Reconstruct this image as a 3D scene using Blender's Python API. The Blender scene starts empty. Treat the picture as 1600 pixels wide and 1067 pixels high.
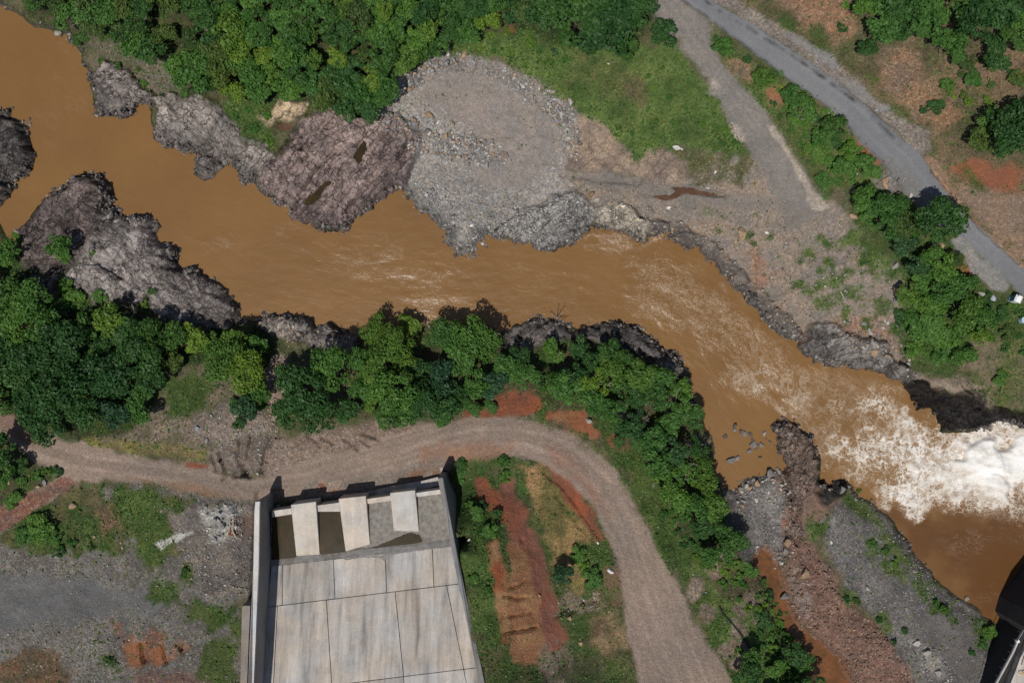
import bpy, bmesh, math, random
import numpy as np

# ------------------------------------------------------------------ camera, sky, sun, exposure
S = 0.12          # metres per photo pixel (1600 px wide) at water level
H = 187.0         # height of the camera above the water
scene = bpy.context.scene
col = scene.collection
cam_d = bpy.data.cameras.new("camera")
cam_d.sensor_width = 36.0
cam_d.lens = 36.0 * H / (1600 * S)
cam_d.clip_start = 1.0
cam_d.clip_end = 4000.0
cam = bpy.data.objects.new("camera", cam_d)
cam.location = (0, 0, H)
col.objects.link(cam)
scene.camera = cam

SUN_EL = math.radians(68)
SUN_DIR = math.atan2(-0.90, -0.43)          # direction (in the ground plan) towards the sun
world = bpy.data.worlds.new("World")
scene.world = world
world.use_nodes = True
wn = world.node_tree
sky = wn.nodes.new("ShaderNodeTexSky")
sky.sky_type = 'NISHITA'
sky.sun_disc = False
sky.sun_elevation = SUN_EL
sky.sun_rotation = math.pi / 2 - SUN_DIR
bgn = wn.nodes["Background"]
bgn.inputs[1].default_value = 0.06
wn.links.new(sky.outputs[0], bgn.inputs[0])
sun_d = bpy.data.lights.new("sun", 'SUN')
sun_d.energy = 3.6
sun_d.angle = math.radians(0.5)
sun_d.color = (1.0, 0.95, 0.87)
sun = bpy.data.objects.new("sun", sun_d)
sun.rotation_euler = (math.pi / 2 - SUN_EL, 0, SUN_DIR + math.pi / 2)
sun.location = (0, 0, 120)
col.objects.link(sun)
scene.view_settings.view_transform = 'Standard'
scene.view_settings.look = 'None'
scene.view_settings.gamma = 1.0
scene.view_settings.exposure = -0.1

random.seed(11)
rng = np.random.default_rng(11)

# ------------------------------------------------------------------ numeric helpers
def P(px, py, z=0.0):
    """world point at height z that stands under photo pixel (px, py)"""
    k = S * (1 - z / H)
    return np.array([(px - 800) * k, (533.5 - py) * k, z])

_tabs = {}
def vnoise(x, y, seed):
    if seed not in _tabs:
        _tabs[seed] = np.random.default_rng(1000 + seed).random((256, 256)).astype(np.float32)
    t = _tabs[seed]
    xi = np.floor(x); yi = np.floor(y)
    fx = (x - xi).astype(np.float32); fy = (y - yi).astype(np.float32)
    xi = xi.astype(np.int32) & 255; yi = yi.astype(np.int32) & 255
    x1 = (xi + 1) & 255; y1 = (yi + 1) & 255
    fx = fx * fx * (3 - 2 * fx); fy = fy * fy * (3 - 2 * fy)
    a = t[yi, xi]; b = t[yi, x1]; c = t[y1, xi]; d = t[y1, x1]
    return (a + (b - a) * fx) * (1 - fy) + (c + (d - c) * fx) * fy
def fbm(x, y, scale, octaves=4, seed=0, gain=0.5):
    """roughly -1..1"""
    out = 0; amp = 1.0; tot = 0
    f = 1.0 / scale
    ca, sa = math.cos(0.6), math.sin(0.6)
    for o in range(octaves):
        out = out + amp * (vnoise(x * f + 17.3 * o, y * f + 9.1 * o, seed + o) * 2 - 1)
        tot += amp; amp *= gain; f *= 2.03
        x, y = x * ca - y * sa, x * sa + y * ca
    return out / tot * 1.6
def ridged(x, y, scale, octaves=4, seed=0):
    out = 0; amp = 1.0; tot = 0; f = 1.0 / scale
    for o in range(octaves):
        n = 1 - np.abs(vnoise(x * f + 31.7 * o, y * f + 3.3 * o, seed + o) * 2 - 1)
        out = out + amp * n * n; tot += amp; amp *= 0.5; f *= 2.1
    return out / tot
def worley(x, y, cell, seed=0):
    """F1, F2, cell id (0..1)"""
    gx = x / cell; gy = y / cell
    ix = np.floor(gx).astype(np.int32); iy = np.floor(gy).astype(np.int32)
    t = np.random.default_rng(5000 + seed).random((64, 64, 3)).astype(np.float32)
    f1 = np.full(x.shape, 9.0, np.float32); f2 = f1.copy(); cid = np.zeros(x.shape, np.float32)
    for dx in (-1, 0, 1):
        for dy in (-1, 0, 1):
            c = t[(iy + dy) & 63, (ix + dx) & 63]
            d = np.hypot(ix + dx + c[..., 0] - gx, iy + dy + c[..., 1] - gy).astype(np.float32)
            near = d < f1
            f2 = np.where(near, f1, np.minimum(f2, d))
            cid = np.where(near, c[..., 2], cid)
            f1 = np.where(near, d, f1)
    return f1, f2, cid
def facets(x, y, cell, seed):
    """tilted flat faces: one random plane per cell"""
    gx = x / cell; gy = y / cell
    ix = np.floor(gx).astype(np.int32); iy = np.floor(gy).astype(np.int32)
    t = np.random.default_rng(7000 + seed).random((64, 64, 5)).astype(np.float32)
    best = np.full(x.shape, 9.0, np.float32); out = np.zeros(x.shape, np.float32)
    for dx in (-1, 0, 1):
        for dy in (-1, 0, 1):
            c = t[(iy + dy) & 63, (ix + dx) & 63]
            ox = gx - (ix + dx + c[..., 0]); oy = gy - (iy + dy + c[..., 1])
            d = np.hypot(ox, oy); near = d < best
            out = np.where(near, (c[..., 2] - 0.5) + 1.3 * (c[..., 3] - 0.5) * ox + 1.3 * (c[..., 4] - 0.5) * oy, out)
            best = np.where(near, d, best)
    return out
def sstep(a, b, x):
    t = np.clip((x - a) / (b - a), 0, 1)
    return t * t * (3 - 2 * t)
def poly_sd(pts, X, Y, margin=1e9):
    """signed distance to a closed polygon (negative inside); margin outside the box"""
    pts = np.asarray(pts, float)[:, :2]
    out = np.full(X.shape, margin if margin < 1e8 else 1e3, np.float32)
    if margin < 1e8:
        lo = pts.min(0) - margin; hi = pts.max(0) + margin
        sel = (X > lo[0]) & (X < hi[0]) & (Y > lo[1]) & (Y < hi[1])
        if not sel.any(): return out
        x = X[sel].astype(np.float32); y = Y[sel].astype(np.float32)
    else:
        sel = None; x = X.ravel().astype(np.float32); y = Y.ravel().astype(np.float32)
    d2 = np.full(x.shape, 1e12, np.float32); ins = np.zeros(x.shape, bool)
    n = len(pts)
    for i in range(n):
        ax, ay = pts[i]; bx, by = pts[(i + 1) % n]
        ex, ey = bx - ax, by - ay
        l2 = ex * ex + ey * ey
        if l2 < 1e-9: continue
        wx = x - np.float32(ax); wy = y - np.float32(ay)
        t = np.clip((wx * np.float32(ex) + wy * np.float32(ey)) / np.float32(l2), 0, 1)
        dx = wx - t * np.float32(ex); dy = wy - t * np.float32(ey)
        np.minimum(d2, dx * dx + dy * dy, out=d2)
        if ay != by:
            c = ((y >= ay) != (y >= by)) & (wx < wy * np.float32(ex / ey))
            ins ^= c
    d = np.sqrt(d2); d[ins] *= -1
    if sel is None: return d.reshape(X.shape)
    out[sel] = np.minimum(d, margin)
    return out
def line_d(pts, X, Y, margin):
    pts = np.asarray(pts, float)[:, :2]
    out = np.full(X.shape, margin, np.float32)
    lo = pts.min(0) - margin; hi = pts.max(0) + margin
    sel = (X > lo[0]) & (X < hi[0]) & (Y > lo[1]) & (Y < hi[1])
    if not sel.any(): return out
    x = X[sel]; y = Y[sel]; d2 = np.full(x.shape, 1e12)
    for (ax, ay), (bx, by) in zip(pts[:-1], pts[1:]):
        ex, ey = bx - ax, by - ay
        t = np.clip(((x - ax) * ex + (y - ay) * ey) / max(ex * ex + ey * ey, 1e-9), 0, 1)
        d2 = np.minimum(d2, (x - ax - t * ex) ** 2 + (y - ay - t * ey) ** 2)
    out[sel] = np.minimum(np.sqrt(d2), margin)
    return out

# ------------------------------------------------------------------ smooth lie of the land (photo px, px, height)
CTRL = [(-300,-200,12),(0,-150,8),(200,-150,14),(150,20,6),(300,60,9),(450,40,11),(600,30,12),(450,160,5),(330,170,4.5),(600,140,6),
 (700,-150,16),(560,230,4.5),(480,300,3.2),(300,220,3),(190,140,2.8),(80,20,4),
 (720,90,4.2),(760,200,2.9),(680,250,2.6),(720,340,1.5),(850,280,2.6),(900,200,3.6),(830,360,2.2),(900,340,3.0),
 (820,60,8),(920,40,10),(1000,60,11),(960,140,7.5),(1060,180,7),(1000,250,4.2),(1110,200,8.5),(1050,30,12.5),(1150,130,11.5),(1200,220,9.5),(1260,310,8),(1100,290,6),
 (1100,0,14),(1200,75,14.3),(1300,150,14.3),(1400,230,14),(1470,300,13.6),(1560,400,13),(1700,520,13),(1050,-150,15),
 (1250,170,12),(1320,260,11.5),(1370,330,10.5),(1430,390,10.5),(1500,460,10.5),(1580,500,11),(1300,380,6.5),(1380,460,6.2),(1250,450,5),(1130,380,4.5),(1200,440,4.6),(1290,520,4),
 (1450,540,7.5),(1560,560,9),(1600,620,8),(1480,600,5),(1520,650,3),(1600,650,4.5),(1800,600,12),
 (1250,20,18),(1350,50,20),(1430,100,20),(1500,60,25),(1590,20,31),(1560,200,22),(1480,200,17),(1590,280,17),(1600,360,14.5),(1750,200,30),(1600,-150,38),(1300,-150,24),
 (0,250,4),(-150,240,7),(100,330,4),(60,380,4),(250,420,4.2),(320,470,3),(150,450,4.5),(-200,500,8),(0,520,6),(150,560,6.5),(300,560,6),(60,620,7.5),(-150,640,9),
 (450,510,3),(520,530,3.2),(440,600,5),(330,640,6.5),(600,560,4),(700,540,3.6),(820,540,3.4),(960,540,3.6),(1060,600,3.4),
 (0,660,8),(200,720,7.6),(380,755,6.2),(500,740,6),(600,710,6.5),(700,690,7),(800,680,7.5),(900,710,7.8),(960,780,8),(1010,870,8.4),(1050,960,8.8),(1090,1060,9.2),(700,620,5.5),(830,620,6),(960,660,6),(1050,720,5.5),(1110,740,4.5),
 (480,775,5),(600,760,5),(680,745,5),(400,790,6.5),(730,745,6),(390,850,9),(390,950,14),(385,1067,16.5),(380,1200,20),
 (300,820,8.5),(300,940,11),(280,1060,14),(100,860,9.5),(100,960,11.5),(80,1067,13),(-200,900,11),(0,740,8.2),(0,1300,18),
 (712,775,6),(720,840,9.5),(724,860,15.2),(733,900,17.0),(752,980,19.2),(768,1067,21.2),(745,930,17.8),(716,835,12.5),(800,1200,24),(800,760,8),(850,760,8.4),(830,860,10.5),(860,960,12),(850,1050,13.5),(920,880,9.8),(950,980,10),(960,1060,11),
 (1100,860,7),(1060,800,7.5),(1150,960,7),(1190,1040,7.2),(1150,870,5),(1120,800,4),(1170,900,3.6),(1215,985,3.2),(1262,1050,3),
 (1200,760,1.6),(1180,800,1.4),(1200,860,1.2),(1225,940,1.2),(1265,1000,1.2),(1320,1060,1.4),(1240,700,2.6),(1265,770,3),(1250,850,2.6),(1280,930,3),(1350,1000,3.4),(1400,1067,4),(1340,830,3.4),(1420,930,3.6),(1500,1000,3.8),(1500,1067,4.4),(1400,1250,6),
 (2200,300,40),(2200,700,20),(800,-500,20),(1600,-500,45),(0,-500,20),(-700,0,15),(-700,700,16),(400,1600,26),(900,1600,24),(1300,1600,12)]
_cp = np.array([np.r_[P(a, b, c)] for a, b, c in CTRL])
_ck = np.hypot(_cp[:, None, 0] - _cp[None, :, 0], _cp[:, None, 1] - _cp[None, :, 1])
_n = len(_cp)
_A = np.zeros((_n + 1, _n + 1)); _A[:_n, :_n] = -_ck; _A[:_n, :_n] -= np.eye(_n) * 0.6
_A[:_n, _n] = 1; _A[_n, :_n] = 1
_w = np.linalg.solve(_A, np.r_[_cp[:, 2], 0])
def zbase(x, y):
    x = np.asarray(x, np.float32); y = np.asarray(y, np.float32)
    out = np.full(x.shape, _w[_n], np.float32)
    for i in range(_n):
        dx = x - np.float32(_cp[i, 0]); dy = y - np.float32(_cp[i, 1])
        out -= np.float32(_w[i]) * np.sqrt(dx * dx + dy * dy)
    return out
def W(px, py):
    z = 3.0
    for _ in range(4):
        p = P(px, py, z)
        z = float(np.clip(zbase(p[0:1], p[1:2])[0], 0, 60))
    return P(px, py, z)
def Wp(poly):
    """the traced outline laid on the lie of the land (all points at once)"""
    a = np.array(poly, float); z = np.full(len(a), 3.0)
    for _ in range(4):
        k = S * (1 - z / H)
        x = (a[:, 0] - 800) * k; y = (533.5 - a[:, 1]) * k
        z = np.clip(zbase(x, y), 0, 60)
    return np.c_[x, y, z]

# ------------------------------------------------------------------ materials
def new_mat(name):
    m = bpy.data.materials.new(name); m.use_nodes = True
    nt = m.node_tree
    return m, nt, nt.nodes["Principled BSDF"]
def nd(nt, kind, **kw):
    n = nt.nodes.new("ShaderNode" + kind)
    for k, v in kw.items():
        if k.startswith("i_"):
            key = k[2:]
            n.inputs[int(key) if key.isdigit() else key].default_value = v
        else: setattr(n, k, v)
    return n
def ramp(nt, fac, stops):
    r = nt.nodes.new("ShaderNodeValToRGB")
    el = r.color_ramp.elements
    while len(el) < len(stops): el.new(0.5)
    for e, (p, c) in zip(el, stops):
        e.position = p; e.color = (c, c, c, 1) if not hasattr(c, '__len__') else (*c, 1)
    nt.links.new(fac, r.inputs[0]); return r.outputs[0]
def mixc(nt, fac, a, b, mode='MIX'):
    n = nt.nodes.new("ShaderNodeMix"); n.data_type = 'RGBA'; n.blend_type = mode
    for sock, v in ((n.inputs[0], fac), (n.inputs[6], a), (n.inputs[7], b)):
        if hasattr(v, 'is_linked'): nt.links.new(v, sock)
        elif isinstance(v, (int, float)) and sock.type != 'VALUE': sock.default_value = (v, v, v, 1)
        elif hasattr(v, '__len__'): sock.default_value = (*v, 1)
        else: sock.default_value = v
    return n.outputs[2]
def mth(nt, op, a, b=None, c=None):
    n = nt.nodes.new("ShaderNodeMath"); n.operation = op
    for i, v in enumerate((a, b, c)):
        if v is None: continue
        if hasattr(v, 'is_linked'): nt.links.new(v, n.inputs[i])
        else: n.inputs[i].default_value = v
    return n.outputs[0]
def gnoise(nt, vec, scale, detail=4, rough=0.6, dist=0.0):
    n = nd(nt, "TexNoise"); n.inputs['Scale'].default_value = scale; n.inputs['Detail'].default_value = detail
    n.inputs['Roughness'].default_value = rough; n.inputs['Distortion'].default_value = dist
    nt.links.new(vec, n.inputs['Vector']); return n.outputs['Fac']
def gpos(nt):
    return nt.nodes.new("ShaderNodeNewGeometry").outputs['Position']
def opos(nt):
    return nt.nodes.new("ShaderNodeTexCoord").outputs['Object']
def bump(nt, bsdf, height, strength, dist):
    b = nd(nt, "Bump"); b.inputs['Strength'].default_value = strength; b.inputs['Distance'].default_value = dist
    nt.links.new(height, b.inputs['Height']); nt.links.new(b.outputs[0], bsdf.inputs['Normal'])

def mat_ground(name="ground_material", strata=False):
    """earth, gravel, grass and bedrock; colour and kind of surface come from the two point attributes"""
    m, nt, bs = new_mat(name)
    pos = gpos(nt)
    a = nd(nt, "Attribute", attribute_name="Col"); u = nd(nt, "Attribute", attribute_name="Aux")
    sep = nd(nt, "SeparateColor"); nt.links.new(u.outputs['Color'], sep.inputs[0])
    peb, rock, wet = sep.outputs[0], sep.outputs[1], sep.outputs[2]
    grass = u.outputs['Alpha']
    f1 = gnoise(nt, pos, 1.3, 6, 0.75)
    f2 = gnoise(nt, pos, 5.0, 3, 0.7)
    k1 = ramp(nt, f1, [(0.28, 0.58), (0.5, 1.0), (0.75, 1.4)])
    coarse = mth(nt, 'MINIMUM', mth(nt, 'ADD', mth(nt, 'ADD', mth(nt, 'MULTIPLY', peb, 1.3), rock), mth(nt, 'ADD', grass, 0.22)), 1.0)
    c = mixc(nt, mth(nt, 'MULTIPLY', coarse, 0.75), a.outputs['Color'], k1, 'MULTIPLY')
    k2 = ramp(nt, f2, [(0.3, 0.6), (0.5, 1.0), (0.7, 1.5)])
    c = mixc(nt, mth(nt, 'MULTIPLY', coarse, 0.7), c, k2, 'MULTIPLY')
    # pebbles
    v = nd(nt, "TexVoronoi"); v.inputs['Scale'].default_value = 3.4; nt.links.new(pos, v.inputs['Vector'])
    vs = nd(nt, "SeparateColor"); nt.links.new(v.outputs['Color'], vs.inputs[0])
    big = ramp(nt, vs.outputs[0], [(0.0, 0.62), (0.45, 0.95), (0.8, 1.2), (1.0, 1.7)])
    hue = ramp(nt, vs.outputs[1], [(0.0, (1.12, 0.96, 0.8)), (0.5, (1, 1, 1)), (1.0, (0.9, 1.0, 1.12))])
    pc = mixc(nt, 1.0, mixc(nt, 1.0, c, big, 'MULTIPLY'), hue, 'MULTIPLY')
    c = mixc(nt, peb, c, pc)
    # small bright stones lying loose
    v3 = nd(nt, "TexVoronoi"); v3.inputs['Scale'].default_value = 1.7; nt.links.new(pos, v3.inputs['Vector'])
    s3 = nd(nt, "SeparateColor"); nt.links.new(v3.outputs['Color'], s3.inputs[0])
    lone = mth(nt, 'MULTIPLY', ramp(nt, v3.outputs['Distance'], [(0.18, 1.0), (0.26, 0.0)]), ramp(nt, s3.outputs[2], [(0.62, 0.0), (0.7, 1.0)]))
    lone = mth(nt, 'MULTIPLY', lone, mth(nt, 'MULTIPLY', peb, 0.7))
    c = mixc(nt, lone, c, (0.42, 0.36, 0.30))
    # bedrock cracks and lichen stain
    v2 = nd(nt, "TexVoronoi", feature='DISTANCE_TO_EDGE'); v2.inputs['Scale'].default_value = 0.75
    wob = nd(nt, "TexNoise"); wob.inputs['Scale'].default_value = 0.9; wob.inputs['Detail'].default_value = 4; nt.links.new(pos, wob.inputs['Vector'])
    add = nd(nt, "VectorMath", operation='MULTIPLY_ADD'); nt.links.new(wob.outputs['Color'], add.inputs[0]); add.inputs[1].default_value = (1.4, 1.4, 1.4); nt.links.new(pos, add.inputs[2])
    nt.links.new(add.outputs[0], v2.inputs['Vector'])
    crack = ramp(nt, v2.outputs['Distance'], [(0.0, 0.45), (0.05, 0.9), (0.12, 1.0)])
    stain = ramp(nt, gnoise(nt, pos, 0.5, 6, 0.7), [(0.3, 0.62), (0.5, 0.95), (0.68, 1.35)])
    rc = mixc(nt, 1.0, mixc(nt, 1.0, c, crack, 'MULTIPLY'), stain, 'MULTIPLY')
    c = mixc(nt, rock, c, rc)
    lay = None
    if strata:
        fa = nd(nt, "Attribute", attribute_name="Flow"); fs = nd(nt, "SeparateColor"); nt.links.new(fa.outputs['Color'], fs.inputs[0])
        def uv(ku, kv):
            q = nd(nt, "CombineXYZ"); nt.links.new(mth(nt, 'MULTIPLY', fs.outputs[0], ku), q.inputs[0]); nt.links.new(mth(nt, 'MULTIPLY', fs.outputs[1], kv), q.inputs[1]); nt.links.new(fs.outputs[2], q.inputs[2]); return q.outputs[0]
        lay = gnoise(nt, uv(0.07, 0.85), 1.0, 7, 0.7)
        c = mixc(nt, rock, c, mixc(nt, 1.0, c, ramp(nt, lay, [(0.3, 0.84), (0.48, 1.0), (0.66, 1.14)]), 'MULTIPLY'))
        seam = mth(nt, 'ABSOLUTE', mth(nt, 'SUBTRACT', gnoise(nt, uv(0.035, 0.40), 1.0, 3, 0.55), 0.5))
        seam = ramp(nt, seam, [(0.0, 0.3), (0.005, 0.55), (0.011, 1.0)])
        joint = mth(nt, 'ABSOLUTE', mth(nt, 'SUBTRACT', gnoise(nt, uv(0.22, 0.06), 1.0, 2, 0.5), 0.5))
        joint = ramp(nt, joint, [(0.0, 0.45), (0.008, 0.75), (0.016, 1.0)])
        pv = nd(nt, "TexVoronoi"); pv.inputs['Scale'].default_value = 0.5; nt.links.new(pos, pv.inputs['Vector'])
        pit = ramp(nt, pv.outputs['Distance'], [(0.07, 0.35), (0.14, 1.0)])
        st = gnoise(nt, pos, 1.4, 8, 0.82)
        broken = ramp(nt, gnoise(nt, pos, 0.2, 3, 0.6), [(0.4, 0.3), (0.58, 1.0)])
        c = mixc(nt, mth(nt, 'MULTIPLY', rock, broken), c, mixc(nt, 1.0, c, ramp(nt, st, [(0.32, 0.6), (0.5, 1.0), (0.68, 1.5)]), 'MULTIPLY'))
        st = mth(nt, 'MULTIPLY', st, mth(nt, 'MULTIPLY', broken, 0.7))
        fv = nd(nt, "TexVoronoi", feature='DISTANCE_TO_EDGE'); fv.inputs['Scale'].default_value = 1.0
        wv = nd(nt, "VectorMath", operation='MULTIPLY_ADD'); nt.links.new(wob.outputs['Color'], wv.inputs[0]); wv.inputs[1].default_value = (1.6, 1.6, 0); nt.links.new(uv(0.26, 0.5), wv.inputs[2]); nt.links.new(wv.outputs[0], fv.inputs['Vector'])
        frac = ramp(nt, fv.outputs['Distance'], [(0.0, 0.18), (0.02, 0.5), (0.04, 1.0)])
        frac = mixc(nt, ramp(nt, gnoise(nt, pos, 0.22, 3, 0.6), [(0.38, 0.0), (0.52, 1.0)]), (1, 1, 1), frac)
        lay = mth(nt, 'ADD', mth(nt, 'MULTIPLY', lay, 0.15), mth(nt, 'ADD', st, mth(nt, 'MULTIPLY', ramp(nt, fv.outputs['Distance'], [(0.0, 0.0), (0.08, 1.0)]), 0.5)))
        for q in (seam, joint, pit, frac): c = mixc(nt, rock, c, mixc(nt, 1.0, c, q, 'MULTIPLY'))
    # grass blades seen as fine streaks of green
    g2 = ramp(nt, gnoise(nt, pos, 3.2, 5, 0.8), [(0.3, 0.42), (0.5, 1.0), (0.7, 1.75)])
    c = mixc(nt, grass, c, mixc(nt, 1.0, c, g2, 'MULTIPLY'))
    nt.links.new(c, bs.inputs['Base Color'])
    r = nd(nt, "MapRange"); nt.links.new(wet, r.inputs[0]); r.inputs[3].default_value = 0.95; r.inputs[4].default_value = 0.32
    nt.links.new(r.outputs[0], bs.inputs['Roughness'])
    bs.inputs['Specular IOR Level'].default_value = 0.25
    hgt = mth(nt, 'ADD', mth(nt, 'MULTIPLY', f1, 0.7), mth(nt, 'MULTIPLY', v.outputs['Distance'], -0.35))
    hgt = mth(nt, 'ADD', hgt, mth(nt, 'MULTIPLY', f2, 0.3))
    if lay is not None: hgt = mth(nt, 'ADD', hgt, mth(nt, 'MULTIPLY', lay, 1.2))
    bump(nt, bs, hgt, 0.95 if strata else 0.7, 0.4)
    return m
def mat_water(name, mud, foamy=True):
    m, nt, bs = new_mat(name)
    pos = gpos(nt)
    big = ramp(nt, gnoise(nt, pos, 0.06, 4, 0.6), [(0.3, 0.9), (0.7, 1.1)])
    base = mixc(nt, 1.0, mud, big, 'MULTIPLY')
    if not foamy:
        alg = ramp(nt, gnoise(nt, pos, 0.55, 6, 0.75), [(0.3, (0.55, 0.7, 0.6)), (0.5, (1, 1, 1)), (0.7, (1.6, 1.45, 1.3))])
        base = mixc(nt, 1.0, base, alg, 'MULTIPLY')
    rough = 0.22
    if foamy:
        a = nd(nt, "Attribute", attribute_name="Flow")       # r = distance along, g = across, b = froth
        sep = nd(nt, "SeparateColor"); nt.links.new(a.outputs['Color'], sep.inputs[0])
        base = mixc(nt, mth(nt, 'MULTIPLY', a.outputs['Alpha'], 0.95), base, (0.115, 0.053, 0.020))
        cmb = nd(nt, "CombineXYZ")
        nt.links.new(mth(nt, 'MULTIPLY', sep.outputs[0], 0.45), cmb.inputs[0]); nt.links.new(sep.outputs[1], cmb.inputs[1])
        F = sep.outputs[2]
        wob = nd(nt, "TexNoise"); wob.inputs['Scale'].default_value = 0.22; wob.inputs['Detail'].default_value = 5; wob.inputs['Roughness'].default_value = 0.65
        nt.links.new(pos, wob.inputs['Vector'])
        def warped(src, k):
            add = nd(nt, "VectorMath", operation='MULTIPLY_ADD'); nt.links.new(wob.outputs['Color'], add.inputs[0])
            add.inputs[1].default_value = (k, k, k); nt.links.new(src, add.inputs[2]); return add.outputs[0]
        def veins(src, scale, lo, det=4, rg=0.6):
            n = gnoise(nt, src, scale, det, rg)
            return ramp(nt, mth(nt, 'ABSOLUTE', mth(nt, 'SUBTRACT', n, 0.5)), [(0.0, 1.0), (lo * 0.4, 0.45), (lo, 0.0)])
        streak = mth(nt, 'MAXIMUM', veins(warped(cmb.outputs[0], 5.0), 0.36, 0.022), mth(nt, 'MULTIPLY', veins(warped(cmb.outputs[0], 3.0), 0.8, 0.03, 3), 0.7))
        patch = ramp(nt, gnoise(nt, pos, 0.1, 4, 0.65), [(0.5, 0.0), (0.68, 1.0)])
        calm = mth(nt, 'MULTIPLY', mth(nt, 'MULTIPLY', streak, patch), ramp(nt, F, [(0.03, 0.06), (0.25, 0.24), (0.5, 0.85)]))
        wid = mth(nt, 'ADD', 0.004, mth(nt, 'MULTIPLY', mth(nt, 'POWER', F, 2.4), 0.135))
        def grow(src, scale, k, det=4, rg=0.6):
            r1 = mth(nt, 'ABSOLUTE', mth(nt, 'SUBTRACT', gnoise(nt, src, scale, det, rg), 0.5))
            w = mth(nt, 'MULTIPLY', wid, k)
            n = nd(nt, "Math", operation='DIVIDE', use_clamp=True); nt.links.new(mth(nt, 'SUBTRACT', w, r1), n.inputs[0]); nt.links.new(mth(nt, 'MULTIPLY', w, 0.8), n.inputs[1]); return n.outputs[0]
        web = mth(nt, 'MAXIMUM', grow(warped(pos, 4.0), 0.26, 1.0, 5), mth(nt, 'MAXIMUM', grow(warped(pos, 2.5), 0.6, 0.8, 5), mth(nt, 'MULTIPLY', grow(warped(pos, 1.0), 1.5, 0.7, 3), 0.65)))
        web = mth(nt, 'MULTIPLY', web, ramp(nt, F, [(0.24, 0.0), (0.45, 0.85), (0.7, 1.0)]))
        n4 = gnoise(nt, warped(pos, 1.2), 0.5, 7, 0.72)
        full = mth(nt, 'SUBTRACT', mth(nt, 'ADD', n4, mth(nt, 'MULTIPLY', F, 1.6)), 1.55)
        full = ramp(nt, full, [(0.05, 0.0), (0.28, 0.7), (0.45, 1.0)])
        foam = mth(nt, 'MINIMUM', mth(nt, 'MAXIMUM', mth(nt, 'MAXIMUM', calm, web), full), 1.0)
        aer = ramp(nt, F, [(0.3, 0.0), (0.85, 0.8)])          # water full of air is paler
        base = mixc(nt, mth(nt, 'MULTIPLY', aer, 0.75), base, (0.36, 0.225, 0.115))
        fcol = mixc(nt, ramp(nt, F, [(0.3, 0.0), (0.95, 1.0)]), (0.56, 0.48, 0.38), (0.84, 0.83, 0.81))
        fcol = mixc(nt, 0.9, fcol, ramp(nt, gnoise(nt, warped(cmb.outputs[0], 2.5), 0.32, 7, 0.75), [(0.34, (0.55, 0.47, 0.38)), (0.5, (0.95, 0.93, 0.9)), (0.64, (1.1, 1.12, 1.14))]), 'MULTIPLY')
        base = mixc(nt, foam, base, fcol)
        rr = nd(nt, "MapRange"); nt.links.new(foam, rr.inputs[0]); rr.inputs[3].default_value = 0.24; rr.inputs[4].default_value = 0.9
        nt.links.new(rr.outputs[0], bs.inputs['Roughness'])
        hh = mth(nt, 'ADD', mth(nt, 'MULTIPLY', gnoise(nt, warped(cmb.outputs[0], 2.0), 0.7, 5, 0.6), ramp(nt, F, [(0.0, 0.2), (0.2, 0.4), (0.5, 1.0)])), mth(nt, 'MULTIPLY', foam, 0.12))
        bump(nt, bs, hh, 0.55, 0.5)
    else:
        bs.inputs['Roughness'].default_value = 0.1
        bump(nt, bs, gnoise(nt, pos, 0.8, 3), 0.05, 0.04)
    nt.links.new(base, bs.inputs['Base Color'])
    bs.inputs['Specular IOR Level'].default_value = 0.35
    return m
def mat_leaf(name, c, c2):
    m, nt, bs = new_mat(name)
    t = nd(nt, "Attribute", attribute_name="tint")
    oi = nd(nt, "ObjectInfo")
    cc = mixc(nt, t.outputs['Fac'], c, c2)
    k = ramp(nt, oi.outputs['Random'], [(0.0, (0.72, 0.8, 0.85)), (0.5, (1, 1, 1)), (1.0, (1.3, 1.16, 0.9))])
    cc = mixc(nt, 1.0, cc, k, 'MULTIPLY')
    nt.links.new(cc, bs.inputs['Base Color'])
    bs.inputs['Roughness'].default_value = 0.55
    bs.inputs['Specular IOR Level'].default_value = 0.3
    tr = nd(nt, "BsdfTranslucent"); nt.links.new(mixc(nt, 1.0, cc, (1.5, 1.6, 0.7), 'MULTIPLY'), tr.inputs[0])
    mx = nd(nt, "MixShader"); mx.inputs[0].default_value = 0.22
    nt.links.new(bs.outputs[0], mx.inputs[1]); nt.links.new(tr.outputs[0], mx.inputs[2])
    nt.links.new(mx.outputs[0], nt.nodes["Material Output"].inputs[0])
    return m
def mat_stone(name, attr=True):
    m, nt, bs = new_mat(name)
    pos = gpos(nt)
    if attr:
        a = nd(nt, "Attribute", attribute_name="Col"); c0 = a.outputs['Color']
    else:
        oi = nd(nt, "ObjectInfo"); c0 = oi.outputs['Color']
    k = ramp(nt, gnoise(nt, pos, 2.2, 5, 0.7), [(0.3, 0.65), (0.5, 1.0), (0.72, 1.35)])
    nt.links.new(mixc(nt, 0.9, c0, k, 'MULTIPLY'), bs.inputs['Base Color'])
    bs.inputs['Roughness'].default_value = 0.9; bs.inputs['Specular IOR Level'].default_value = 0.2
    bump(nt, bs, gnoise(nt, pos, 5, 4, 0.7), 0.5, 0.1)
    return m
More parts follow.
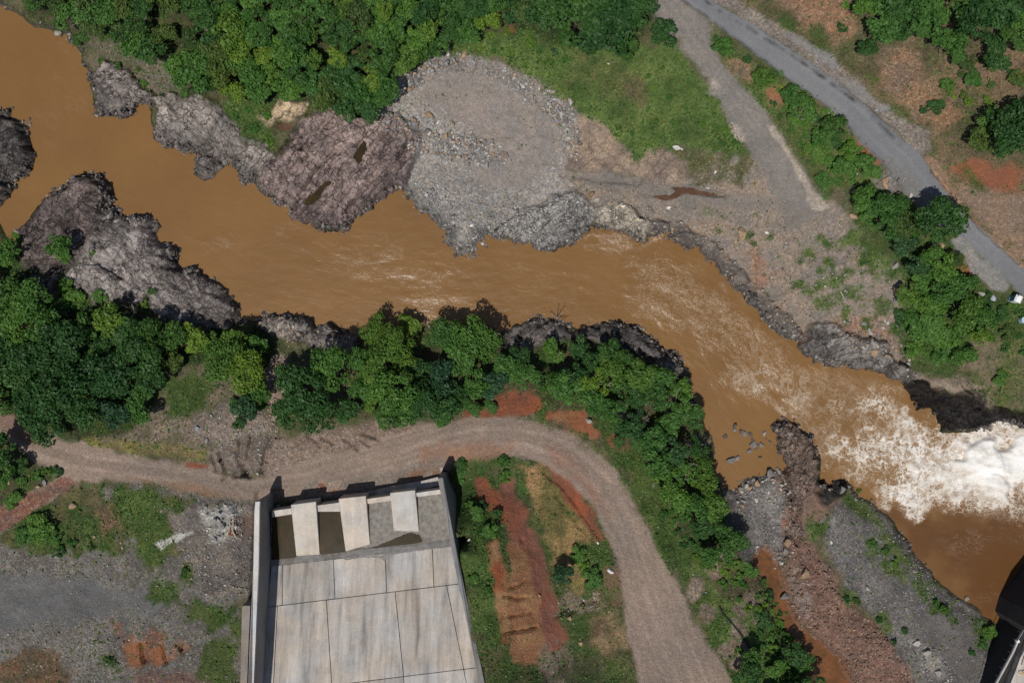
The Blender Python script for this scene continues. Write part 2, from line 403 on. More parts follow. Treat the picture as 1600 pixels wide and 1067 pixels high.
def mat_concrete(name, c, streaks=0.5, dark=0.6):
    m, nt, bs = new_mat(name)
    pos = gpos(nt)
    mp = nd(nt, "Mapping"); nt.links.new(pos, mp.inputs[0]); mp.inputs['Scale'].default_value = (1.0, 0.07, 0.3); mp.inputs['Rotation'].default_value = (0, 0, math.radians(-3))
    s = ramp(nt, gnoise(nt, mp.outputs[0], 0.55, 5, 0.65), [(0.3, dark), (0.46, 0.95), (0.52, 1.03), (0.68, 1.35)])
    b = ramp(nt, gnoise(nt, pos, 0.25, 6, 0.7), [(0.3, 0.72), (0.5, 1.0), (0.7, 1.15)])
    w = ramp(nt, gnoise(nt, pos, 0.16, 3, 0.5), [(0.35, (0.95, 0.98, 1.03)), (0.65, (1.07, 0.99, 0.91))])
    f = ramp(nt, gnoise(nt, pos, 3.5, 4, 0.7), [(0.3, 0.85), (0.7, 1.1)])
    oi = nd(nt, "ObjectInfo")
    q = ramp(nt, oi.outputs['Random'], [(0.0, 0.9), (1.0, 1.08)])
    x = mixc(nt, streaks, c, s, 'MULTIPLY')
    for l, fac in ((b, 0.8), (w, 1.0), (f, 1.0), (q, 1.0)): x = mixc(nt, fac, x, l, 'MULTIPLY')
    nt.links.new(x, bs.inputs['Base Color'])
    bs.inputs['Roughness'].default_value = 0.88; bs.inputs['Specular IOR Level'].default_value = 0.25
    bump(nt, bs, gnoise(nt, pos, 4, 4, 0.7), 0.25, 0.06)
    return m
def mat_flat(name, c, rough=0.6, var=0.25, scale=3.0):
    m, nt, bs = new_mat(name)
    k = ramp(nt, gnoise(nt, gpos(nt), scale, 4, 0.65), [(0.3, 1 - var), (0.7, 1 + var)])
    nt.links.new(mixc(nt, 1.0, c, k, 'MULTIPLY'), bs.inputs['Base Color'])
    bs.inputs['Roughness'].default_value = rough; bs.inputs['Specular IOR Level'].default_value = 0.3
    return m

M = dict(
 ground=mat_ground(), rock=mat_ground("rock_material", True),
 river=mat_water("river_material", (0.20, 0.106, 0.037)),
 stream=mat_water("stream_material", (0.135, 0.060, 0.025), False),
 puddle=mat_water("puddle_material", (0.036, 0.025, 0.010), False),
 red_puddle=mat_water("red_puddle_material", (0.10, 0.055, 0.035), False),
 leafD=mat_leaf("leaf_dark", (0.028, 0.082, 0.020), (0.062, 0.146, 0.036)),
 leafM=mat_leaf("leaf_mid", (0.048, 0.126, 0.024), (0.098, 0.212, 0.042)),
 leafY=mat_leaf("leaf_bright", (0.072, 0.150, 0.022), (0.140, 0.240, 0.040)),
 leafO=mat_leaf("leaf_olive", (0.050, 0.094, 0.022), (0.092, 0.150, 0.038)),
 leafB=mat_leaf("leaf_blue", (0.024, 0.070, 0.030), (0.052, 0.122, 0.052)),
 grassA=mat_leaf("grass_mid", (0.054, 0.104, 0.022), (0.110, 0.170, 0.040)), grassB=mat_leaf("grass_pale", (0.105, 0.120, 0.034), (0.170, 0.165, 0.060)),
 bark=mat_flat("bark", (0.13, 0.10, 0.075), 0.9),
 pale_bark=mat_flat("pale_bark", (0.34, 0.31, 0.27), 0.9),
 stone=mat_stone("stone_material"), boulder=mat_stone("boulder_material", False),
 concrete=mat_concrete("concrete", (0.44, 0.415, 0.388), 1.0, 0.48), shaded_wet=mat_concrete("shaded_wet_concrete", (0.035, 0.035, 0.037), 0.6, 0.5),  # near-black dam faces: shade and wet staining both put into the colour
 concrete_pale=mat_concrete("concrete_pale", (0.50, 0.47, 0.43), 0.5, 0.65),
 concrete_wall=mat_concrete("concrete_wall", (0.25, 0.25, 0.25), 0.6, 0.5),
 silt=mat_flat("silt", (0.20, 0.185, 0.165), 0.75, 0.4, 1.2),
 joint=mat_flat("joint_material", (0.035, 0.032, 0.03), 0.9),
 white=mat_flat("white_plastic", (0.82, 0.82, 0.82), 0.4, 0.05), blue=mat_flat("blue_plastic", (0.03, 0.22, 0.42), 0.4, 0.1),
 orange=mat_flat("orange_net", (0.36, 0.075, 0.02), 0.7), black=mat_flat("black_pipe", (0.02, 0.02, 0.02), 0.5),
 rust=mat_flat("rust", (0.16, 0.055, 0.025), 0.8), timber=mat_flat("timber", (0.52, 0.45, 0.34), 0.8),
 steel=mat_flat("steel", (0.35, 0.36, 0.38), 0.45), yellow=mat_flat("yellow_paint", (0.62, 0.36, 0.02), 0.5),
 spill=mat_flat("spill_material", (0.50, 0.49, 0.47), 0.9, 0.3, 1.5),
)
# ------------------------------------------------------------------ the ground: one fine sheet of real heights
GS = 0.25
XM, YM = 106.0, 74.0
gx = np.arange(-XM, XM + GS / 2, GS, dtype=np.float32); gy = np.arange(-YM, YM + GS / 2, GS, dtype=np.float32)
X, Y = np.meshgrid(gx, gy)
NY, NX = X.shape

RIVER = [(-1500,-500),(-100,-60),(0,5),(10,15),(25,21),(42,32),(55,43),(82,48),(105,54),(112,65),(127,83),(130,100),(139,110),(142,130),(146,150),(149,180),(170,183),(195,180),(225,166),(233,160),(238,168),(237,185),(240,200),(242,217),(260,230),(272,226),(288,241),(295,237),(309,243),(305,265),(307,275),(325,279),(342,270),(350,257),(372,260),(377,285),(392,286),(400,280),(407,296),(420,308),(435,322),(454,326),(457,338),(467,347),(497,356),(517,361),(544,360),(560,344),(580,324),(597,312),(615,297),(630,300),(645,312),(650,325),(672,340),(685,350),(697,362),(695,380),(712,392),(715,401),(730,395),(742,400),(740,390),(750,377),(757,370),(775,368),(790,371),(800,382),(827,383),(847,394),(860,387),(895,384),(910,367),(925,353),(947,360),(960,365),(990,367),(1007,374),(1025,367),(1050,369),(1062,382),(1087,392),(1105,407),(1122,424),(1140,442),(1162,457),(1175,474),(1187,492),(1200,507),(1225,525),(1247,532),(1252,539),(1262,556),(1282,566),(1312,569),(1340,580),(1362,575),(1380,586),(1412,596),(1422,621),(1437,639),(1460,651),(1475,674),(1500,676),(1545,670),(1560,661),(1582,661),(1600,669),(1700,690),(1900,800),(2600,1500),(2200,1900),(1900,1300),(1700,1160),(1585,1110),(1572,1067),(1560,980),(1550,970),(1535,957),(1517,942),(1495,930),(1470,910),(1445,882),(1425,860),(1412,837),(1385,802),(1380,799),(1360,784),(1340,774),(1330,759),(1322,744),(1310,746),(1300,754),(1292,756),(1280,751),(1281,734),(1280,709),(1277,694),(1262,676),(1247,661),(1237,656),(1222,656),(1210,666),(1211,684),(1219,709),(1224,719),(1222,729),(1200,734),(1195,741),(1177,746),(1157,754),(1150,766),(1132,761),(1118,752),(1112,735),(1118,709),(1112,684),(1105,669),(1092,644),(1080,616),(1075,596),(1070,579),(1065,561),(1045,544),(1025,534),(1020,532),(1002,517),(982,507),(950,501),(925,503),(910,512),(895,510),(887,500),(862,501),(845,496),(820,498),(800,511),(785,517),(762,514),(735,516),(700,512),(675,508),(650,511),(600,524),(562,522),(540,517),(510,508),(492,507),(477,498),(462,494),(437,489),(410,492),(397,502),(370,497),(378,484),(367,464),(350,447),(342,440),(317,434),(295,417),(280,414),(277,389),(265,379),(252,374),(250,354),(235,344),(220,340),(200,344),(192,334),(185,327),(167,324),(175,312),(170,292),(162,282),(160,273),(130,273),(100,287),(87,299),(72,307),(57,324),(37,352),(21,362),(27,372),(15,377),(0,352),(-150,345),(-1500,400)]
ISLAND = [(-120,150),(-40,160),(0,170),(17,172),(27,185),(45,192),(47,230),(55,247),(47,267),(25,290),(12,307),(0,320),(-60,335),(-140,320),(-160,230)]
RIVER_W = [P(a, b, 0) for a, b in RIVER]; ISLAND_W = [P(a, b, 0) for a, b in ISLAND]

# bedrock outcrops: outline, strata direction (degrees), colours, roughness height, block size
ROCKS = [
 ("left_island", [(-120,150),(0,160),(60,180),(65,260),(0,335),(-130,340)], 60, (0.125,0.105,0.10), (0.07,0.062,0.06), 1.2, 3.0),
 ("left_ridge", [(27,385),(15,352),(50,310),(90,280),(170,262),(190,320),(166,375),(132,402),(100,430),(45,432)], 48, (0.135,0.103,0.095), (0.07,0.058,0.056), 1.2, 4.0),
 ("left_main", [(150,330),(190,325),(225,325),(265,350),(300,410),(350,430),(395,490),(370,510),(300,515),(250,505),(225,470),(140,475),(105,430),(125,395)], -42, (0.185,0.16,0.152), (0.09,0.076,0.072), 1.1, 3.5),
 ("left_small", [(33,432),(92,430),(90,455),(66,482),(36,478)], 40, (0.16,0.13,0.12), (0.09,0.075,0.07), 0.7, 3.0),
 ("top_left_point", [(136,112),(145,195),(205,190),(238,162),(236,142),(200,112),(165,100)], 20, (0.17,0.145,0.135), (0.10,0.088,0.085), 0.9, 2.0),
 ("upper_shelf", [(235,150),(232,232),(305,290),(345,280),(372,292),(410,310),(440,262),(420,215),(385,225),(365,190),(345,168),(300,150)], -35, (0.20,0.172,0.157), (0.11,0.096,0.09), 0.9, 3.0),
 ("striped_outcrop", [(398,285),(430,240),(455,205),(480,170),(520,165),(560,182),(620,182),(655,208),(642,270),(622,305),(548,370),(440,345)], 47, (0.185,0.138,0.128), (0.105,0.080,0.078), 1.0, 4.5),
 ("tan_slab", [(403,183),(430,165),(437,150),(462,160),(485,155),(484,172),(462,188),(445,184),(420,192)], 50, (0.30,0.225,0.150), (0.22,0.16,0.105), 0.35, 4.0),
 ("middle_bank", [(388,492),(440,482),(480,490),(520,503),(563,522),(560,556),(500,548),(445,532),(400,515)], 25, (0.22,0.185,0.165), (0.11,0.095,0.09), 0.9, 2.2),
 ("grey_hump", [(778,545),(785,512),(815,494),(860,493),(892,508),(900,525),(870,545)], 35, (0.125,0.108,0.10), (0.07,0.062,0.06), 0.9, 3.0),
 ("columnar_bank", [(892,522),(925,497),(955,496),(1005,512),(1052,544),(1076,575),(1080,605),(1045,590),(1000,560),(930,540)], -25, (0.135,0.12,0.115), (0.06,0.054,0.052), 0.8, 1.3),
 ("bar_outcrop", [(790,352),(830,325),(865,305),(905,300),(935,325),(925,358),(905,385),(850,398),(800,388),(775,372)], 35, (0.215,0.20,0.19), (0.125,0.115,0.112), 0.55, 2.0),
 ("pale_block", [(925,325),(965,318),(995,328),(1012,345),(1010,375),(960,372),(922,360)], 10, (0.34,0.295,0.24), (0.17,0.15,0.135), 0.8, 1.6),
 ("grey_point", [(1238,538),(1270,515),(1300,508),(1340,520),(1380,540),(1440,592),(1428,612),(1385,590),(1340,585),(1262,565)], 30, (0.20,0.178,0.165), (0.105,0.094,0.09), 0.8, 1.8),
 ("wet_dark_bank", [(1408,594),(1450,603),(1500,615),(1530,610),(1555,635),(1620,645),(1620,680),(1540,676),(1470,682),(1415,625)], -35, (0.052,0.040,0.034), (0.024,0.021,0.02), 1.0, 1.4),
 ("spit_head", [(1203,670),(1215,650),(1240,648),(1262,665),(1285,700),(1292,742),(1274,758),(1256,785),(1252,830),(1238,852),(1228,800),(1222,742),(1208,700)], 70, (0.165,0.118,0.096), (0.10,0.072,0.06), 0.7, 1.8),
 ("dark_point", [(1276,756),(1290,745),(1326,738),(1336,764),(1318,782),(1292,792),(1280,780)], 60, (0.07,0.06,0.056), (0.03,0.027,0.026), 1.3, 2.2),
]

print("terrain: base", NX, NY)
ZB = zbase(X, Y)
def raster(poly, soft=0.0, warp=0.0, wscale=2.5, seed=3, z0=False):
    """0..1 mask of a traced outline with a frayed, soft edge"""
    pts = np.array([P(a, b, 0) for a, b in poly]) if z0 else Wp(poly)
    d = poly_sd(pts, X, Y, 6.0)
    if warp:
        sel = np.abs(d) < warp * 2 + soft + 0.5
        d[sel] += fbm(X[sel], Y[sel], wscale, 4, seed) * warp
    if soft <= 0: return (d < 0).astype(np.float32)
    return 1 - sstep(-soft, soft, d)

dr = poly_sd(RIVER_W, X, Y)
di = poly_sd(ISLAND_W, X, Y, 30)
D0 = np.where(di < 20, np.maximum(dr, -di), dr)       # + on land, - in the river

rockm = np.zeros_like(X); rock_h = np.zeros_like(X); rockA = np.zeros((*X.shape, 3), np.float32)
LAB = np.zeros(X.shape, np.int16); LABNAME = {0: "ground"}
ROCKID = {}
ROCKUV = np.zeros((*X.shape, 3), np.float32)
for k, (name, poly, ang, ca, cb, amp, cell) in enumerate(ROCKS):
    pts = Wp(poly); d = poly_sd(pts, X, Y, 6.0)
    sel = d < 3
    d2 = d[sel] + fbm(X[sel], Y[sel], 3.0, 4, 40 + k) * 1.1
    m = 1 - sstep(-0.9, 0.5, d2)
    th = math.radians(ang); c, s = math.cos(th), math.sin(th)
    xs = X[sel]; ys = Y[sel]
    u = xs * c + ys * s; v = -xs * s + ys * c
    wv = fbm(xs, ys, 9.0, 2, 60 + k) * 1.2
    u = u + wv; v = v + fbm(xs, ys, 9.0, 2, 70 + k) * 1.1 + fbm(xs, ys, 2.0, 2, 75 + k) * 0.15
    strata = ridged(u / 9.0, v, 1.5, 4, 80 + k)
    f1, f2, cid = worley(u / (2.8 if name == 'striped_outcrop' else 1.7), v, cell * 0.7, k)
    edge = np.clip((f2 - f1) / 0.14, 0, 1)
    lump = fbm(xs, ys, 5, 4, 90 + k)
    calm = 0.3 + 0.7 * sstep(0.0, 0.45, fbm(xs, ys, 7, 3, 97 + k) + 0.15)
    step = np.floor(v / 1.7 + 0.5 * fbm(u / 5, v, 3, 2, 98 + k)) * 0.37 % 1.0
    fac = facets(u / (2.4 if name == 'striped_outcrop' else 1.25) + 0.4 * fbm(xs, ys, 1.5, 2, 140 + k), v + 0.4 * fbm(xs, ys, 1.5, 2, 150 + k), cell * 1.25, 20 + k) + 0.22 * facets(u, v, 1.4, 50 + k)
    hh = amp * (1.35 * fac + calm * ((0.4 if name == 'striped_outcrop' else 0.1) * (strata - 0.45) + 0.25 * (cid - 0.5) - 0.45 * (1 - edge) + 0.18 * fbm(xs, ys, 0.8, 3, 95 + k)) + 0.4 * lump + (0.45 if name == 'striped_outcrop' else 0.15) * (step - 0.5))
    ROCKUV[sel] = np.stack([u, v, np.full_like(u, k * 3.7)], -1)
    tone = np.clip(0.55 + 0.5 * (fac * 0.8) + 1.0 * fbm(xs + 50, ys, 7.0, 5, 100 + k, 0.6) + 0.3 * (strata - 0.5) + 0.35 * sstep(1.0, 5.0, D0[sel]) - 0.15, 0, 1.25)[:, None]
    colr = (np.array(ca) * tone + np.array(cb) * (1 - tone)) * (1.0 if name in ('wet_dark_bank', 'dark_point') else 1.85) * np.array([0.98, 1.0, 0.99])
    colr = colr * (0.78 + 0.22 * edge[:, None]) * (1 + 0.25 * (cid[:, None] - 0.5))
    mm = m[:, None]
    rockA[sel] = rockA[sel] * (1 - mm) + colr * mm
    rock_h[sel] = rock_h[sel] * (1 - m) + hh * m
    rockm[sel] = np.maximum(rockm[sel], m)
    LABNAME[100 + k] = name
    lb = LAB[sel]; lb[d[sel] < 0] = 100 + k; LAB[sel] = lb

# dark jointed rock rim that lines the right bank
rim_zone = raster([(900,335),(1000,330),(1060,345),(1110,375),(1170,430),(1215,480),(1260,525),(1240,560),(1150,520),(1080,440),(1000,400),(900,400)], 1.0, 0.5)
rim_w = 2.3 + 1.2 * fbm(X, Y, 6, 3, 120)
rim = rim_zone * (1 - sstep(rim_w - 0.8, rim_w + 0.8, D0)) * (1 - rockm)
f1, f2, cid = worley(X, Y, 1.25, 33)
rim_h = 0.7 * (cid - 0.5) - 0.6 * (1 - np.clip((f2 - f1) / 0.2, 0, 1)) + 0.4 * fbm(X, Y, 2, 3, 121)
# rubble-like lumps along every other bank
shore = (1 - sstep(0.2, 3.0, D0))
jag = np.clip(rockm + rim + 0.35, 0, 1)
D = D0 + jag * (0.85 * fbm(X, Y, 2.6, 4, 130) + 0.42 * fbm(X, Y, 0.8, 2, 134))
# bank steepness
barm = raster([(590,180),(620,130),(655,105),(680,85),(722,80),(760,96),(815,118),(862,140),(893,165),(907,200),(898,240),(885,268),(905,292),(880,310),(800,350),(820,400),(720,420),(680,360),(640,310),(620,290),(655,220),(640,195)], 1.0, 0.8)
slope = 0.75 + 1.6 * np.clip(rockm + rim, 0, 1) - 0.45 * barm * (1 - rockm)
zb = np.maximum(ZB, 0.6)
Z = np.where(D > 0, zb * np.tanh(slope * np.maximum(D, 0) / zb), np.maximum(D * slope * 0.7, -2.5)).astype(np.float32)
fade = sstep(-1.0, 1.2, D)
Z += rock_h * (0.35 + 0.65 * fade) + rim * rim_h * (0.4 + 0.6 * fade)

# ------------------------------------------------------------------ kinds of surface, painted back to front by what the ground is made of
COL = np.empty((*X.shape, 3), np.float32); AUX = np.zeros((*X.shape, 4), np.float32)
n_big = fbm(X, Y, 9, 4, 200); n_mid = fbm(X, Y, 3, 4, 210); n_fine = fbm(X, Y, 1.0, 3, 220)
def two(ca, cb, n, k=0.9):
    t = np.clip(0.5 + k * n, 0, 1)[..., None]
    return np.array(ca, np.float32) * t + np.array(cb, np.float32) * (1 - t)
gravel = (0.220, 0.205, 0.192); gravel_pale = (0.285, 0.262, 0.243); gravel_dark = (0.125, 0.115, 0.108)
sand = (0.245, 0.185, 0.140); red = (0.27, 0.085, 0.040); red_dark = (0.175, 0.07, 0.043); ochre = (0.32, 0.185, 0.092); ochre_dark = (0.24, 0.115, 0.06)
green = (0.045, 0.078, 0.020); green_lt = (0.085, 0.122, 0.034); green_dk = (0.020, 0.045, 0.010); yellow_g = (0.155, 0.145, 0.035); olive = (0.070, 0.078, 0.028)
soil = (0.150, 0.100, 0.068); straw = (0.21, 0.155, 0.085)
COL[:] = two((0.13, 0.105, 0.07), (0.075, 0.085, 0.035), n_mid)
AUX[:] = (0.3, 0, 0, 0.6)
GREEN = np.zeros_like(X)            # how much low herb grows there
def layer(poly, ca, cb, aux, soft=0.8, warp=1.2, seed=3, noise=None, k=0.9, herb=None, amount=1.0, patch=None, pscale=3.0, wscale=2.5):
    global COL, AUX, GREEN
    m = raster(poly, soft, warp, wscale, seed) * amount
    if patch is not None:
        m = m * sstep(patch - 0.22, patch + 0.22, fbm(X, Y, pscale, 5, seed + 7, 0.6) * 0.5 + 0.5)
    sel = m > 0.002
    mm = m[sel][:, None]
    n = (n_mid if noise is None else noise)[sel]
    t = np.clip(0.5 + k * n, 0, 1)[:, None]
    c = np.array(ca, np.float32) * t + np.array(cb, np.float32) * (1 - t)
    COL[sel] = COL[sel] * (1 - mm) + c * mm
    AUX[sel] = AUX[sel] * (1 - mm) + np.array(aux, np.float32) * mm
    if herb is not None: GREEN[sel] = GREEN[sel] * (1 - mm[:, 0]) + herb * mm[:, 0]
    return m
def label(poly, idn, name, z0=False):
    pts = np.array([P(a, b, 0) for a, b in poly]) if z0 else Wp(poly)
    d = poly_sd(pts, X, Y, 1.0)
    LAB[(d < 0) & (LAB < 100)] = idn; LABNAME[idn] = name
PEB, GRS, ROC, SMO = (0.75, 0, 0, 0), (0.15, 0, 0, 0.9), (0.2, 0.8, 0, 0), (0.25, 0, 0, 0)

# woods' floors
WOOD_TL = [(20,-40),(20,5),(60,30),(110,45),(150,70),(150,105),(200,105),(236,140),(300,150),(350,168),(385,225),(420,215),(440,190),(484,172),(520,168),(560,182),(592,180),(620,130),(655,105),(690,80),(725,60),(770,55),(830,70),(890,80),(1020,60),(1020,-40)]
layer(WOOD_TL, green_dk, (0.06, 0.055, 0.028), GRS, seed=11, herb=0.9)
layer([(120,50),(160,85),(150,110),(205,120),(240,150),(290,150),(300,120),(250,80),(180,60)], (0.15,0.125,0.10), (0.085,0.085,0.05), PEB, seed=12, herb=0.45)
layer([(345,165),(385,225),(420,250),(440,215),(405,190),(430,165),(400,150),(360,150)], green_lt, green, GRS, seed=13, herb=1.2)
WOOD_L = [(-60,380),(20,385),(50,432),(75,482),(120,475),(225,475),(250,508),(370,508),(395,515),(440,535),(450,560),(420,600),(360,560),(300,575),(260,590),(240,640),(190,680),(130,690),(60,678),(-60,620)]
layer(WOOD_L, green_dk, (0.045, 0.045, 0.022), GRS, seed=14, herb=0.8)
layer([(92,430),(125,400),(150,470),(120,480),(80,480)], green, green_lt, GRS, seed=15, herb=1.0)
WOOD_M = [(560,520),(640,515),(780,520),(900,520),(1000,560),(1075,600),(1100,660),(1120,740),(1130,800),(1160,860),(1190,900),(1240,990),(1290,1080),(1150,1080),(1100,990),(1060,880),(1020,800),(985,750),(940,700),(900,670),(820,640),(700,650),(600,665),(560,640)]
layer(WOOD_M, green, (0.085,0.065,0.04), GRS, seed=16, herb=0.9)
# between left wood and dirt track
layer([(260,590),(300,575),(360,560),(420,600),(430,560),(450,560),(440,620),(420,690),(330,722),(130,690),(190,680),(240,640)], (0.20,0.155,0.125), (0.11,0.10,0.06), PEB, seed=17, herb=0.25)
layer([(255,595),(300,580),(340,600),(320,640),(265,650)], green, (0.05,0.075,0.02), GRS, seed=18, herb=0.9)
layer([(310,650),(360,620),(410,640),(420,690),(340,700),(300,680)], (0.23,0.185,0.16), (0.14,0.12,0.10), PEB, seed=19, herb=0.1)
layer([(420,555),(450,560),(448,600),(440,660),(420,650),(415,600)], (0.32,0.24,0.20), (0.20,0.15,0.13), PEB, seed=20, soft=0.6, warp=0.8, herb=0.05)
layer([(130,684),(180,688),(260,694),(335,704),(322,718),(270,718),(195,708),(145,700)], yellow_g, (0.15,0.12,0.06), GRS, seed=21, soft=0.6, warp=0.5, herb=0.5)
layer([(330,700),(380,690),(440,680),(440,745),(330,745)], (0.19,0.155,0.13), (0.12,0.10,0.085), PEB, seed=22, herb=0.0)
# eroded slope above the track
layer([(430,690),(480,668),(560,660),(640,660),(700,655),(700,690),(560,720),(430,745),(405,742)], (0.235,0.18,0.145), (0.18,0.135,0.105), PEB, seed=23, herb=0.0)
layer([(735,622),(800,608),(850,615),(848,640),(800,652),(720,655)], red, red_dark, SMO, seed=24, soft=0.5, herb=0.05)
layer([(860,648),(912,645),(928,675),(885,678)], red, ochre_dark, SMO, seed=25, soft=0.5, warp=1.6, herb=0.1)
layer([(955,640),(992,655),(1000,690),(965,680)], (0.22,0.165,0.13), ochre_dark, PEB, seed=26, soft=0.5, herb=0.2)
layer([(935,675),(1010,690),(1000,710),(960,705)], red, (0.13,0.09,0.05), SMO, seed=27, patch=0.5, pscale=2, herb=0.3)
layer([(985,705),(1010,715),(1005,755),(985,745)], red, (0.25,0.18,0.13), SMO, seed=28, patch=0.48, pscale=2, herb=0.3)

# plot left of the chute
PLOT_L = [(-60,880),(0,828),(60,785),(110,760),(260,757),(340,775),(400,782),(398,940),(374,946),(370,1120),(-60,1120)]
layer(PLOT_L, (0.165,0.150,0.135), (0.115,0.108,0.096), PEB, seed=30, soft=0.6, herb=0.12)
layer([(10,830),(60,790),(110,762),(260,760),(320,778),(300,830),(262,870),(255,890),(225,880),(205,850),(130,860),(60,862),(20,850)], green, (0.095,0.085,0.04), GRS, seed=31, warp=2.2, herb=0.75)
layer([(140,780),(210,790),(230,830),(160,830)], (0.16,0.10,0.06), (0.09,0.08,0.04), GRS, seed=32, warp=2, herb=0.35)
layer([(190,770),(260,770),(268,860),(255,892),(220,880),(195,830)], green_lt, green, GRS, seed=33, warp=1.5, herb=0.9)
layer([(-20,910),(80,895),(240,930),(265,950),(180,960),(60,978),(-20,990)], (0.14,0.138,0.136), (0.115,0.113,0.112), SMO, seed=34, warp=1.5, soft=1.2, herb=0.0)
layer([(-20,1040),(50,1010),(110,1040),(100,1090),(-20,1090)], (0.15,0.085,0.05), (0.09,0.07,0.045), PEB, seed=35, warp=2, soft=1.2)
layer([(170,965),(230,985),(300,1010),(270,1030),(240,1045),(205,1042),(190,1010)], (0.24,0.11,0.065), (0.15,0.085,0.06), PEB, seed=36, warp=1.0, patch=0.42, pscale=3)
layer([(192,1008),(222,1008),(226,1040),(208,1042)], (0.29,0.12,0.055), (0.22,0.095,0.05), SMO, seed=37, soft=0.3, warp=0.5)
layer([(228,1010),(258,1010),(258,1038),(238,1040)], (0.30,0.125,0.06), (0.22,0.095,0.05), SMO, seed=38, soft=0.3, warp=0.5)
layer([(210,1050),(280,1040),(330,1060),(320,1090),(210,1090)], (0.19,0.125,0.095), (0.14,0.09,0.075), PEB, seed=39, warp=1.2)
for q, pl in enumerate([[(235,905),(280,915),(285,945),(260,952),(235,930)], [(300,945),(370,945),(370,990),(330,995),(320,970),(280,965)], [(320,1010),(372,1005),(372,1075),(305,1060)], [(285,880),(300,875),(300,910),(282,908)], [(155,1020),(182,1020),(182,1045),(158,1042)]]):
    layer(pl, green, (0.06,0.08,0.025), GRS, seed=41 + q * 9, warp=1.5, herb=0.8)
layer([(255,800),(330,785),(400,795),(398,930),(330,925),(300,880)], (0.20,0.175,0.15), (0.125,0.11,0.10), PEB, seed=90, warp=1.2, herb=0.03)
layer([(310,795),(345,785),(372,795),(372,838),(330,845)], (0.36,0.35,0.33), (0.24,0.225,0.21), PEB, seed=91, warp=0.8, soft=0.5)
layer([(366,806),(396,806),(396,840),(372,838)], (0.17,0.12,0.10), (0.12,0.09,0.08), SMO, seed=92, warp=0.4, soft=0.4)
layer([(243,850),(252,842),(290,832),(305,828),(300,836),(272,846),(255,858),(248,860)], (0.50,0.49,0.46), (0.42,0.40,0.37), SMO, seed=93, warp=0.4, soft=0.25)
# left road-fork corner
layer([(-40,660),(10,690),(50,725),(90,738),(60,768),(20,785),(-40,810)], green, (0.07,0.06,0.035), GRS, seed=94, herb=0.9)

# right of the chute
PLOT_R = [(692,745),(730,712),(780,708),(820,712),(850,725),(880,745),(925,790),(960,860),(975,960),(1000,1067),(1010,1120),(760,1120),(757,1067),(712,850),(712,770)]
layer(PLOT_R, (0.10,0.085,0.045), green, GRS, seed=50, soft=0.6, warp=0.8, herb=0.7)
layer([(718,860),(760,830),(775,900),(790,960),(790,1010),(755,1010),(735,930)], green, green_lt, GRS, seed=51, warp=1.3, herb=1.0)
layer([(715,750),(790,735),(800,790),(780,850),(730,850),(715,800)], green, green_dk, GRS, seed=52, warp=1.2, herb=0.9)
layer([(735,745),(760,752),(795,790),(800,830),(770,800),(745,775)], red, red_dark, SMO, seed=53, warp=1.0, soft=0.5, herb=0.05)
layer([(755,850),(775,845),(790,900),(795,960),(790,1000),(778,930)], red, ochre, SMO, seed=54, warp=0.9, soft=0.5, herb=0.05)
layer([(780,755),(800,752),(822,800),(840,850),(860,910),(880,975),(890,1000),(880,1015),(852,1030),(845,1050),(830,1030),(838,960),(815,900),(800,840),(785,790)], (0.215,0.080,0.048), (0.175,0.078,0.055), SMO, seed=55, warp=0.7, soft=0.5, herb=0.0)
layer([(790,850),(812,845),(830,900),(842,960),(850,1005),(855,1035),(830,1042),(800,1040),(795,970)], (0.31,0.17,0.085), (0.24,0.115,0.06), SMO, seed=56, warp=0.7, soft=0.4, herb=0.02)
layer([(812,728),(850,732),(882,765),(905,810),(925,850),(935,900),(900,930),(875,900),(850,840),(830,785)], ochre, (0.15,0.12,0.045), GRS, seed=57, warp=1.3, herb=0.25, noise=n_big)
layer([(850,722),(888,748),(925,795),(948,845),(930,850),(905,810),(880,768)], red, red_dark, SMO, seed=58, warp=0.7, soft=0.4, herb=0.05)
layer([(900,845),(950,850),(960,890),(935,905),(905,890)], green, green_lt, GRS, seed=59, warp=1.0, herb=1.0)
layer([(870,935),(930,925),(945,940),(900,955),(868,965)], (0.21,0.16,0.12), (0.14,0.11,0.08), PEB, seed=60, soft=0.4)
layer([(920,970),(965,960),(985,1010),(950,1030),(925,1010)], straw, (0.13,0.09,0.05), GRS, seed=61, warp=1.0, herb=0.15)
layer([(945,890),(975,895),(975,945),(950,940)], (0.19,0.10,0.07), (0.12,0.10,0.05), SMO, seed=62, herb=0.2)
layer([(850,1030),(900,1000),(980,1040),(1000,1090),(850,1090)], green, (0.06,0.06,0.03), GRS, seed=63, warp=1.3, herb=0.8)
layer([(840,1010),(890,1000),(900,1030),(880,1080),(850,1080)], (0.19,0.15,0.12), (0.13,0.10,0.08), PEB, seed=64, warp=1.2, patch=0.45)

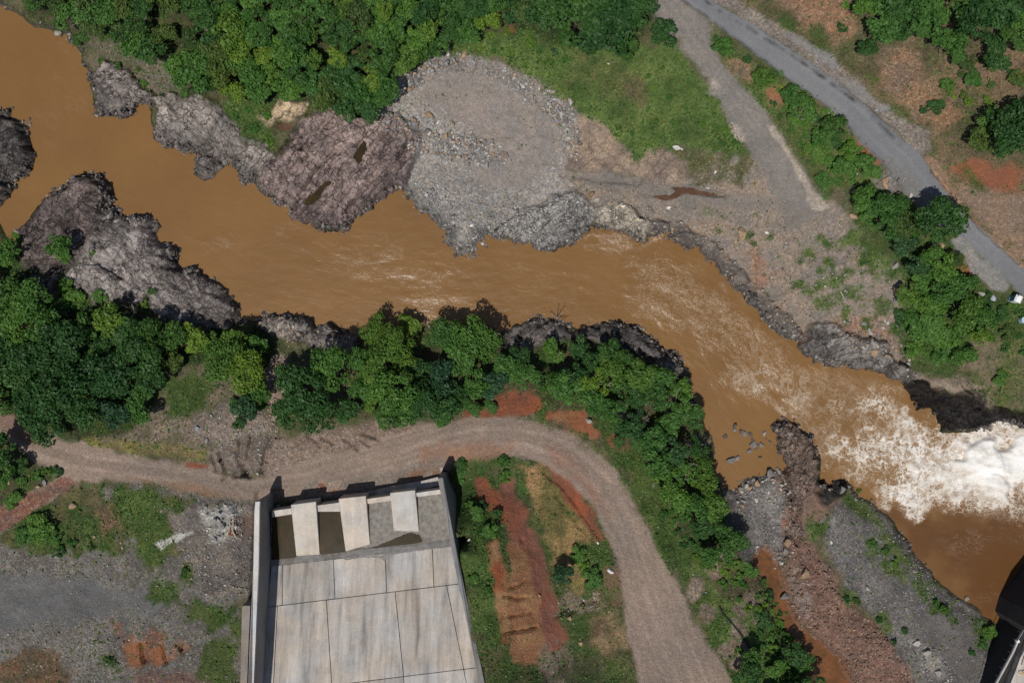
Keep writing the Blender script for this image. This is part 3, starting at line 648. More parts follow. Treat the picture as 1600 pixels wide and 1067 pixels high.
# dirt track with its branch
TRACK = [(-40,605),(0,636),(30,655),(60,675),(90,685),(130,692),(180,707),(250,717),(300,720),(335,726),(345,742),(370,747),(400,747),(430,735),(500,715),(560,700),(600,680),(640,668),(700,657),(740,650),(820,655),(860,662),(900,679),(940,708),(960,728),(985,763),(1000,800),(1020,840),(1045,890),(1065,930),(1080,960),(1100,1000),(1130,1040),(1150,1080),(1150,1140),(1010,1140),(1000,1067),(985,1010),(975,960),(970,900),(960,860),(940,820),(925,790),(900,762),(880,745),(850,726),(820,714),(780,710),(730,714),(700,728),(690,745),(640,760),(560,775),(430,785),(400,783),(340,776),(260,757),(180,752),(130,752),(100,768),(55,797),(0,832),(-40,850),(-40,815),(0,792),(45,768),(95,742),(85,733),(50,722),(30,700),(8,678),(-40,650)]
layer(TRACK, (0.265,0.205,0.168), (0.222,0.178,0.150), (0.28, 0, 0, 0), seed=70, soft=0.5, warp=0.5, herb=0.0, noise=n_big)
trk_c = [(-40,628),(0,660),(60,700),(130,722),(250,738),(400,765),(520,745),(640,712),(740,682),(820,684),(880,702),(940,752),(985,830),(1015,920),(1045,1000),(1080,1080),(1100,1140)]
dtc = line_d(Wp(trk_c), X, Y, 12.0)
wheel = np.exp(-((np.abs(dtc - 1.3 + 0.3 * n_big)) / 0.45) ** 2) + np.exp(-((dtc - 3.4) / 0.5) ** 2) * 0.6
trm = raster(TRACK, 0.5, 0.3)
COL *= (1 + 0.28 * (wheel * trm * np.clip(0.6 + n_mid, 0, 1)))[..., None] * np.array([1, 0.98, 0.96], np.float32) ** (trm[..., None])
rut = vnoise(dtc * 1.9, (X - Y) * 0.03, 640) + 0.5 * vnoise(dtc * 4.5, (X - Y) * 0.05, 641) - 0.75
COL *= (1 + 0.2 * rut * trm)[..., None]
layer([(660,700),(740,690),(800,700),(790,712),(730,718),(690,740),(655,735)], (0.29,0.155,0.095), (0.23,0.14,0.10), SMO, seed=71, warp=1.2, soft=0.8, amount=0.8)
layer([(850,690),(900,720),(960,800),(945,815),(905,760),(860,720)], (0.26,0.135,0.09), (0.22,0.15,0.12), SMO, seed=72, warp=0.8, soft=0.8, amount=0.6)
layer([(-40,800),(0,790),(95,745),(130,752),(55,797),(0,832),(-40,850)], (0.20,0.10,0.07), (0.15,0.095,0.075), PEB, seed=73, warp=0.6, soft=0.5)
layer([(-40,605),(0,636),(40,660),(90,690),(40,690),(0,668),(-40,640)], (0.24,0.11,0.075), (0.19,0.12,0.095), SMO, seed=74, warp=0.8, soft=0.8, amount=0.8)
layer([(288,722),(325,726),(325,732),(290,729)], red, red_dark, SMO, seed=75, warp=0.3, soft=0.3)
layer([(200,745),(310,757),(380,775),(340,778),(250,760)], (0.25,0.12,0.06), (0.20,0.14,0.10), SMO, seed=76, warp=0.5, soft=0.5, amount=0.7)
layer([(480,745),(560,750),(690,715),(700,740),(560,775),(470,775)], (0.20,0.175,0.15), (0.165,0.145,0.125), (0.55,0,0,0), seed=77, warp=1.0, soft=0.8, amount=0.7)
layer([(620,745),(670,735),(690,742),(640,755)], (0.20,0.09,0.05), (0.16,0.11,0.08), SMO, seed=78, patch=0.5, pscale=1.5)
layer([(500,755),(530,752),(532,770),(510,772)], red_dark, (0.30,0.25,0.21), PEB, seed=79, soft=0.3)
# grassy verge along the outside of the bend
layer([(820,652),(870,660),(905,675),(950,715),(985,745),(1010,790),(1040,850),(1065,890),(1050,895),(1020,840),(985,765),(940,712),(890,678)], green, (0.13,0.10,0.06), GRS, seed=80, warp=0.8, herb=0.7)
layer([(960,690),(1010,715),(1040,790),(1075,850),(1100,890),(1120,930),(1200,960),(1250,1067),(1160,1080),(1110,1000),(1075,930),(1040,870),(1000,780)], green, green_lt, GRS, seed=81, warp=1.6, herb=0.9)
for q, (a, b, r) in enumerate([(1090,910,14),(1120,895,11),(1085,925,10),(1155,985,12),(1150,1015,16),(1150,1035,12),(1135,870,9),(1175,935,10),(1160,955,9),(1190,960,10),(1110,960,9)]):
    layer([(a + r * math.cos(t) * 1.2, b + r * math.sin(t)) for t in np.arange(0, 6.2, 0.8)], (0.24,0.185,0.145), (0.16,0.125,0.09), PEB, seed=300 + q, warp=1.2, soft=0.6, herb=0.1)

# the gravel bar
BAR = [(590,180),(620,130),(655,105),(680,85),(722,80),(760,96),(815,118),(862,140),(893,165),(907,200),(898,240),(885,268),(905,292),(930,322),(925,360),(820,410),(720,420),(680,370),(640,310),(620,290),(655,220),(640,195)]
layer(BAR, gravel_pale, gravel, PEB, seed=100, warp=0.8, herb=0.02, noise=n_big)
layer([(665,125),(720,100),(790,130),(850,165),(880,200),(870,260),(800,300),(740,270),(770,240),(690,180),(640,165)], (0.27,0.23,0.205), (0.235,0.21,0.193), (0.3,0,0,0), seed=101, warp=1.5, soft=1.6)
layer([(590,170),(620,180),(700,190),(760,215),(800,250),(780,270),(700,240),(650,230),(600,200)], (0.30,0.28,0.262), (0.19,0.182,0.176), PEB, seed=102, warp=1.5, soft=1.0)
layer([(630,280),(700,300),(780,320),(830,330),(800,372),(720,400),(690,362),(650,325)], (0.29,0.27,0.25), (0.185,0.178,0.173), PEB, seed=103, warp=1.2, soft=1.0)
layer([(700,85),(760,94),(862,136),(898,165),(910,200),(898,245),(880,235),(885,200),(850,165),(760,115),(690,108),(640,150),(610,165),(640,115)], (0.25,0.225,0.205), (0.14,0.13,0.125), PEB, seed=104, warp=0.8)
layer([(768,238),(790,238),(790,247),(770,247)], (0.28,0.12,0.06), (0.2,0.12,0.08), SMO, seed=105, soft=0.4, warp=0.4)
# flat between gravel bar and thicket
FLAT = [(885,268),(940,262),(1000,275),(1060,280),(1110,270),(1150,240),(1200,250),(1260,290),(1310,325),(1345,350),(1355,385),(1400,420),(1420,450),(1398,520),(1440,580),(1500,600),(1540,620),(1500,620),(1400,590),(1280,570),(1220,530),(1150,460),(1080,395),(1000,375),(930,360),(900,310)]
layer(FLAT, (0.265,0.205,0.162), (0.205,0.178,0.155), (0.5,0,0,0), seed=110, warp=0.8, herb=0.05, noise=n_mid)
layer([(890,275),(960,270),(1060,290),(1150,300),(1240,310),(1290,335),(1250,350),(1180,325),(1060,320),(960,300)], (0.205,0.18,0.16), (0.175,0.155,0.14), SMO, seed=111, warp=1.2, soft=1.2)
layer([(1180,395),(1210,425),(1232,470),(1262,505),(1330,530),(1300,548),(1240,530),(1205,490),(1185,450)], (0.25,0.15,0.105), (0.22,0.165,0.13), PEB, seed=112, warp=1.3, soft=1.2, patch=0.45)
layer([(1280,500),(1370,490),(1440,560),(1460,590),(1400,590),(1330,560)], (0.26,0.165,0.12), (0.19,0.16,0.14), PEB, seed=113, warp=1.2, soft=1.0)
for q, pl in enumerate([[(1100,320),(1140,330),(1150,350),(1110,360)], [(1140,360),(1200,350),(1210,400),(1160,390)], [(1240,370),(1340,355),(1400,400),(1410,440),(1330,440),(1260,420)], [(1330,300),(1360,330),(1390,390),(1420,420),(1400,440),(1350,400)], [(1230,440),(1300,430),(1400,470),(1390,510),(1290,500)]]):
    layer(pl, green, green_lt, GRS, seed=114 + q * 9, warp=1.5, patch=0.52, pscale=1.8, herb=0.9)
# pale cut rock under the grass slope
layer([(905,180),(930,180),(950,200),(990,225),(1010,230),(1080,240),(1075,272),(1060,288),(1000,280),(930,266),(888,262),(893,235)], (0.33,0.25,0.185), (0.22,0.17,0.14), (0.3,0.75,0,0), seed=150, warp=1.2, herb=0.02)
# grass slope
GRASS_S = [(690,85),(720,55),(780,50),(880,70),(1060,70),(1075,92),(1100,115),(1128,165),(1150,205),(1172,235),(1140,250),(1090,232),(1060,225),(1000,248),(965,215),(940,195),(905,175),(880,150),(820,112),(760,92),(724,80)]
layer(GRASS_S, (0.105, 0.150, 0.042), (0.060, 0.100, 0.026), GRS, seed=151, warp=1.1, herb=1.1)
layer([(890,85),(960,90),(1000,130),(980,165),(930,160),(880,130)], (0.11,0.10,0.045), green, GRS, seed=152, warp=1.5, herb=0.8, amount=0.7)
layer([(975,130),(1005,125),(1010,150),(1005,170),(985,150)], (0.14,0.10,0.065), (0.10,0.09,0.04), GRS, seed=153, warp=0.8, amount=0.8, herb=0.4)
layer([(1060,180),(1120,185),(1150,215),(1100,235),(1060,215)], green_lt, green, GRS, seed=154, warp=1.0, herb=1.2, amount=0.6)
layer([(770,20),(800,15),(800,48),(775,42)], red, (0.10,0.08,0.04), SMO, seed=155, warp=0.8, herb=0.2)
layer([(1060,235),(1130,245),(1180,250),(1170,300),(1090,290),(1070,270)], (0.19,0.155,0.125), (0.09,0.09,0.04), PEB, seed=156, warp=1.5, herb=0.4)
# gravel track and the pale scraped strip beside it
GTRACK = [(1000,-60),(1018,0),(1024,30),(1063,60),(1060,75),(1085,95),(1105,120),(1125,160),(1137,185),(1162,215),(1180,245),(1195,272),(1205,300),(1230,318),(1290,335),(1300,325),(1280,298),(1260,265),(1232,220),(1205,190),(1190,163),(1160,128),(1130,93),(1112,70),(1118,55),(1102,24),(1065,0),(1020,-60)]
layer(GTRACK, (0.205,0.185,0.168), (0.175,0.16,0.148), (0.25, 0, 0, 0), seed=160, soft=0.6, warp=0.5, herb=0.0)
gtc = line_d(Wp([(1030,-60),(1045,0),(1085,60),(1130,120),(1165,170),(1200,220),(1235,280),(1260,340)]), X, Y, 9.0)
rut = vnoise(gtc * 1.9, (X - Y) * 0.03, 643) + 0.5 * vnoise(gtc * 4.5, (X - Y) * 0.05, 644) - 0.75
COL *= (1 + 0.26 * rut * raster(GTRACK, 0.8))[..., None]
layer([(1197,193),(1215,198),(1240,232),(1262,272),(1280,305),(1295,322),(1285,332),(1268,330),(1260,308),(1246,278),(1228,240)], (0.42,0.36,0.30), (0.30,0.255,0.215), (0.4,0,0,0), seed=161, soft=0.35, warp=0.6)
layer([(1098,112),(1112,118),(1135,140),(1128,148),(1108,138)], (0.36,0.30,0.25), gravel, (0.4,0,0,0), seed=162, soft=0.3, warp=0.6, patch=0.45, pscale=1.5)
layer([(1135,175),(1160,200),(1172,225),(1160,218),(1140,195)], (0.36,0.30,0.25), gravel, (0.4,0,0,0), seed=163, soft=0.3, warp=0.6)
# strip of scrub between track and road
STRIP = [(1108,50),(1118,50),(1145,72),(1200,98),(1232,122),(1282,157),(1310,180),(1330,202),(1350,228),(1385,262),(1372,285),(1310,292),(1295,312),(1280,298),(1260,265),(1232,220),(1205,185),(1160,130),(1130,95)]
layer(STRIP, green_lt, (0.075,0.085,0.032), GRS, seed=164, warp=0.6, herb=1.0)
layer([(1140,90),(1170,95),(1180,120),(1160,125),(1140,105)], (0.25,0.155,0.10), (0.14,0.11,0.07), PEB, seed=165, warp=0.8, herb=0.2)
layer([(1200,135),(1226,135),(1222,160),(1205,165)], (0.26,0.13,0.08), ochre_dark, SMO, seed=166, warp=0.6, herb=0.1)
layer([(1300,165),(1312,175),(1308,188),(1296,180)], (0.27,0.24,0.21), gravel, PEB, seed=167, warp=0.4)
layer([(1335,205),(1352,228),(1380,252),(1370,258),(1345,240)], (0.27,0.10,0.055), (0.19,0.12,0.08), SMO, seed=168, warp=0.5, soft=0.4)
layer([(1250,132),(1305,168),(1308,176),(1255,142)], (0.26,0.11,0.065), (0.19,0.12,0.08), SMO, seed=169, warp=0.4, soft=0.4)
layer([(1370,262),(1420,270),(1435,322),(1425,330),(1390,310),(1372,290)], gravel, (0.15,0.13,0.115), PEB, seed=170, warp=0.8)
# thicket below the road
THICK = [(1325,300),(1345,292),(1425,305),(1500,370),(1505,400),(1525,425),(1560,455),(1575,462),(1620,480),(1620,640),(1560,625),(1500,590),(1440,578),(1398,520),(1420,450),(1400,410),(1360,380),(1340,340)]
layer(THICK, green, (0.055,0.07,0.025), GRS, seed=171, warp=1.0, herb=0.9)
layer([(1500,540),(1560,520),(1620,530),(1620,650),(1560,635),(1500,605)], (0.10,0.105,0.04), (0.13,0.11,0.07), GRS, seed=172, warp=1.5, herb=0.6)
layer([(1540,480),(1600,480),(1610,520),(1560,530)], olive, green, GRS, seed=173, warp=1.2, herb=0.6)
layer([(1500,590),(1540,600),(1560,640),(1520,640)], (0.24,0.185,0.15), (0.17,0.14,0.11), ROC, seed=174, warp=1.0)
layer([(1500,410),(1520,415),(1535,430),(1520,436),(1505,425)], red, ochre_dark, SMO, seed=175, warp=0.5)
# hillside above the road
HILL = [(1130,-60),(1160,0),(1240,55),(1318,105),(1400,175),(1462,215),(1465,245),(1490,290),(1530,330),(1600,410),(1660,470),(1700,-60)]
layer(HILL, (0.085,0.08,0.04), (0.15,0.105,0.065), GRS, seed=180, warp=0.6, herb=0.45, noise=n_big)
layer([(1220,-20),(1345,-20),(1350,40),(1340,70),(1290,45),(1250,30)], (0.24,0.14,0.085), (0.19,0.125,0.085), PEB, seed=181, warp=1.5, soft=1.0, herb=0.08)
layer([(1370,90),(1430,55),(1455,85),(1470,130),(1480,160),(1455,185),(1430,190),(1390,140)], (0.225,0.14,0.085), (0.165,0.115,0.08), PEB, seed=182, warp=1.2, soft=0.9, herb=0.08)
layer([(1455,180),(1500,150),(1520,165),(1490,200),(1460,205)], (0.23,0.135,0.08), (0.17,0.12,0.075), PEB, seed=183, warp=1.0, soft=0.8, herb=0.1)
layer([(1495,262),(1530,245),(1590,258),(1620,262),(1620,300),(1560,298),(1520,285)], (0.25,0.095,0.048), (0.21,0.085,0.05), SMO, seed=184, warp=0.8, soft=0.8, herb=0.02)
layer([(1490,280),(1560,300),(1620,300),(1620,420),(1560,370),(1520,330),(1500,310)], (0.23,0.155,0.105), (0.19,0.14,0.105), (0.5,0,0,0), seed=185, warp=0.8, soft=0.8, herb=0.04)
layer([(1205,15),(1240,18),(1260,50),(1230,45)], green, olive, GRS, seed=186, warp=1.0, herb=0.7)
layer([(1270,45),(1305,55),(1302,85),(1280,80)], green, olive, GRS, seed=187, warp=1.0, herb=0.7)
layer([(1508,260),(1530,258),(1545,295),(1525,300)], green, olive, GRS, seed=188, warp=0.8, herb=0.8)
layer([(1360,100),(1380,110),(1395,150),(1440,195),(1425,200),(1380,155)], green, olive, GRS, seed=189, warp=0.8, patch=0.45, herb=0.6)
VERGE = [(1140,-40),(1155,0),(1240,52),(1300,85),(1318,105),(1345,128),(1400,172),(1455,205),(1462,232),(1445,243),(1417,221),(1360,163),(1305,121),(1237,73),(1200,50),(1112,0),(1090,-40)]
layer(VERGE, (0.22,0.19,0.165), (0.17,0.145,0.125), PEB, seed=190, soft=0.5, warp=0.5, herb=0.02)
layer([(1230,50),(1300,80),(1316,108),(1290,95)], (0.20,0.195,0.195), gravel, SMO, seed=191, soft=0.4, warp=0.5)
layer([(1310,115),(1345,130),(1398,170),(1380,172),(1340,145)], (0.205,0.195,0.19), gravel, SMO, seed=192, soft=0.4, warp=0.4)
layer([(1450,245),(1470,250),(1495,300),(1515,327),(1600,408),(1620,430),(1600,420),(1550,372),(1507,330),(1462,270)], (0.26,0.185,0.13), (0.22,0.12,0.075), (0.5,0,0,0), seed=193, soft=0.3, warp=0.4, herb=0.02)
# asphalt
ROAD_L = [(1010,-60),(1065,0),(1100,22),(1137,50),(1197,94),(1232,122),(1282,157),(1310,178),(1330,200),(1350,225),(1380,252),(1420,300),(1437,322),(1470,350),(1500,366),(1532,393),(1570,428),(1605,460),(1700,540)]
ROAD_R = [(1740,520),(1640,450),(1600,413),(1550,367),(1507,327),(1490,307),(1465,277),(1457,265),(1442,241),(1417,220),(1360,162),(1305,120),(1237,72),(1200,49),(1150,22),(1112,0),(1050,-60)]
ROAD = ROAD_L + ROAD_R
layer(ROAD, (0.178,0.182,0.192), (0.160,0.164,0.175), (0.08,0,0,0), seed=194, soft=0.18, warp=0.12, wscale=1.0, herb=0.0, noise=n_big)
rc = [(0.5 * (a[0] + b[0]), 0.5 * (a[1] + b[1])) for a, b in zip(ROAD_L, [(1050,-60),(1112,0),(1150,22),(1200,49),(1237,72),(1271,96),(1320,132),(1360,162),(1385,190),(1417,220),(1442,241),(1465,277),(1490,307),(1507,327),(1530,348),(1565,380),(1600,413),(1640,450),(1740,520)])]
drc = line_d(Wp(rc), X, Y, 6.0)
rdm = raster(ROAD, 0.2)
rut = vnoise(drc * 2.6, (X - Y) * 0.02, 642) - 0.5
COL *= (1 + 0.22 * rut * rdm)[..., None]
seam_l = line_d(Wp([(a + 2, b + 1) for a, b in ROAD_L]), X, Y, 2.0); seam_r = line_d(Wp([(1058,-60),(1106,3),(1144,26),(1194,55),(1231,78),(1299,126),(1354,167),(1411,226)]), X, Y, 2.0)
dark = np.exp(-(seam_l / 0.22) ** 2) * 0.75 * (X < P(1420, 0, 14)[0]) + np.exp(-(seam_r / 0.25) ** 2) * 0.7
COL *= (1 - rdm * np.clip(dark * (0.6 + 0.8 * n_fine), 0, 0.85))[..., None]
COL *= (1 + rdm * (0.10 * np.exp(-((np.abs(drc) - 0.9) / 0.35) ** 2) * (1 + n_mid)))[..., None]
layer([(1335,155),(1360,165),(1358,178),(1345,175)], (0.26,0.255,0.25), (0.2,0.2,0.2), (0.1,0,0,0), seed=195, soft=0.5, warp=0.6, amount=0.7)
layer([(1380,252),(1400,240),(1440,285),(1480,340),(1470,350),(1437,322)], (0.185,0.175,0.165), (0.165,0.16,0.155), (0.3,0,0,0), seed=196, soft=0.8, warp=0.8, amount=0.7)
APRON = [(1487,374),(1500,366),(1532,393),(1570,429),(1590,447),(1578,458),(1552,448),(1526,425),(1507,400)]
layer(APRON, (0.235,0.225,0.21), (0.20,0.195,0.185), (0.4,0,0,0), seed=197, soft=0.3, warp=0.5, herb=0.0)

# ravine, spit and plateau on the lower right
layer([(1128,768),(1160,752),(1200,738),(1225,728),(1232,780),(1235,850),(1210,880),(1190,870),(1165,840),(1140,800)], (0.20,0.185,0.172), (0.11,0.104,0.10), PEB, seed=230, warp=1.0, herb=0.0)
layer([(1125,775),(1145,790),(1175,850),(1205,905),(1195,915),(1160,870),(1130,815)], (0.12,0.11,0.105), (0.08,0.075,0.072), PEB, seed=231, warp=0.8, herb=0.0)  # steep dark gravel bank, with its shadow put into the colour
layer([(1215,720),(1240,690),(1275,715),(1282,760),(1300,785),(1330,770),(1345,790),(1320,815),(1285,830),(1260,850),(1240,830),(1228,780)], (0.20,0.125,0.095), (0.15,0.11,0.09), SMO, seed=232, warp=1.0, herb=0.05)
layer([(1235,700),(1262,695),(1280,725),(1262,735)], (0.24,0.165,0.13), (0.23,0.11,0.075), (0.4,0.3,0,0), seed=233, warp=0.6)
layer([(1225,790),(1248,800),(1252,850),(1240,870),(1222,860)], (0.24,0.10,0.06), (0.18,0.12,0.095), PEB, seed=234, warp=0.8, patch=0.4)
PLAT = [(1285,815),(1320,790),(1345,780),(1390,812),(1425,865),(1470,915),(1520,948),(1560,985),(1560,1040),(1540,1120),(1430,1120),(1390,1000),(1330,920),(1300,880)]
layer(PLAT, (0.145,0.135,0.13), (0.10,0.095,0.092), PEB, seed=235, warp=0.8, herb=0.06)
layer([(1440,960),(1500,975),(1540,1010),(1520,1060),(1480,1050),(1450,1000)], (0.14,0.128,0.122), (0.115,0.105,0.10), SMO, seed=236, warp=1.2, soft=1.2)
layer([(1425,1000),(1460,1010),(1480,1040),(1470,1060),(1440,1040)], (0.28,0.255,0.23), (0.16,0.15,0.14), PEB, seed=237, warp=1.0, patch=0.45)
MOUND = [(1222,840),(1250,835),(1290,878),(1312,925),(1345,950),(1392,1002),(1440,1090),(1350,1090),(1300,1020),(1245,970),(1225,920),(1228,880)]
layer(MOUND, (0.19,0.115,0.088), (0.14,0.085,0.067), PEB, seed=238, warp=0.9, herb=0.0)
layer([(1225,890),(1242,880),(1262,930),(1262,965),(1236,950)], (0.22,0.17,0.145), (0.15,0.11,0.09), PEB, seed=239, warp=0.8)
layer([(1330,785),(1350,785),(1375,805),(1400,840),(1420,875),(1405,870),(1380,830),(1345,805)], green_lt, green, GRS, seed=240, warp=0.8, herb=1.0)
layer([(1315,765),(1345,778),(1340,800),(1318,790)], green_lt, green, GRS, seed=241, warp=0.6, herb=1.0)
for q, pl in enumerate([[(1340,835),(1385,845),(1430,900),(1410,905),(1370,880)], [(1430,910),(1460,920),(1475,950),(1445,940)], [(1450,935),(1500,950),(1495,970),(1465,955)], [(1315,925),(1345,935),(1350,950),(1325,945)], [(1365,950),(1390,955),(1390,990),(1370,980)], [(1525,970),(1560,985),(1560,1015),(1530,1010)], [(1405,860),(1430,885),(1465,915),(1450,920),(1420,890)], [(1260,810),(1290,800),(1290,830),(1265,845)]]):
    layer(pl, green, green_lt, GRS, seed=243 + q * 9, warp=1.2, soft=0.8, patch=0.38, pscale=2.2, herb=1.0)

gv = (AUX[..., 3] * (0.32 * fbm(X, Y, 2.2, 4, 610, 0.65) + 0.2 * n_fine))[..., None]
COL *= np.clip(1 + gv * np.array([1.25, 1.0, 1.1], np.float32), 0.35, 1.8)
# bedrock, bank rim and the wet stain along the waterline
mr = rockm[..., None]
COL = COL * (1 - mr) + rockA * mr
AUX = AUX * (1 - mr) + np.array([0.1, 0.9, 0, 0], np.float32) * mr
GREEN *= 1 - rockm
rm = (rim * np.clip(0.75 + n_mid, 0, 1))[..., None]
COL = COL * (1 - rm) + two((0.15, 0.132, 0.125), (0.07, 0.062, 0.06), n_mid) * rm
AUX = AUX * (1 - rm) + np.array([0.4, 0.6, 0, 0], np.float32) * rm
wetm = (1 - sstep(0.25, 0.75, Z + 0.25 * n_fine)) * (D > -4)
COL *= (1 - 0.5 * wetm)[..., None]
AUX[..., 2] = np.maximum(AUX[..., 2], wetm)
wetrock = raster(ROCKS[14][1], 1.0, 0.8)
AUX[..., 2] = np.maximum(AUX[..., 2], wetrock * 0.8)

# ------------------------------------------------------------------ relief on the land
flat = np.clip(raster(ROAD, 1.2) + raster(APRON, 0.8) + trm * 0.8 + raster(GTRACK, 1.0) * 0.8, 0, 1)
land = sstep(0.2, 2.0, D) * (1 - flat)
Z += land * (0.22 * n_mid + 0.45 * n_big) * (1 - rockm * 0.6) * (1 - 0.6 * barm)
flt = raster(FLAT, 1.5)
Z += sstep(0.5, 3, D) * (1 - rockm) * (barm * (0.35 * fbm(X, Y, 5, 4, 650) + 0.25 * fbm(X, Y, 1.6, 3, 651)) + flt * (1 - flat) * (0.4 * fbm(X, Y, 6, 4, 652) + 0.22 * fbm(X, Y, 1.5, 3, 653)))
Z += sstep(0, 1, D) * (0.05 * fbm(X, Y, 0.6, 2, 260) * (1 - raster(ROAD, 0.4))) * (0.4 + AUX[..., 0])
# raised blocky rubble: red mound, pale cut rock, rock pile
mo = raster(MOUND, 1.5)
f1, f2, cid = worley(X + 0.4 * n_mid, Y, 0.9, 44)
Z += mo * (0.55 * (cid - 0.3) * np.clip((f2 - f1) / 0.25, 0, 1) + 0.7 + 0.4 * n_big)
cut = raster([(905,180),(950,200),(1010,230),(1080,240),(1060,288),(1000,280),(888,262)], 1.5)
Z += cut * 0.8 * (ridged((X * 0.7 + Y * 0.7) / 3, -X * 0.7 + Y * 0.7, 1.6, 3, 265) - 0.5)
pile = raster([(310,790),(345,785),(375,795),(375,840),(330,848)], 1.2)
f1, f2, cid = worley(X, Y, 0.8, 45)
Z += pile * (0.4 + 0.7 * cid * np.clip((f2 - f1) / 0.25, 0, 1))
# erosion gullies, cracks and cut steps: (points, half width, depth)
CUTS = [([(330,710),(334,722),(338,736)],.28,.9),([(343,706),(347,722),(353,741),(348,748)],.28,.9),([(366,694),(361,712)],.25,.7),([(376,688),(374,712),(379,736)],.35,1.0),([(393,680),(388,712),(380,744)],.35,1.0),([(438,681),(424,686),(417,700),(412,722),(407,740)],.26,1.0),
 ([(480,680),(490,685),(501,698)],.26,.8),([(503,685),(515,690),(527,696)],.26,.9),([(535,686),(547,692),(558,701)],.28,1.0),([(556,684),(567,691),(578,696)],.24,.8),([(565,677),(580,681),(592,686)],.24,.7),([(368,742),(378,741),(390,744)],.45,1.0),
 ([(346,708),(340,704),(332,708)],.22,.6),([(218,1008),(221,1020),(225,1034)],.35,1.1),([(252,1008),(256,1022),(257,1036)],.35,1.1),([(277,1008),(284,1015),(286,1022)],.3,.8),
 ([(788,932),(805,935),(828,934)],.22,.8),([(788,966),(810,962),(832,958)],.25,.9),([(790,992),(812,987),(838,981)],.25,.9),([(810,836),(818,850),(820,858)],.2,.6),([(798,918),(812,914),(820,905)],.22,.7),
 ([(868,965),(890,948),(930,941)],.25,.7),([(870,968),(880,958),(902,955)],.3,.6),
 ([(1200,45),(1222,58),(1252,80),(1266,96),(1300,115)],.35,.5),([(1318,128),(1345,148),(1362,160),(1378,177),(1402,195)],.3,.5),([(1462,262),(1490,300),(1508,322),(1545,362),(1600,408)],.3,.5),
 ([(1515,315),(1530,330),(1550,345)],.2,.4),([(1555,365),(1580,375),(1600,385)],.2,.4),
 ([(880,275),(920,278),(960,283),(1000,286)],.5,.4),([(1000,301),(1020,310),(1048,312),(1062,300)],.3,.35),
 ([(560,235),(545,255),(520,280)],.4,.9),([(590,262),(568,295),(540,330)],.35,.9),([(600,205),(585,240),(572,262)],.3,.8),([(645,215),(615,262),(580,305),(548,350)],.4,1.0),([(505,190),(470,232),(440,275)],.35,.8),([(530,215),(500,255),(470,300)],.3,.8),([(625,195),(600,235),(575,275)],.3,.7),([(520,300),(500,325),(480,345)],.3,.7),([(480,180),(455,215),(425,255)],.3,.8),
 ([(255,392),(278,420),(300,445)],.35,.9),([(240,430),(265,440),(300,460)],.25,.6),([(165,425),(185,440),(205,465)],.22,.5),([(185,410),(215,420),(240,425)],.22,.5),([(150,350),(135,372),(118,395)],.35,.8),([(160,335),(150,352),(120,362)],.3,.6),
 ([(1520,560),(1512,590),(1520,610),(1530,630)],.5,.9),([(870,775),(900,815),(930,850)],.25,.3),([(845,735),(880,762),(905,795),(935,840)],.3,.6),
 ([(1222,735),(1232,765),(1246,790),(1238,830),(1246,852)],.4,.9),([(1228,700),(1240,720),(1262,735)],.3,.6)]
for pts, w, dep in CUTS:
    d = line_d(Wp(pts), X, Y, 2.5)
    sel = d < 2.0
    dd = d[sel] + 0.22 * n_fine[sel]
    Z[sel] -= dep * (1 - sstep(w * 0.45, w * 1.5, dd))
# step down from the track to the plots inside the bend
# stream bed, puddle hollows
STREAM = [(1180,872),(1190,860),(1204,868),(1216,900),(1226,940),(1246,982),(1280,1003),(1310,1030),(1325,1067),(1350,1140),(1290,1140),(1278,1062),(1242,1012),(1216,975),(1204,930),(1190,895)]
ZSTREAM = 0.85
def hollow(poly, z, soft=0.8, depth=0.35):
    pts = np.array([P(a, b, z) for a, b in poly])
    d = poly_sd(pts, X, Y, 4.0)
    sel = d < 3.9
    dd = d[sel] + 0.25 * n_fine[sel] * (np.abs(d[sel]) < 1)
    inside = 1 - sstep(-0.15, soft, dd)
    tgt = np.where(dd < 0, z + np.maximum(dd * 0.5, -depth) - 0.03, z + dd * 0.35)
    Z[sel] = np.where(dd < 0, np.minimum(Z[sel] * 0 + tgt, tgt), Z[sel] * (1 - inside) + tgt * inside)
    return pts
stream_pts = hollow(STREAM, ZSTREAM, 1.6)
hd = poly_sd(stream_pts, X, Y, 3.0)
sm = (1 - sstep(0.2, 1.4, hd + 0.6 * n_mid))[..., None]
COL = COL * (1 - 0.75 * sm) + np.array([0.19, 0.085, 0.05], np.float32) * 0.75 * sm
def zground(px, py):
    p = W(px, py)
    for _ in range(3):
        i = int(np.clip(round((p[0] + XM) / GS), 0, NX - 1)); j = int(np.clip(round((p[1] + YM) / GS), 0, NY - 1))
        p = P(px, py, float(Z[j, i]))
    return p
PUDDLES = [
 ("puddle", "dark still puddle in the upper cleft of the striped rock", [(558,256),(553,246),(560,230),(568,221),(573,224),(571,236),(566,250)], 'puddle'),
 ("puddle.001", "long brown puddle in the lower cleft of the striped rock", [(474,320),(482,310),(492,298),(504,286),(518,281),(520,286),(508,296),(498,309),(486,318)], 'puddle'),
 ("puddle.002", "reddish brown water lying at the foot of the cut rock", [(1046,292),(1064,291),(1090,295),(1130,306),(1100,306),(1066,303),(1056,308),(1040,312),(1020,308),(1040,306),(1056,300)], 'red_puddle'),
 ("puddle.003", "small brown puddle beside the tan slab", [(433,196),(445,193),(458,197),(452,203),(440,203)], 'red_puddle'),
]
PUD = []
for nm, lb, poly, mt in PUDDLES:
    cx = sum(a for a, b in poly) / len(poly); cy = sum(b for a, b in poly) / len(poly)
    z = float(zground(cx, cy)[2]) - 0.1
    hollow(poly, z, 0.5, 0.2); PUD.append((nm, lb, poly, mt, z))

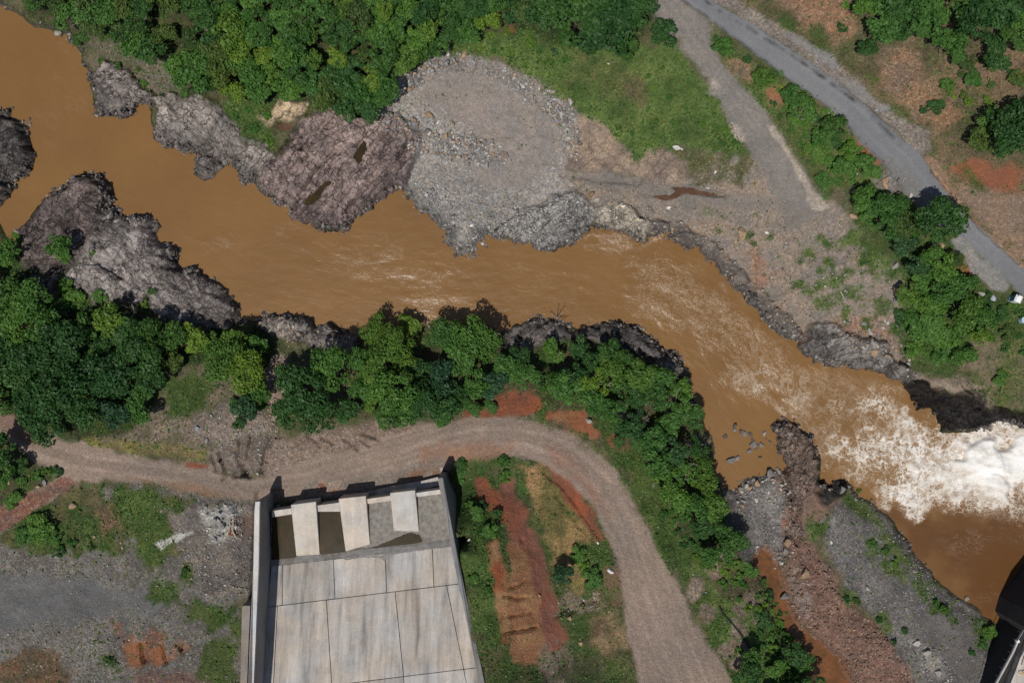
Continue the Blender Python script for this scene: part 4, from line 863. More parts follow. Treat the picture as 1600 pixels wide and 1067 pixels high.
# ground is dug out for the chute
CH_Z = lambda py: 8.8 + 0.033 * max(0.0, py - 884)
pit = [P(396, 770, 7), P(388, 1160, 17), P(775, 1160, 17), P(722, 900, 9), P(700, 738, 7)]
pd = poly_sd(pit, X, Y, 3.0)
pyl = 533.5 - Y / S
lim = 4.6 + 0.033 * np.maximum(0, pyl - 884)
Z = np.where(pd < 0, np.minimum(Z, lim), Z)
# ground falls from the right wall to the track, and lies low at the lip
lowlip = raster([(410,805),(695,770),(702,735),(560,755),(415,780)], 1.5)
Z = Z * (1 - lowlip) + np.minimum(Z, 5.6) * lowlip

Z = Z.astype(np.float32)
def Zat(x, y):
    fx = np.clip((np.asarray(x) + XM) / GS, 0, NX - 1.001); fy = np.clip((np.asarray(y) + YM) / GS, 0, NY - 1.001)
    i = fx.astype(int); j = fy.astype(int); u = fx - i; v = fy - j
    return (Z[j, i] * (1 - u) + Z[j, i + 1] * u) * (1 - v) + (Z[j + 1, i] * (1 - u) + Z[j + 1, i + 1] * u) * v
def G(px, py, dz=0.0):
    """point of the finished ground that the photo shows at (px, py), raised by dz"""
    p = W(px, py)
    for _ in range(5):
        z = float(Zat(p[0], p[1])); p = P(px, py, z + dz)
    return np.array([p[0], p[1], z])

label([(1160,-60),(1240,55),(1318,105),(1400,175),(1462,215),(1490,290),(1530,330),(1600,410),(1800,600),(1800,-60)], 1, "hillside")
label(GRASS_S, 2, "grass_slope"); label(BAR, 3, "gravel_bar"); label(FLAT, 4, "gravel_flat")
label(PLOT_L, 5, "gravel_yard"); label(PLOT_R, 6, "earthwork_slope"); label(PLAT, 7, "gravel_plateau"); label(MOUND, 8, "red_earth_mound")
label(TRACK, 9, "dirt_track"); label(GTRACK, 10, "gravel_track"); label(VERGE, 11, "road_verge"); label(ROAD, 12, "asphalt_road"); label(APRON, 13, "road_shoulder")

# ------------------------------------------------------------------ mesh builders
def mesh_from(name, verts, faces_flat, loop_tot, mat, parent=None, colr=None, aux=None, smooth=False, extra=None):
    """verts Nx3, faces as flat vertex indices with one count per face"""
    me = bpy.data.meshes.new(name)
    nv, nf = len(verts), len(loop_tot)
    me.vertices.add(nv); me.vertices.foreach_set("co", np.ascontiguousarray(verts, np.float32).ravel())
    me.loops.add(len(faces_flat)); me.loops.foreach_set("vertex_index", np.ascontiguousarray(faces_flat, np.int32))
    me.polygons.add(nf)
    lt = np.asarray(loop_tot, np.int32)
    me.polygons.foreach_set("loop_start", np.r_[0, np.cumsum(lt)[:-1]].astype(np.int32))
    me.polygons.foreach_set("loop_total", lt)
    if smooth: me.polygons.foreach_set("use_smooth", np.ones(nf, bool))
    for key, arr in (("Col", colr), ("Aux", aux), ("Flow", extra)):
        if arr is not None:
            at = me.attributes.new(key, 'FLOAT_COLOR', 'POINT')
            a = np.ones((nv, 4), np.float32); a[:, :arr.shape[1]] = arr
            at.data.foreach_set("color", a.ravel())
    me.update(calc_edges=True); me.validate()
    ob = bpy.data.objects.new(name, me)
    if mat is not None: me.materials.append(M[mat] if isinstance(mat, str) else mat)
    col.objects.link(ob)
    if parent is not None: ob.parent = parent
    return ob
def tag(o, label=None, cat=None, group=None, kind=None):
    if label: o["label"] = label
    if cat: o["category"] = cat
    if group: o["group"] = group
    if kind: o["kind"] = kind
    return o
def empty(name, loc=(0, 0, 0), rz=0.0, **kw):
    o = bpy.data.objects.new(name, None); o.location = loc; o.rotation_euler = (0, 0, rz); o.empty_display_size = 0.5
    col.objects.link(o); tag(o, **kw); return o
def grid_part(sel_face, name, mat, uvs=None):
    """cut the faces chosen by sel_face (NY-1 x NX-1 bool) out of the sheet as an object of its own"""
    jj, ii = np.nonzero(sel_face)
    a = jj * NX + ii
    quads = np.stack([a, a + 1, a + NX + 1, a + NX], 1).astype(np.int64)
    u, inv = np.unique(quads.ravel(), return_inverse=True)
    v = np.c_[X.ravel()[u], Y.ravel()[u], Z.ravel()[u]]
    return mesh_from(name, v, inv.astype(np.int32), np.full(len(quads), 4), mat, None, COL.reshape(-1, 3)[u], AUX.reshape(-1, 4)[u], True, None if uvs is None else uvs.reshape(-1, 3)[u])
fl = LAB[:-1, :-1]
zmax = np.maximum(np.maximum(Z[:-1, :-1], Z[1:, :-1]), np.maximum(Z[:-1, 1:], Z[1:, 1:]))
keep = zmax > -0.9
ROCKTXT = {
 "left_island": "dark craggy rock island at the left edge of the river",
 "left_ridge": "smooth dark purple rock ridge rising from the river near the left edge",
 "left_main": "broad cracked grey bedrock with a pale top on the left bank",
 "left_small": "small pitted brown rock between bushes below the dark ridge",
 "top_left_point": "blunt grey rock point below the bare scrub at upper left",
 "upper_shelf": "pale grey rock shelf with a scalloped edge on the upper bank",
 "striped_outcrop": "large purple rock outcrop with slanting strata beside the gravel bar",
 "tan_slab": "smooth tan rock slab at the foot of the upper wood",
 "middle_bank": "pinkish grey rocky bank left of the yellow green riverside tree",
 "grey_hump": "rounded grey rock hump behind the leafless tree",
 "columnar_bank": "dark blocky columnar rock along the lower bank in midstream",
 "bar_outcrop": "slanting grey rock at the waterside tip of the gravel bar",
 "pale_block": "pale cream blocky rock above the white riffle",
 "grey_point": "grey jointed rock point on the right bank above the rapids",
 "wet_dark_bank": "wet black rock bank beside the white water jet",
 "spit_head": "rounded grey head of the spit between pond and rapids",
 "dark_point": "jagged black rock jutting into the foam from the spit"}
for k in sorted(LABNAME):
    s = keep & (fl == k)
    if not s.any(): continue
    if k >= 100:
        o = grid_part(s, "rock_outcrop", 'rock', ROCKUV); tag(o, ROCKTXT[LABNAME[k]], "rock outcrop")
    else:
        o = grid_part(s, LABNAME[k], 'ground'); tag(o, kind="structure")
# the land beyond the frame
def outer_land():
    def axis(m, ext):
        a = [m - 0.25]; st = 1.0
        while a[-1] < ext: a.append(a[-1] + st); st *= 1.18
        a = np.array(a); return np.r_[-a[::-1], a]
    ax = axis(XM, 1500); ay = axis(YM, 1500)
    inner_x = np.linspace(-XM + 1, XM - 1, 100); inner_y = np.linspace(-YM + 1, YM - 1, 70)
    ax = np.sort(np.r_[ax, inner_x]); ay = np.sort(np.r_[ay, inner_y])
    x, y = np.meshgrid(ax.astype(np.float32), ay.astype(np.float32))
    d = poly_sd(RIVER_W, x, y); zz = np.clip(zbase(x, y), 0.6, 70)
    near = np.exp(-np.maximum(np.maximum(np.abs(x) - XM, np.abs(y) - YM), 0) / 200)
    zz = zz * near + (18 + 6 * fbm(x, y, 120, 3, 270)) * (1 - near)
    z = np.where(d > 0, zz * np.tanh(0.8 * np.maximum(d, 0) / zz), np.maximum(d * 0.6, -2.5)) - 0.15
    n = fbm(x, y, 14, 5, 271)
    z = z + sstep(0, 3, d) * n * 0.5
    nx = len(ax)
    ctrx = 0.5 * (ax[:-1] + ax[1:]); ctry = 0.5 * (ay[:-1] + ay[1:])
    cx, cy = np.meshgrid(ctrx, ctry)
    s = ~((np.abs(cx) < XM - 0.3) & (np.abs(cy) < YM - 0.3))
    jj, ii = np.nonzero(s); a = jj * nx + ii
    quads = np.stack([a, a + 1, a + nx + 1, a + nx], 1)
    u, inv = np.unique(quads.ravel(), return_inverse=True)
    c = two((0.045, 0.075, 0.02), (0.12, 0.10, 0.06), n).reshape(-1, 3)
    mesh_name = "surrounding_land"
    o = mesh_from(mesh_name, np.c_[x.ravel()[u], y.ravel()[u], z.ravel()[u]], inv.astype(np.int32), np.full(len(quads), 4), 'ground', None, c[u], np.tile(np.array([0.3, 0, 0, 0.8], np.float32), (len(u), 1)), True)
    tag(o, kind="structure")
outer_land()

# ------------------------------------------------------------------ water
CENTRE = [(-400,-200),(-100,10),(60,150),(140,235),(260,320),(400,400),(560,440),(720,445),(900,440),(1030,455),(1130,520),(1230,610),(1330,670),(1450,705),(1600,715),(1900,740)]
def flow_coords(x, y):
    pts = np.array([P(a, b, 0)[:2] for a, b in CENTRE])
    s0 = 0; sw = 0; ss = 0; tt = 0
    for a, b in zip(pts[:-1], pts[1:]):
        e = b - a; L = np.hypot(*e); e = e / L
        t = (x - a[0]) * e[0] + (y - a[1]) * e[1]
        tc = np.clip(t, 0, L)
        off = (x - a[0]) * -e[1] + (y - a[1]) * e[0]
        d2 = (x - a[0] - tc * e[0]) ** 2 + (y - a[1] - tc * e[1]) ** 2 + 4.0
        w = 1 / d2 ** 2
        ss = ss + w * (s0 + np.clip(t, -8, L + 8)); tt = tt + w * off; sw = sw + w; s0 += L
    return ss / sw, tt / sw
def water_mask(x, y, poly, soft, warp=1.0, seed=0):
    d = poly_sd([P(a, b, 0) for a, b in poly], x, y, 25.0)
    return 1 - sstep(-soft, soft, d + warp * fbm(x, y, 4, 3, 400 + seed))
JET = [(1468,712),(1490,692),(1520,676),(1555,656),(1590,658),(1640,660),(1800,640),(1800,800),(1640,778),(1585,770),(1540,765),(1500,764),(1472,740)]
TURB = [(1270,640),(1300,620),(1360,612),(1410,622),(1450,655),(1480,680),(1600,655),(1700,650),(1700,800),(1560,785),(1480,800),(1420,812),(1370,795),(1335,770),(1322,744),(1285,735),(1280,690),(1262,668)]
def make_water():
    gs = 0.25
    m = (D0[::1, ::1] < 2.6)
    keepf = m[:-1, :-1] & m[1:, 1:]
    # flat parts of the river far from the rapids get every second row
    jj, ii = np.nonzero(keepf)
    a = jj * NX + ii
    quads = np.stack([a, a + 1, a + NX + 1, a + NX], 1)
    u, inv = np.unique(quads.ravel(), return_inverse=True)
    x = X.ravel()[u]; y = Y.ravel()[u]
    s, t = flow_coords(x, y)
    F = 0.05 + 0 * x
    for poly, val, soft, warp in [
        ([(430,370),(520,365),(640,380),(800,390),(900,400),(1000,420),(1050,520),(900,500),(700,500),(600,460),(480,420)], 0.16, 5, 2),
        ([(520,380),(600,390),(660,410),(700,430),(690,500),(660,500),(640,440),(560,420)], 0.26, 3, 2),
        ([(720,420),(745,400),(745,415),(690,430),(600,440),(600,425)], 0.3, 1.5, 0.8),
        ([(280,365),(300,372),(360,360),(360,385),(320,385)], 0.25, 2, 1),
        ([(905,365),(925,353),(960,366),(1005,376),(1030,368),(1015,390),(960,388),(915,385)], 0.52, 1.6, 1.0),
        ([(960,390),(1060,380),(1180,480),(1260,560),(1400,590),(1440,640),(1280,640),(1150,580),(1070,540),(980,470)], 0.3, 4, 2),
        ([(1120,580),(1180,565),(1240,575),(1300,600),(1260,650),(1200,640),(1150,620)], 0.36, 4, 2),
        ([(1160,600),(1210,600),(1250,630),(1290,680),(1280,700),(1240,655),(1190,630)], 0.42, 2, 1.2),
        ([(1440,830),(1600,790),(1640,900),(1560,960),(1480,900)], 0.2, 4, 2)]:
        w = water_mask(x, y, poly, soft, warp, int(val * 100))
        F = F * (1 - w) + val * w
    tm = water_mask(x, y, TURB, 4.0, 2.6, 3)
    dj = poly_sd([P(a, b, 0) for a, b in JET], x, y) + 1.6 * fbm(x, y, 5, 4, 420)
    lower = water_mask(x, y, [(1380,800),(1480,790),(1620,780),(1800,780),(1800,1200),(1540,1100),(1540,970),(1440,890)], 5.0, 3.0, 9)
    F = np.maximum(F, tm * np.clip(np.where(dj < 0, 0.9 + np.clip(-dj / 40, 0, 0.1), np.maximum(0.9 - dj / 12, 0.76 - dj / 70)), 0, 1))
    F = np.maximum(F, np.clip(0.9 - np.maximum(dj, 0) / 12.0, 0, 1) ** 1.6)
    pond = water_mask(x, y, [(1120,680),(1210,665),(1226,730),(1150,775),(1110,750)], 1.5)
    F = F * (1 - pond)
    F = F + np.where((F > 0.3) & (F < 0.95), 0.22 * fbm(x, y, 5, 4, 418) * np.clip((F - 0.3) / 0.15, 0, 1), 0)
    z = 0.035 * fbm(s * 0.5, t, 2.2, 3, 410) * np.clip(F / 0.15, 0.3, 2.5)
    z += 0.5 * np.clip((F - 0.2) / 0.6, 0, 1) * (ridged(x + 0.8 * fbm(x, y, 3, 3, 411), y, 3.2, 4, 412) - 0.45)
    bl = np.clip((F - 0.75) / 0.25, 0, 1)
    z += bl * (1.2 + 0.9 * fbm(x, y, 9, 3, 416) + 0.3 * fbm(x, y, 2.6, 4, 414, 0.6))
    z += np.where(D0.ravel()[u] > 0, 0, 0)
    o = mesh_from("river", np.c_[x, y, z], inv.astype(np.int32), np.full(len(quads), 4), 'river', None, extra=np.c_[s, t, np.clip(F, 0, 1.1), lower], smooth=True)
    tag(o, kind="structure")
make_water()
def sheet(name, pts, mat, **kw):
    bm = bmesh.new()
    vs = [bm.verts.new(p) for p in pts]
    es = [bm.edges.new((vs[i], vs[(i + 1) % len(vs)])) for i in range(len(vs))]
    bmesh.ops.triangle_fill(bm, edges=es, use_beauty=True)
    bmesh.ops.recalc_face_normals(bm, faces=bm.faces)
    for f in bm.faces:
        if f.normal.z < 0: f.normal_flip()
    me = bpy.data.meshes.new(name); bm.to_mesh(me); bm.free(); me.materials.append(M[mat])
    o = bpy.data.objects.new(name, me); col.objects.link(o); tag(o, **kw); return o
def swell(pts, k):
    """push an outline outwards so that the sheet runs under its banks"""
    p = np.array(pts, float); n = len(p); out = []
    area = sum(p[i][0] * p[(i + 1) % n][1] - p[(i + 1) % n][0] * p[i][1] for i in range(n))
    sg = 1 if area > 0 else -1
    for i in range(n):
        d = p[(i + 1) % n] - p[i - 1]; d = d / (np.hypot(d[0], d[1]) + 1e-9)
        out.append((p[i][0] + sg * d[1] * k, p[i][1] - sg * d[0] * k, p[i][2]))
    return out
# river beyond the frame, in long strips butted to the fine sheet
for poly in ([(-106.3,-60),(-106.3,75),(-1200,500),(-1200,-300)], [(106.3,-75),(106.3,10),(1200,-200),(1200,-900)]):
    sheet("river", [(a, b, -0.02) for a, b in poly], 'river', kind="structure")
sheet("stream", swell([(p[0], p[1], ZSTREAM) for p in stream_pts], 0.5), 'stream', kind="structure")
for nm, lb, poly, mt, z in PUD:
    sheet("puddle", swell([P(a, b, z) for a, b in poly], 0.25), mt, kind="structure")
# ------------------------------------------------------------------ solid builders
def prism(name, top, bot, mat, parent=None, bevel=0.0, **kw):
    bm = bmesh.new()
    t = [bm.verts.new(p) for p in top]; b = [bm.verts.new(p) for p in bot]
    n = len(t)
    bm.faces.new(t); bm.faces.new(b[::-1])
    for i in range(n): bm.faces.new((t[i], b[i], b[(i + 1) % n], t[(i + 1) % n]))
    bmesh.ops.recalc_face_normals(bm, faces=bm.faces)
    if bevel: bmesh.ops.bevel(bm, geom=list(bm.edges), offset=bevel, segments=1, affect='EDGES')
    me = bpy.data.meshes.new(name); bm.to_mesh(me); bm.free(); me.materials.append(M[mat])
    o = bpy.data.objects.new(name, me); col.objects.link(o); tag(o, **kw)
    if parent is not None: o.parent = parent
    return o
def slab(name, pix, thick, mat, parent=None, bevel=0.0, **kw):
    """pix: (px, py, z) corners of the upper face; straight sides down"""
    top = [P(*q) for q in pix]; bot = [p - np.array([0, 0, thick]) for p in top]
    return prism(name, top, bot, mat, parent, bevel, **kw)
def tube_bm(bm, pts, r, seg=5, r2=None):
    r2 = r if r2 is None else r2
    prev = None; n = len(pts)
    for i, p in enumerate(pts):
        p = np.array(p, float)
        d = np.array(pts[min(i + 1, n - 1)], float) - np.array(pts[max(i - 1, 0)], float); d /= np.linalg.norm(d) + 1e-9
        a = np.cross(d, [0, 0, 1.0]); 
        if np.linalg.norm(a) < 0.1: a = np.cross(d, [1.0, 0, 0])
        a /= np.linalg.norm(a); b = np.cross(d, a)
        rr = r + (r2 - r) * i / max(n - 1, 1)
        ring = [bm.verts.new(p + rr * (math.cos(2 * math.pi * k / seg) * a + math.sin(2 * math.pi * k / seg) * b)) for k in range(seg)]
        if prev:
            for k in range(seg): bm.faces.new((prev[k], prev[(k + 1) % seg], ring[(k + 1) % seg], ring[k]))
        else: bm.faces.new(ring[::-1])
        prev = ring
    bm.faces.new(prev)
def from_bm(name, bm, mat, parent=None, **kw):
    bmesh.ops.recalc_face_normals(bm, faces=bm.faces)
    me = bpy.data.meshes.new(name); bm.to_mesh(me); bm.free(); me.materials.append(M[mat])
    o = bpy.data.objects.new(name, me); col.objects.link(o); tag(o, **kw)
    if parent is not None: o.parent = parent
    return o
def tube(name, pts, r, mat, parent=None, seg=5, r2=None, **kw):
    bm = bmesh.new(); tube_bm(bm, pts, r, seg, r2); return from_bm(name, bm, mat, parent, **kw)
def box(name, c, dx, dy, dz, mat, parent=None, rz=0.0, bevel=0.0, **kw):
    x, y, z = c; co, si = math.cos(rz), math.sin(rz)
    pts = [(sx * dx / 2, sy * dy / 2) for sx, sy in ((-1, -1), (1, -1), (1, 1), (-1, 1))]
    pts = [(x + a * co - b * si, y + a * si + b * co) for a, b in pts]
    return prism(name, [(a, b, z + dz) for a, b in pts], [(a, b, z) for a, b in pts], mat, parent, bevel, **kw)

# ------------------------------------------------------------------ the concrete spillway chute
chute = empty("spillway_chute", label="pale concrete spillway chute with toothed end beside the dirt track", cat="spillway")
fz = lambda px, py: 8.8 + 0.033 * max(0.0, py - (884 - (px - 424) * 0.1103))
ROWS = [(lambda x: 884 - (x - 424) * 0.1103), (lambda x: 948 - (x - 418) * 0.121), (lambda x: 1083 - (x - 411) * 0.121), (lambda x: 1235 - (x - 411) * 0.121)]
COLS = [
 [((423.5,884),(418,948)), ((441,883),(441,945)), ((521,875),(523.5,938)), ((602,866),(604,928)), ((675.5,857),(678,918)), ((713,853),(722,912))],
 [((418,948),(409,1080)), ((433.5,946),(427,1078)), ((510,938),(518.5,1070)), ((617.5,925),(630.5,1057)), ((698,915),(724.5,1045)), ((722,912),(752,1043))],
 [((409,1080),(398,1235)), ((427,1078),(420,1230)), ((520,1070),(530,1220)), ((630.5,1057),(642,1205)), ((724.5,1045),(752,1195)), ((752,1043),(790,1190))]]
def corner(cl, row):
    (x0, y0), (x1, y1) = cl
    x = x0
    for _ in range(8):
        y = ROWS[row](x); x = x0 + (x1 - x0) * (y - y0) / (y1 - y0)
    return x, ROWS[row](x)
g = 1.0
for r in range(3):
    for c in range(5):
        q = [corner(COLS[r][c], r), corner(COLS[r][c + 1], r), corner(COLS[r][c + 1], r + 1), corner(COLS[r][c], r + 1)]
        q = [(q[0][0] + g * .55, q[0][1] + g * .6), (q[1][0] - g * .55, q[1][1] + g * .6), (q[2][0] - g * .55, q[2][1] - g * .6), (q[3][0] + g * .55, q[3][1] - g * .6)]
        slab("floor_panel", [(a, b, fz(a, b)) for a, b in q], 0.5, 'concrete', chute)
slab("joint_bed", [(423,884,8.45),(713,852,8.45),(722,912,8.45+1.95),(752,1043,8.45+6.3),(790,1190,8.45+11.2),(398,1235,8.45+11.6),(409,1080,8.45+6.45),(418,948,8.45+2.1)], 0.4, 'joint', chute)
# toothed end: low bucket floor, sills, teeth
ylip = lambda a: 798 - (a - 424) * 0.125
yrow = lambda a: 884 - (a - 424) * 0.1103
def zbucket(a, b):
    t = (b - ylip(a)) / (yrow(a) - ylip(a))
    return 8.15 if t < 0.86 else 8.15 + 0.64 * (t - 0.86) / 0.14 if t < 1 else fz(a, b)
yr = lambda a: ylip(a) + 0.86 * (yrow(a) - ylip(a))
slab("bucket_floor", [(424,797,8.15),(690,764,8.15),(711,yr(711),8.15),(423,yr(423),8.15)], 3.2, 'silt', chute)
slab("bucket_ramp", [(423,yr(423)+.2,8.152),(711,yr(711)+.2,8.152),(713,852.2,8.79),(423,884.2,8.79)], 2.0, 'silt', chute)
slab("sill", [(425,798,9.3),(455,794,9.3),(456,803,8.9),(425,808,8.9)], 3.6, 'concrete_pale', chute)
slab("sill", [(496,789.5,9.3),(530,785,9.3),(531,799,8.9),(497,799,8.9)], 3.6, 'concrete_pale', chute)
slab("sill", [(573,779.5,9.3),(611,774,9.3),(611,782,8.9),(574,787,8.9)], 3.6, 'concrete_pale', chute)
slab("sill", [(650,770,9.3),(691,764,9.3),(692,771,8.9),(651,776,8.9)], 3.6, 'concrete_pale', chute)
def tooth(q, zt, zl):
    nw, ne, se, sw = q
    top = [P(*nw, zt), P(*ne, zt), P(*se, zl), P(*sw, zl)]
    bot = [np.array([p[0], p[1], 5.0]) for p in top]
    t = prism("tooth", top, bot, 'concrete_pale', chute, 0.05)
    return t
tooth([(454.5,788.5),(493.5,783.5),(499.5,866),(463,868)], 9.9, 8.45)
tooth([(529,779),(571.5,774.5),(578,850),(540,861)], 9.9, 8.45)
tooth([(609.5,770),(648.5,765.5),(654.5,830),(615.5,829)], 9.9, 8.45)
# grey wet film and silt lying in the bucket
def film(name, pix, z, mat, **kw):
    out = []
    r = random.Random(len(pix) + int(pix[0][0]))
    for (a, b), (c, d) in zip(pix, pix[1:] + pix[:1]):
        n = max(1, int(math.hypot(c - a, d - b) / 2.2)); nx_, ny_ = -(d - b), c - a; L = math.hypot(nx_, ny_) + 1e-9
        for k in range(n):
            w = 0 if k == 0 else r.uniform(-0.9, 0.9)
            out.append((a + (c - a) * k / n + nx_ / L * w, b + (d - b) * k / n + ny_ / L * w))
    pix = out
    return sheet(name, [P(a, b, z if z is not None else zbucket(a, b) + 0.03) for a, b in pix], mat, **kw)
def part_of(o, parent): o.parent = parent; return o
part_of(film("channel_water", [(425,802),(440,803),(456,799),(457,820),(460,845),(463,868),(462,874),(440,880),(424,882.5)], 8.3, 'puddle'), chute)
part_of(film("channel_water", [(497,795),(510,796),(532,800),(534,820),(538,845),(541,861),(530,866),(518,870),(503,872),(500,860)], 8.3, 'puddle'), chute)
part_of(film("silt_patch", [(574,784),(611,780),(615,829),(618,843),(600,850),(585,854),(578,850)], 8.2, 'silt'), chute)
part_of(film("silt_patch", [(650,773),(691,769),(708,838),(702,848),(680,852),(658,845),(655,830)], 8.2, 'silt'), chute)
part_of(film("damp_stain", [(580,856),(600,848),(625,838),(640,832),(655,836),(660,845),(645,852),(620,852),(600,855)], 8.25, 'puddle'), chute)
M['wet_grey'] = mat_flat("wet_concrete", (0.235, 0.225, 0.215), 0.55, 0.25, 1.2)
part_of(film("wet_edge", [(460,871),(478,862),(497,864),(502,873),(520,871),(540,864),(560,858),(590,856),(640,853),(690,847),(704,850),(706,853),(660,859),(640,862),(622,865),(604,866),(602,878),(598,874),(588,870),(560,871),(541,875),(532,870),(500,876),(460,880)], None, 'wet_grey'), chute)
for q in ([(546,845),(560,832),(568,815),(578,805),(579,848),(560,856)], [(612,826),(622,823),(630,818),(642,822),(655,822),(655,832),(632,836),(616,834)]):
    pass
def wall(name, top, bot, mat='concrete_wall'):
    return prism(name, [P(*q) for q in top], [np.array(b) for b in bot], mat, chute, 0.04)
def below(q, z): p = P(*q); return (p[0], p[1], z)
LO = [(399,784,14.4),(397.5,800,14.8),(396,884,16.3),(394,925,17.2),(390.5,1000,19.2),(388,1067,21),(384,1230,24)]
LI = [(407,783,14.4),(406.3,800,14.8),(405,884,16.3),(404,925,17.2),(400.5,1000,19.2),(397.5,1067,21),(393,1230,24)]
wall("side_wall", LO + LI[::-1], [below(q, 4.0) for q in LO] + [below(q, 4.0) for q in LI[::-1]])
LC = [(a, b, z + 0.03) for a, b, z in LO]; LD = [(a - 1.2, b, z + 0.03) for a, b, z in LI]
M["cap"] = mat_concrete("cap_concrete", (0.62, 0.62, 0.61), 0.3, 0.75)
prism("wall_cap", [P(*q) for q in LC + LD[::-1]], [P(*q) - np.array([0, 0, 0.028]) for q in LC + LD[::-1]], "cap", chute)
RI = [(684,747,14.2),(694,800,14.8),(704,850,15.9),(715,905,16.8),(727,960,18),(745,1050,20.4),(780,1230,24)]
RO = [(692,746,14.2),(701,797,14.8),(710.5,846,15.9),(721,897,16.8),(733,955,18),(753,1046,20.4),(788,1225,24)]
ro_b = [below(q, 4.0) for q in RO]
ro_b[0] = (ro_b[0][0] + 0.15, ro_b[0][1] - 0.2, 4.0)
for i, dx in ((1, 1.35), (2, 0.75), (3, 0.2)): ro_b[i] = (ro_b[i][0] + dx, ro_b[i][1], 4.0)
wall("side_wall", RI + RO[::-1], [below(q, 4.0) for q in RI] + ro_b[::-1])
M["ledge"] = mat_concrete("ledge_concrete", (0.30, 0.265, 0.23), 0.5, 0.6)
slab("side_ledge", [(378,946,17.0),(391,946,17.0),(388.5,1000,18.4),(386,1067,20.0),(380,1230,23),(370,1230,23),(375.5,1067,20.0),(377,1000,18.4)], 6, 'ledge', chute)
z0 = 5.9
slab("apron_slab", [(574,768,z0),(611,760,z0),(660,751,z0),(684,745,z0),(688,758,z0),(640,768,z0),(580,780,z0),(545,787,z0)], 0.4, 'concrete', chute)

# ------------------------------------------------------------------ corner of the dam at the lower right
dam = empty("dam_pier", P(1590, 1040, 0), label="grey concrete dam pier with railing in the lower right corner", cat="dam")
def dslab(name, pix, zb, mat, **kw):
    top = [P(*q) for q in pix]; org = np.array(dam.location)
    return prism(name, [p - org for p in top], [np.array([p[0], p[1], zb]) - org for p in top], mat, dam, 0.04, **kw)
zt = 8.0
dslab("pier_body", [(1607,968,zt),(1588,999,zt),(1579,1020,zt),(1566,1042,zt),(1552,1070,zt),(1530,1120,zt),(1720,1160,zt),(1740,1000,zt)], -2, 'shaded_wet')
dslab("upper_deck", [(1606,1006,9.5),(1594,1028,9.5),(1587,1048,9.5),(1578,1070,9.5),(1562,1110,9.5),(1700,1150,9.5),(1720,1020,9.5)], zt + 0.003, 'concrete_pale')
dslab("shade_block", [(1662,905,13),(1618,960,13),(1611,985,13),(1640,1030,13),(1760,1030,13),(1760,905,13)], -2, 'shaded_wet')  # added block: its near-black face stands in for shade on the water
dslab("kerb", [(1590,1000,8.5),(1581,1020,8.5),(1554,1070,8.5),(1534,1118,8.5),(1537,1119,8.5),(1557,1071,8.5),(1584,1021,8.5),(1593,1001,8.5)], zt + 0.003, 'concrete')
org = np.array(dam.location)
rail_pts = [P(1604,977,9.6) - org, P(1590,1001,9.6) - org, P(1581,1021,9.6) - org, P(1568,1045,9.6) - org, P(1555,1071,9.6) - org, P(1542,1100,9.6) - org]
tube("handrail", rail_pts, 0.05, 'steel', dam)
tube("handrail", [p - np.array([0, 0, 0.5]) for p in rail_pts], 0.04, 'steel', dam)
for a, b in zip(rail_pts[:-1], rail_pts[1:]):
    for f in (0.0, 0.5):
        p = a + (b - a) * f
        tube("post", [p, p - np.array([0, 0, 1.5])], 0.05, 'steel', dam)
lp = P(1588, 1000, 8.0) - org
box("junction_box", lp, 0.55, 0.5, 0.7, 'white', dam, 0.5, 0.03)
gp = P(1597, 1049, 9.5)
gate = empty("guard_frame", gp, label="small yellow guard frame standing on the dam pier deck", cat="guard rail")
for dx in (-0.7, 0.0, 0.7): tube("post", [(dx, 0.1 * dx, 0.0), (dx, 0.1 * dx, 1.0)], 0.05, 'yellow', gate)
for hz in (0.55, 1.0): tube("rail", [(-0.75, -0.075, hz), (0.75, 0.075, hz)], 0.05, 'yellow', gate)
for pth in ([(1600,1001),(1594,1022),(1588,1040),(1579,1062),(1570,1085)], [(1606,1004),(1600,1024),(1596,1038)]):
    tube("cable", [P(a, b, 9.56) for a, b in pth], 0.06, 'black', None, label="black cable lying along the %s edge of the dam pier deck" % ("outer" if len(pth) == 5 else "inner"), cat="cable")

# ------------------------------------------------------------------ things by the road and on the slopes
tp = G(1582, 468)
toilet = empty("portable_toilet", (tp[0], tp[1], tp[2] - 0.05), math.radians(-24), label="blue portable toilet with white roof beside the asphalt road", cat="portable toilet")
box("body", (0, 0, 0.1), 1.05, 1.05, 2.0, 'blue', toilet, 0, 0.03)
box("base", (0, 0, 0), 1.15, 1.15, 0.1, 'steel', toilet)
prism("roof", [(-0.35,-0.62,2.42),(0.35,-0.62,2.42),(0.35,0.62,2.42),(-0.35,0.62,2.42)], [(-0.66,-0.64,2.1),(0.66,-0.64,2.1),(0.66,0.64,2.1),(-0.66,0.64,2.1)], 'white', toilet, 0.03)
d = box("door", (0, -0.545, 0.18), 0.8, 0.04, 1.8, 'white', toilet, 0, 0.01)
box("handle", (0.3, -0.58, 1.0), 0.1, 0.04, 0.06, 'steel', d)
tube("vent_pipe", [(-0.4, 0.4, 2.2), (-0.4, 0.4, 2.75)], 0.06, 'black', toilet)
wt = G(1597, 500)
tank = empty("water_tank", (wt[0], wt[1], wt[2] - 0.05), 0.4, label="pale blue round tank at the right edge below the portable toilet", cat="tank")
bm = bmesh.new(); tube_bm(bm, [(0,0,0),(0,0,0.08),(0,0,1.0),(0,0,1.12)], 0.62, 16, 0.6); M['pale_blue'] = mat_flat("pale_blue_plastic", (0.42, 0.55, 0.66), 0.4, 0.08)
from_bm("body", bm, 'pale_blue', tank)
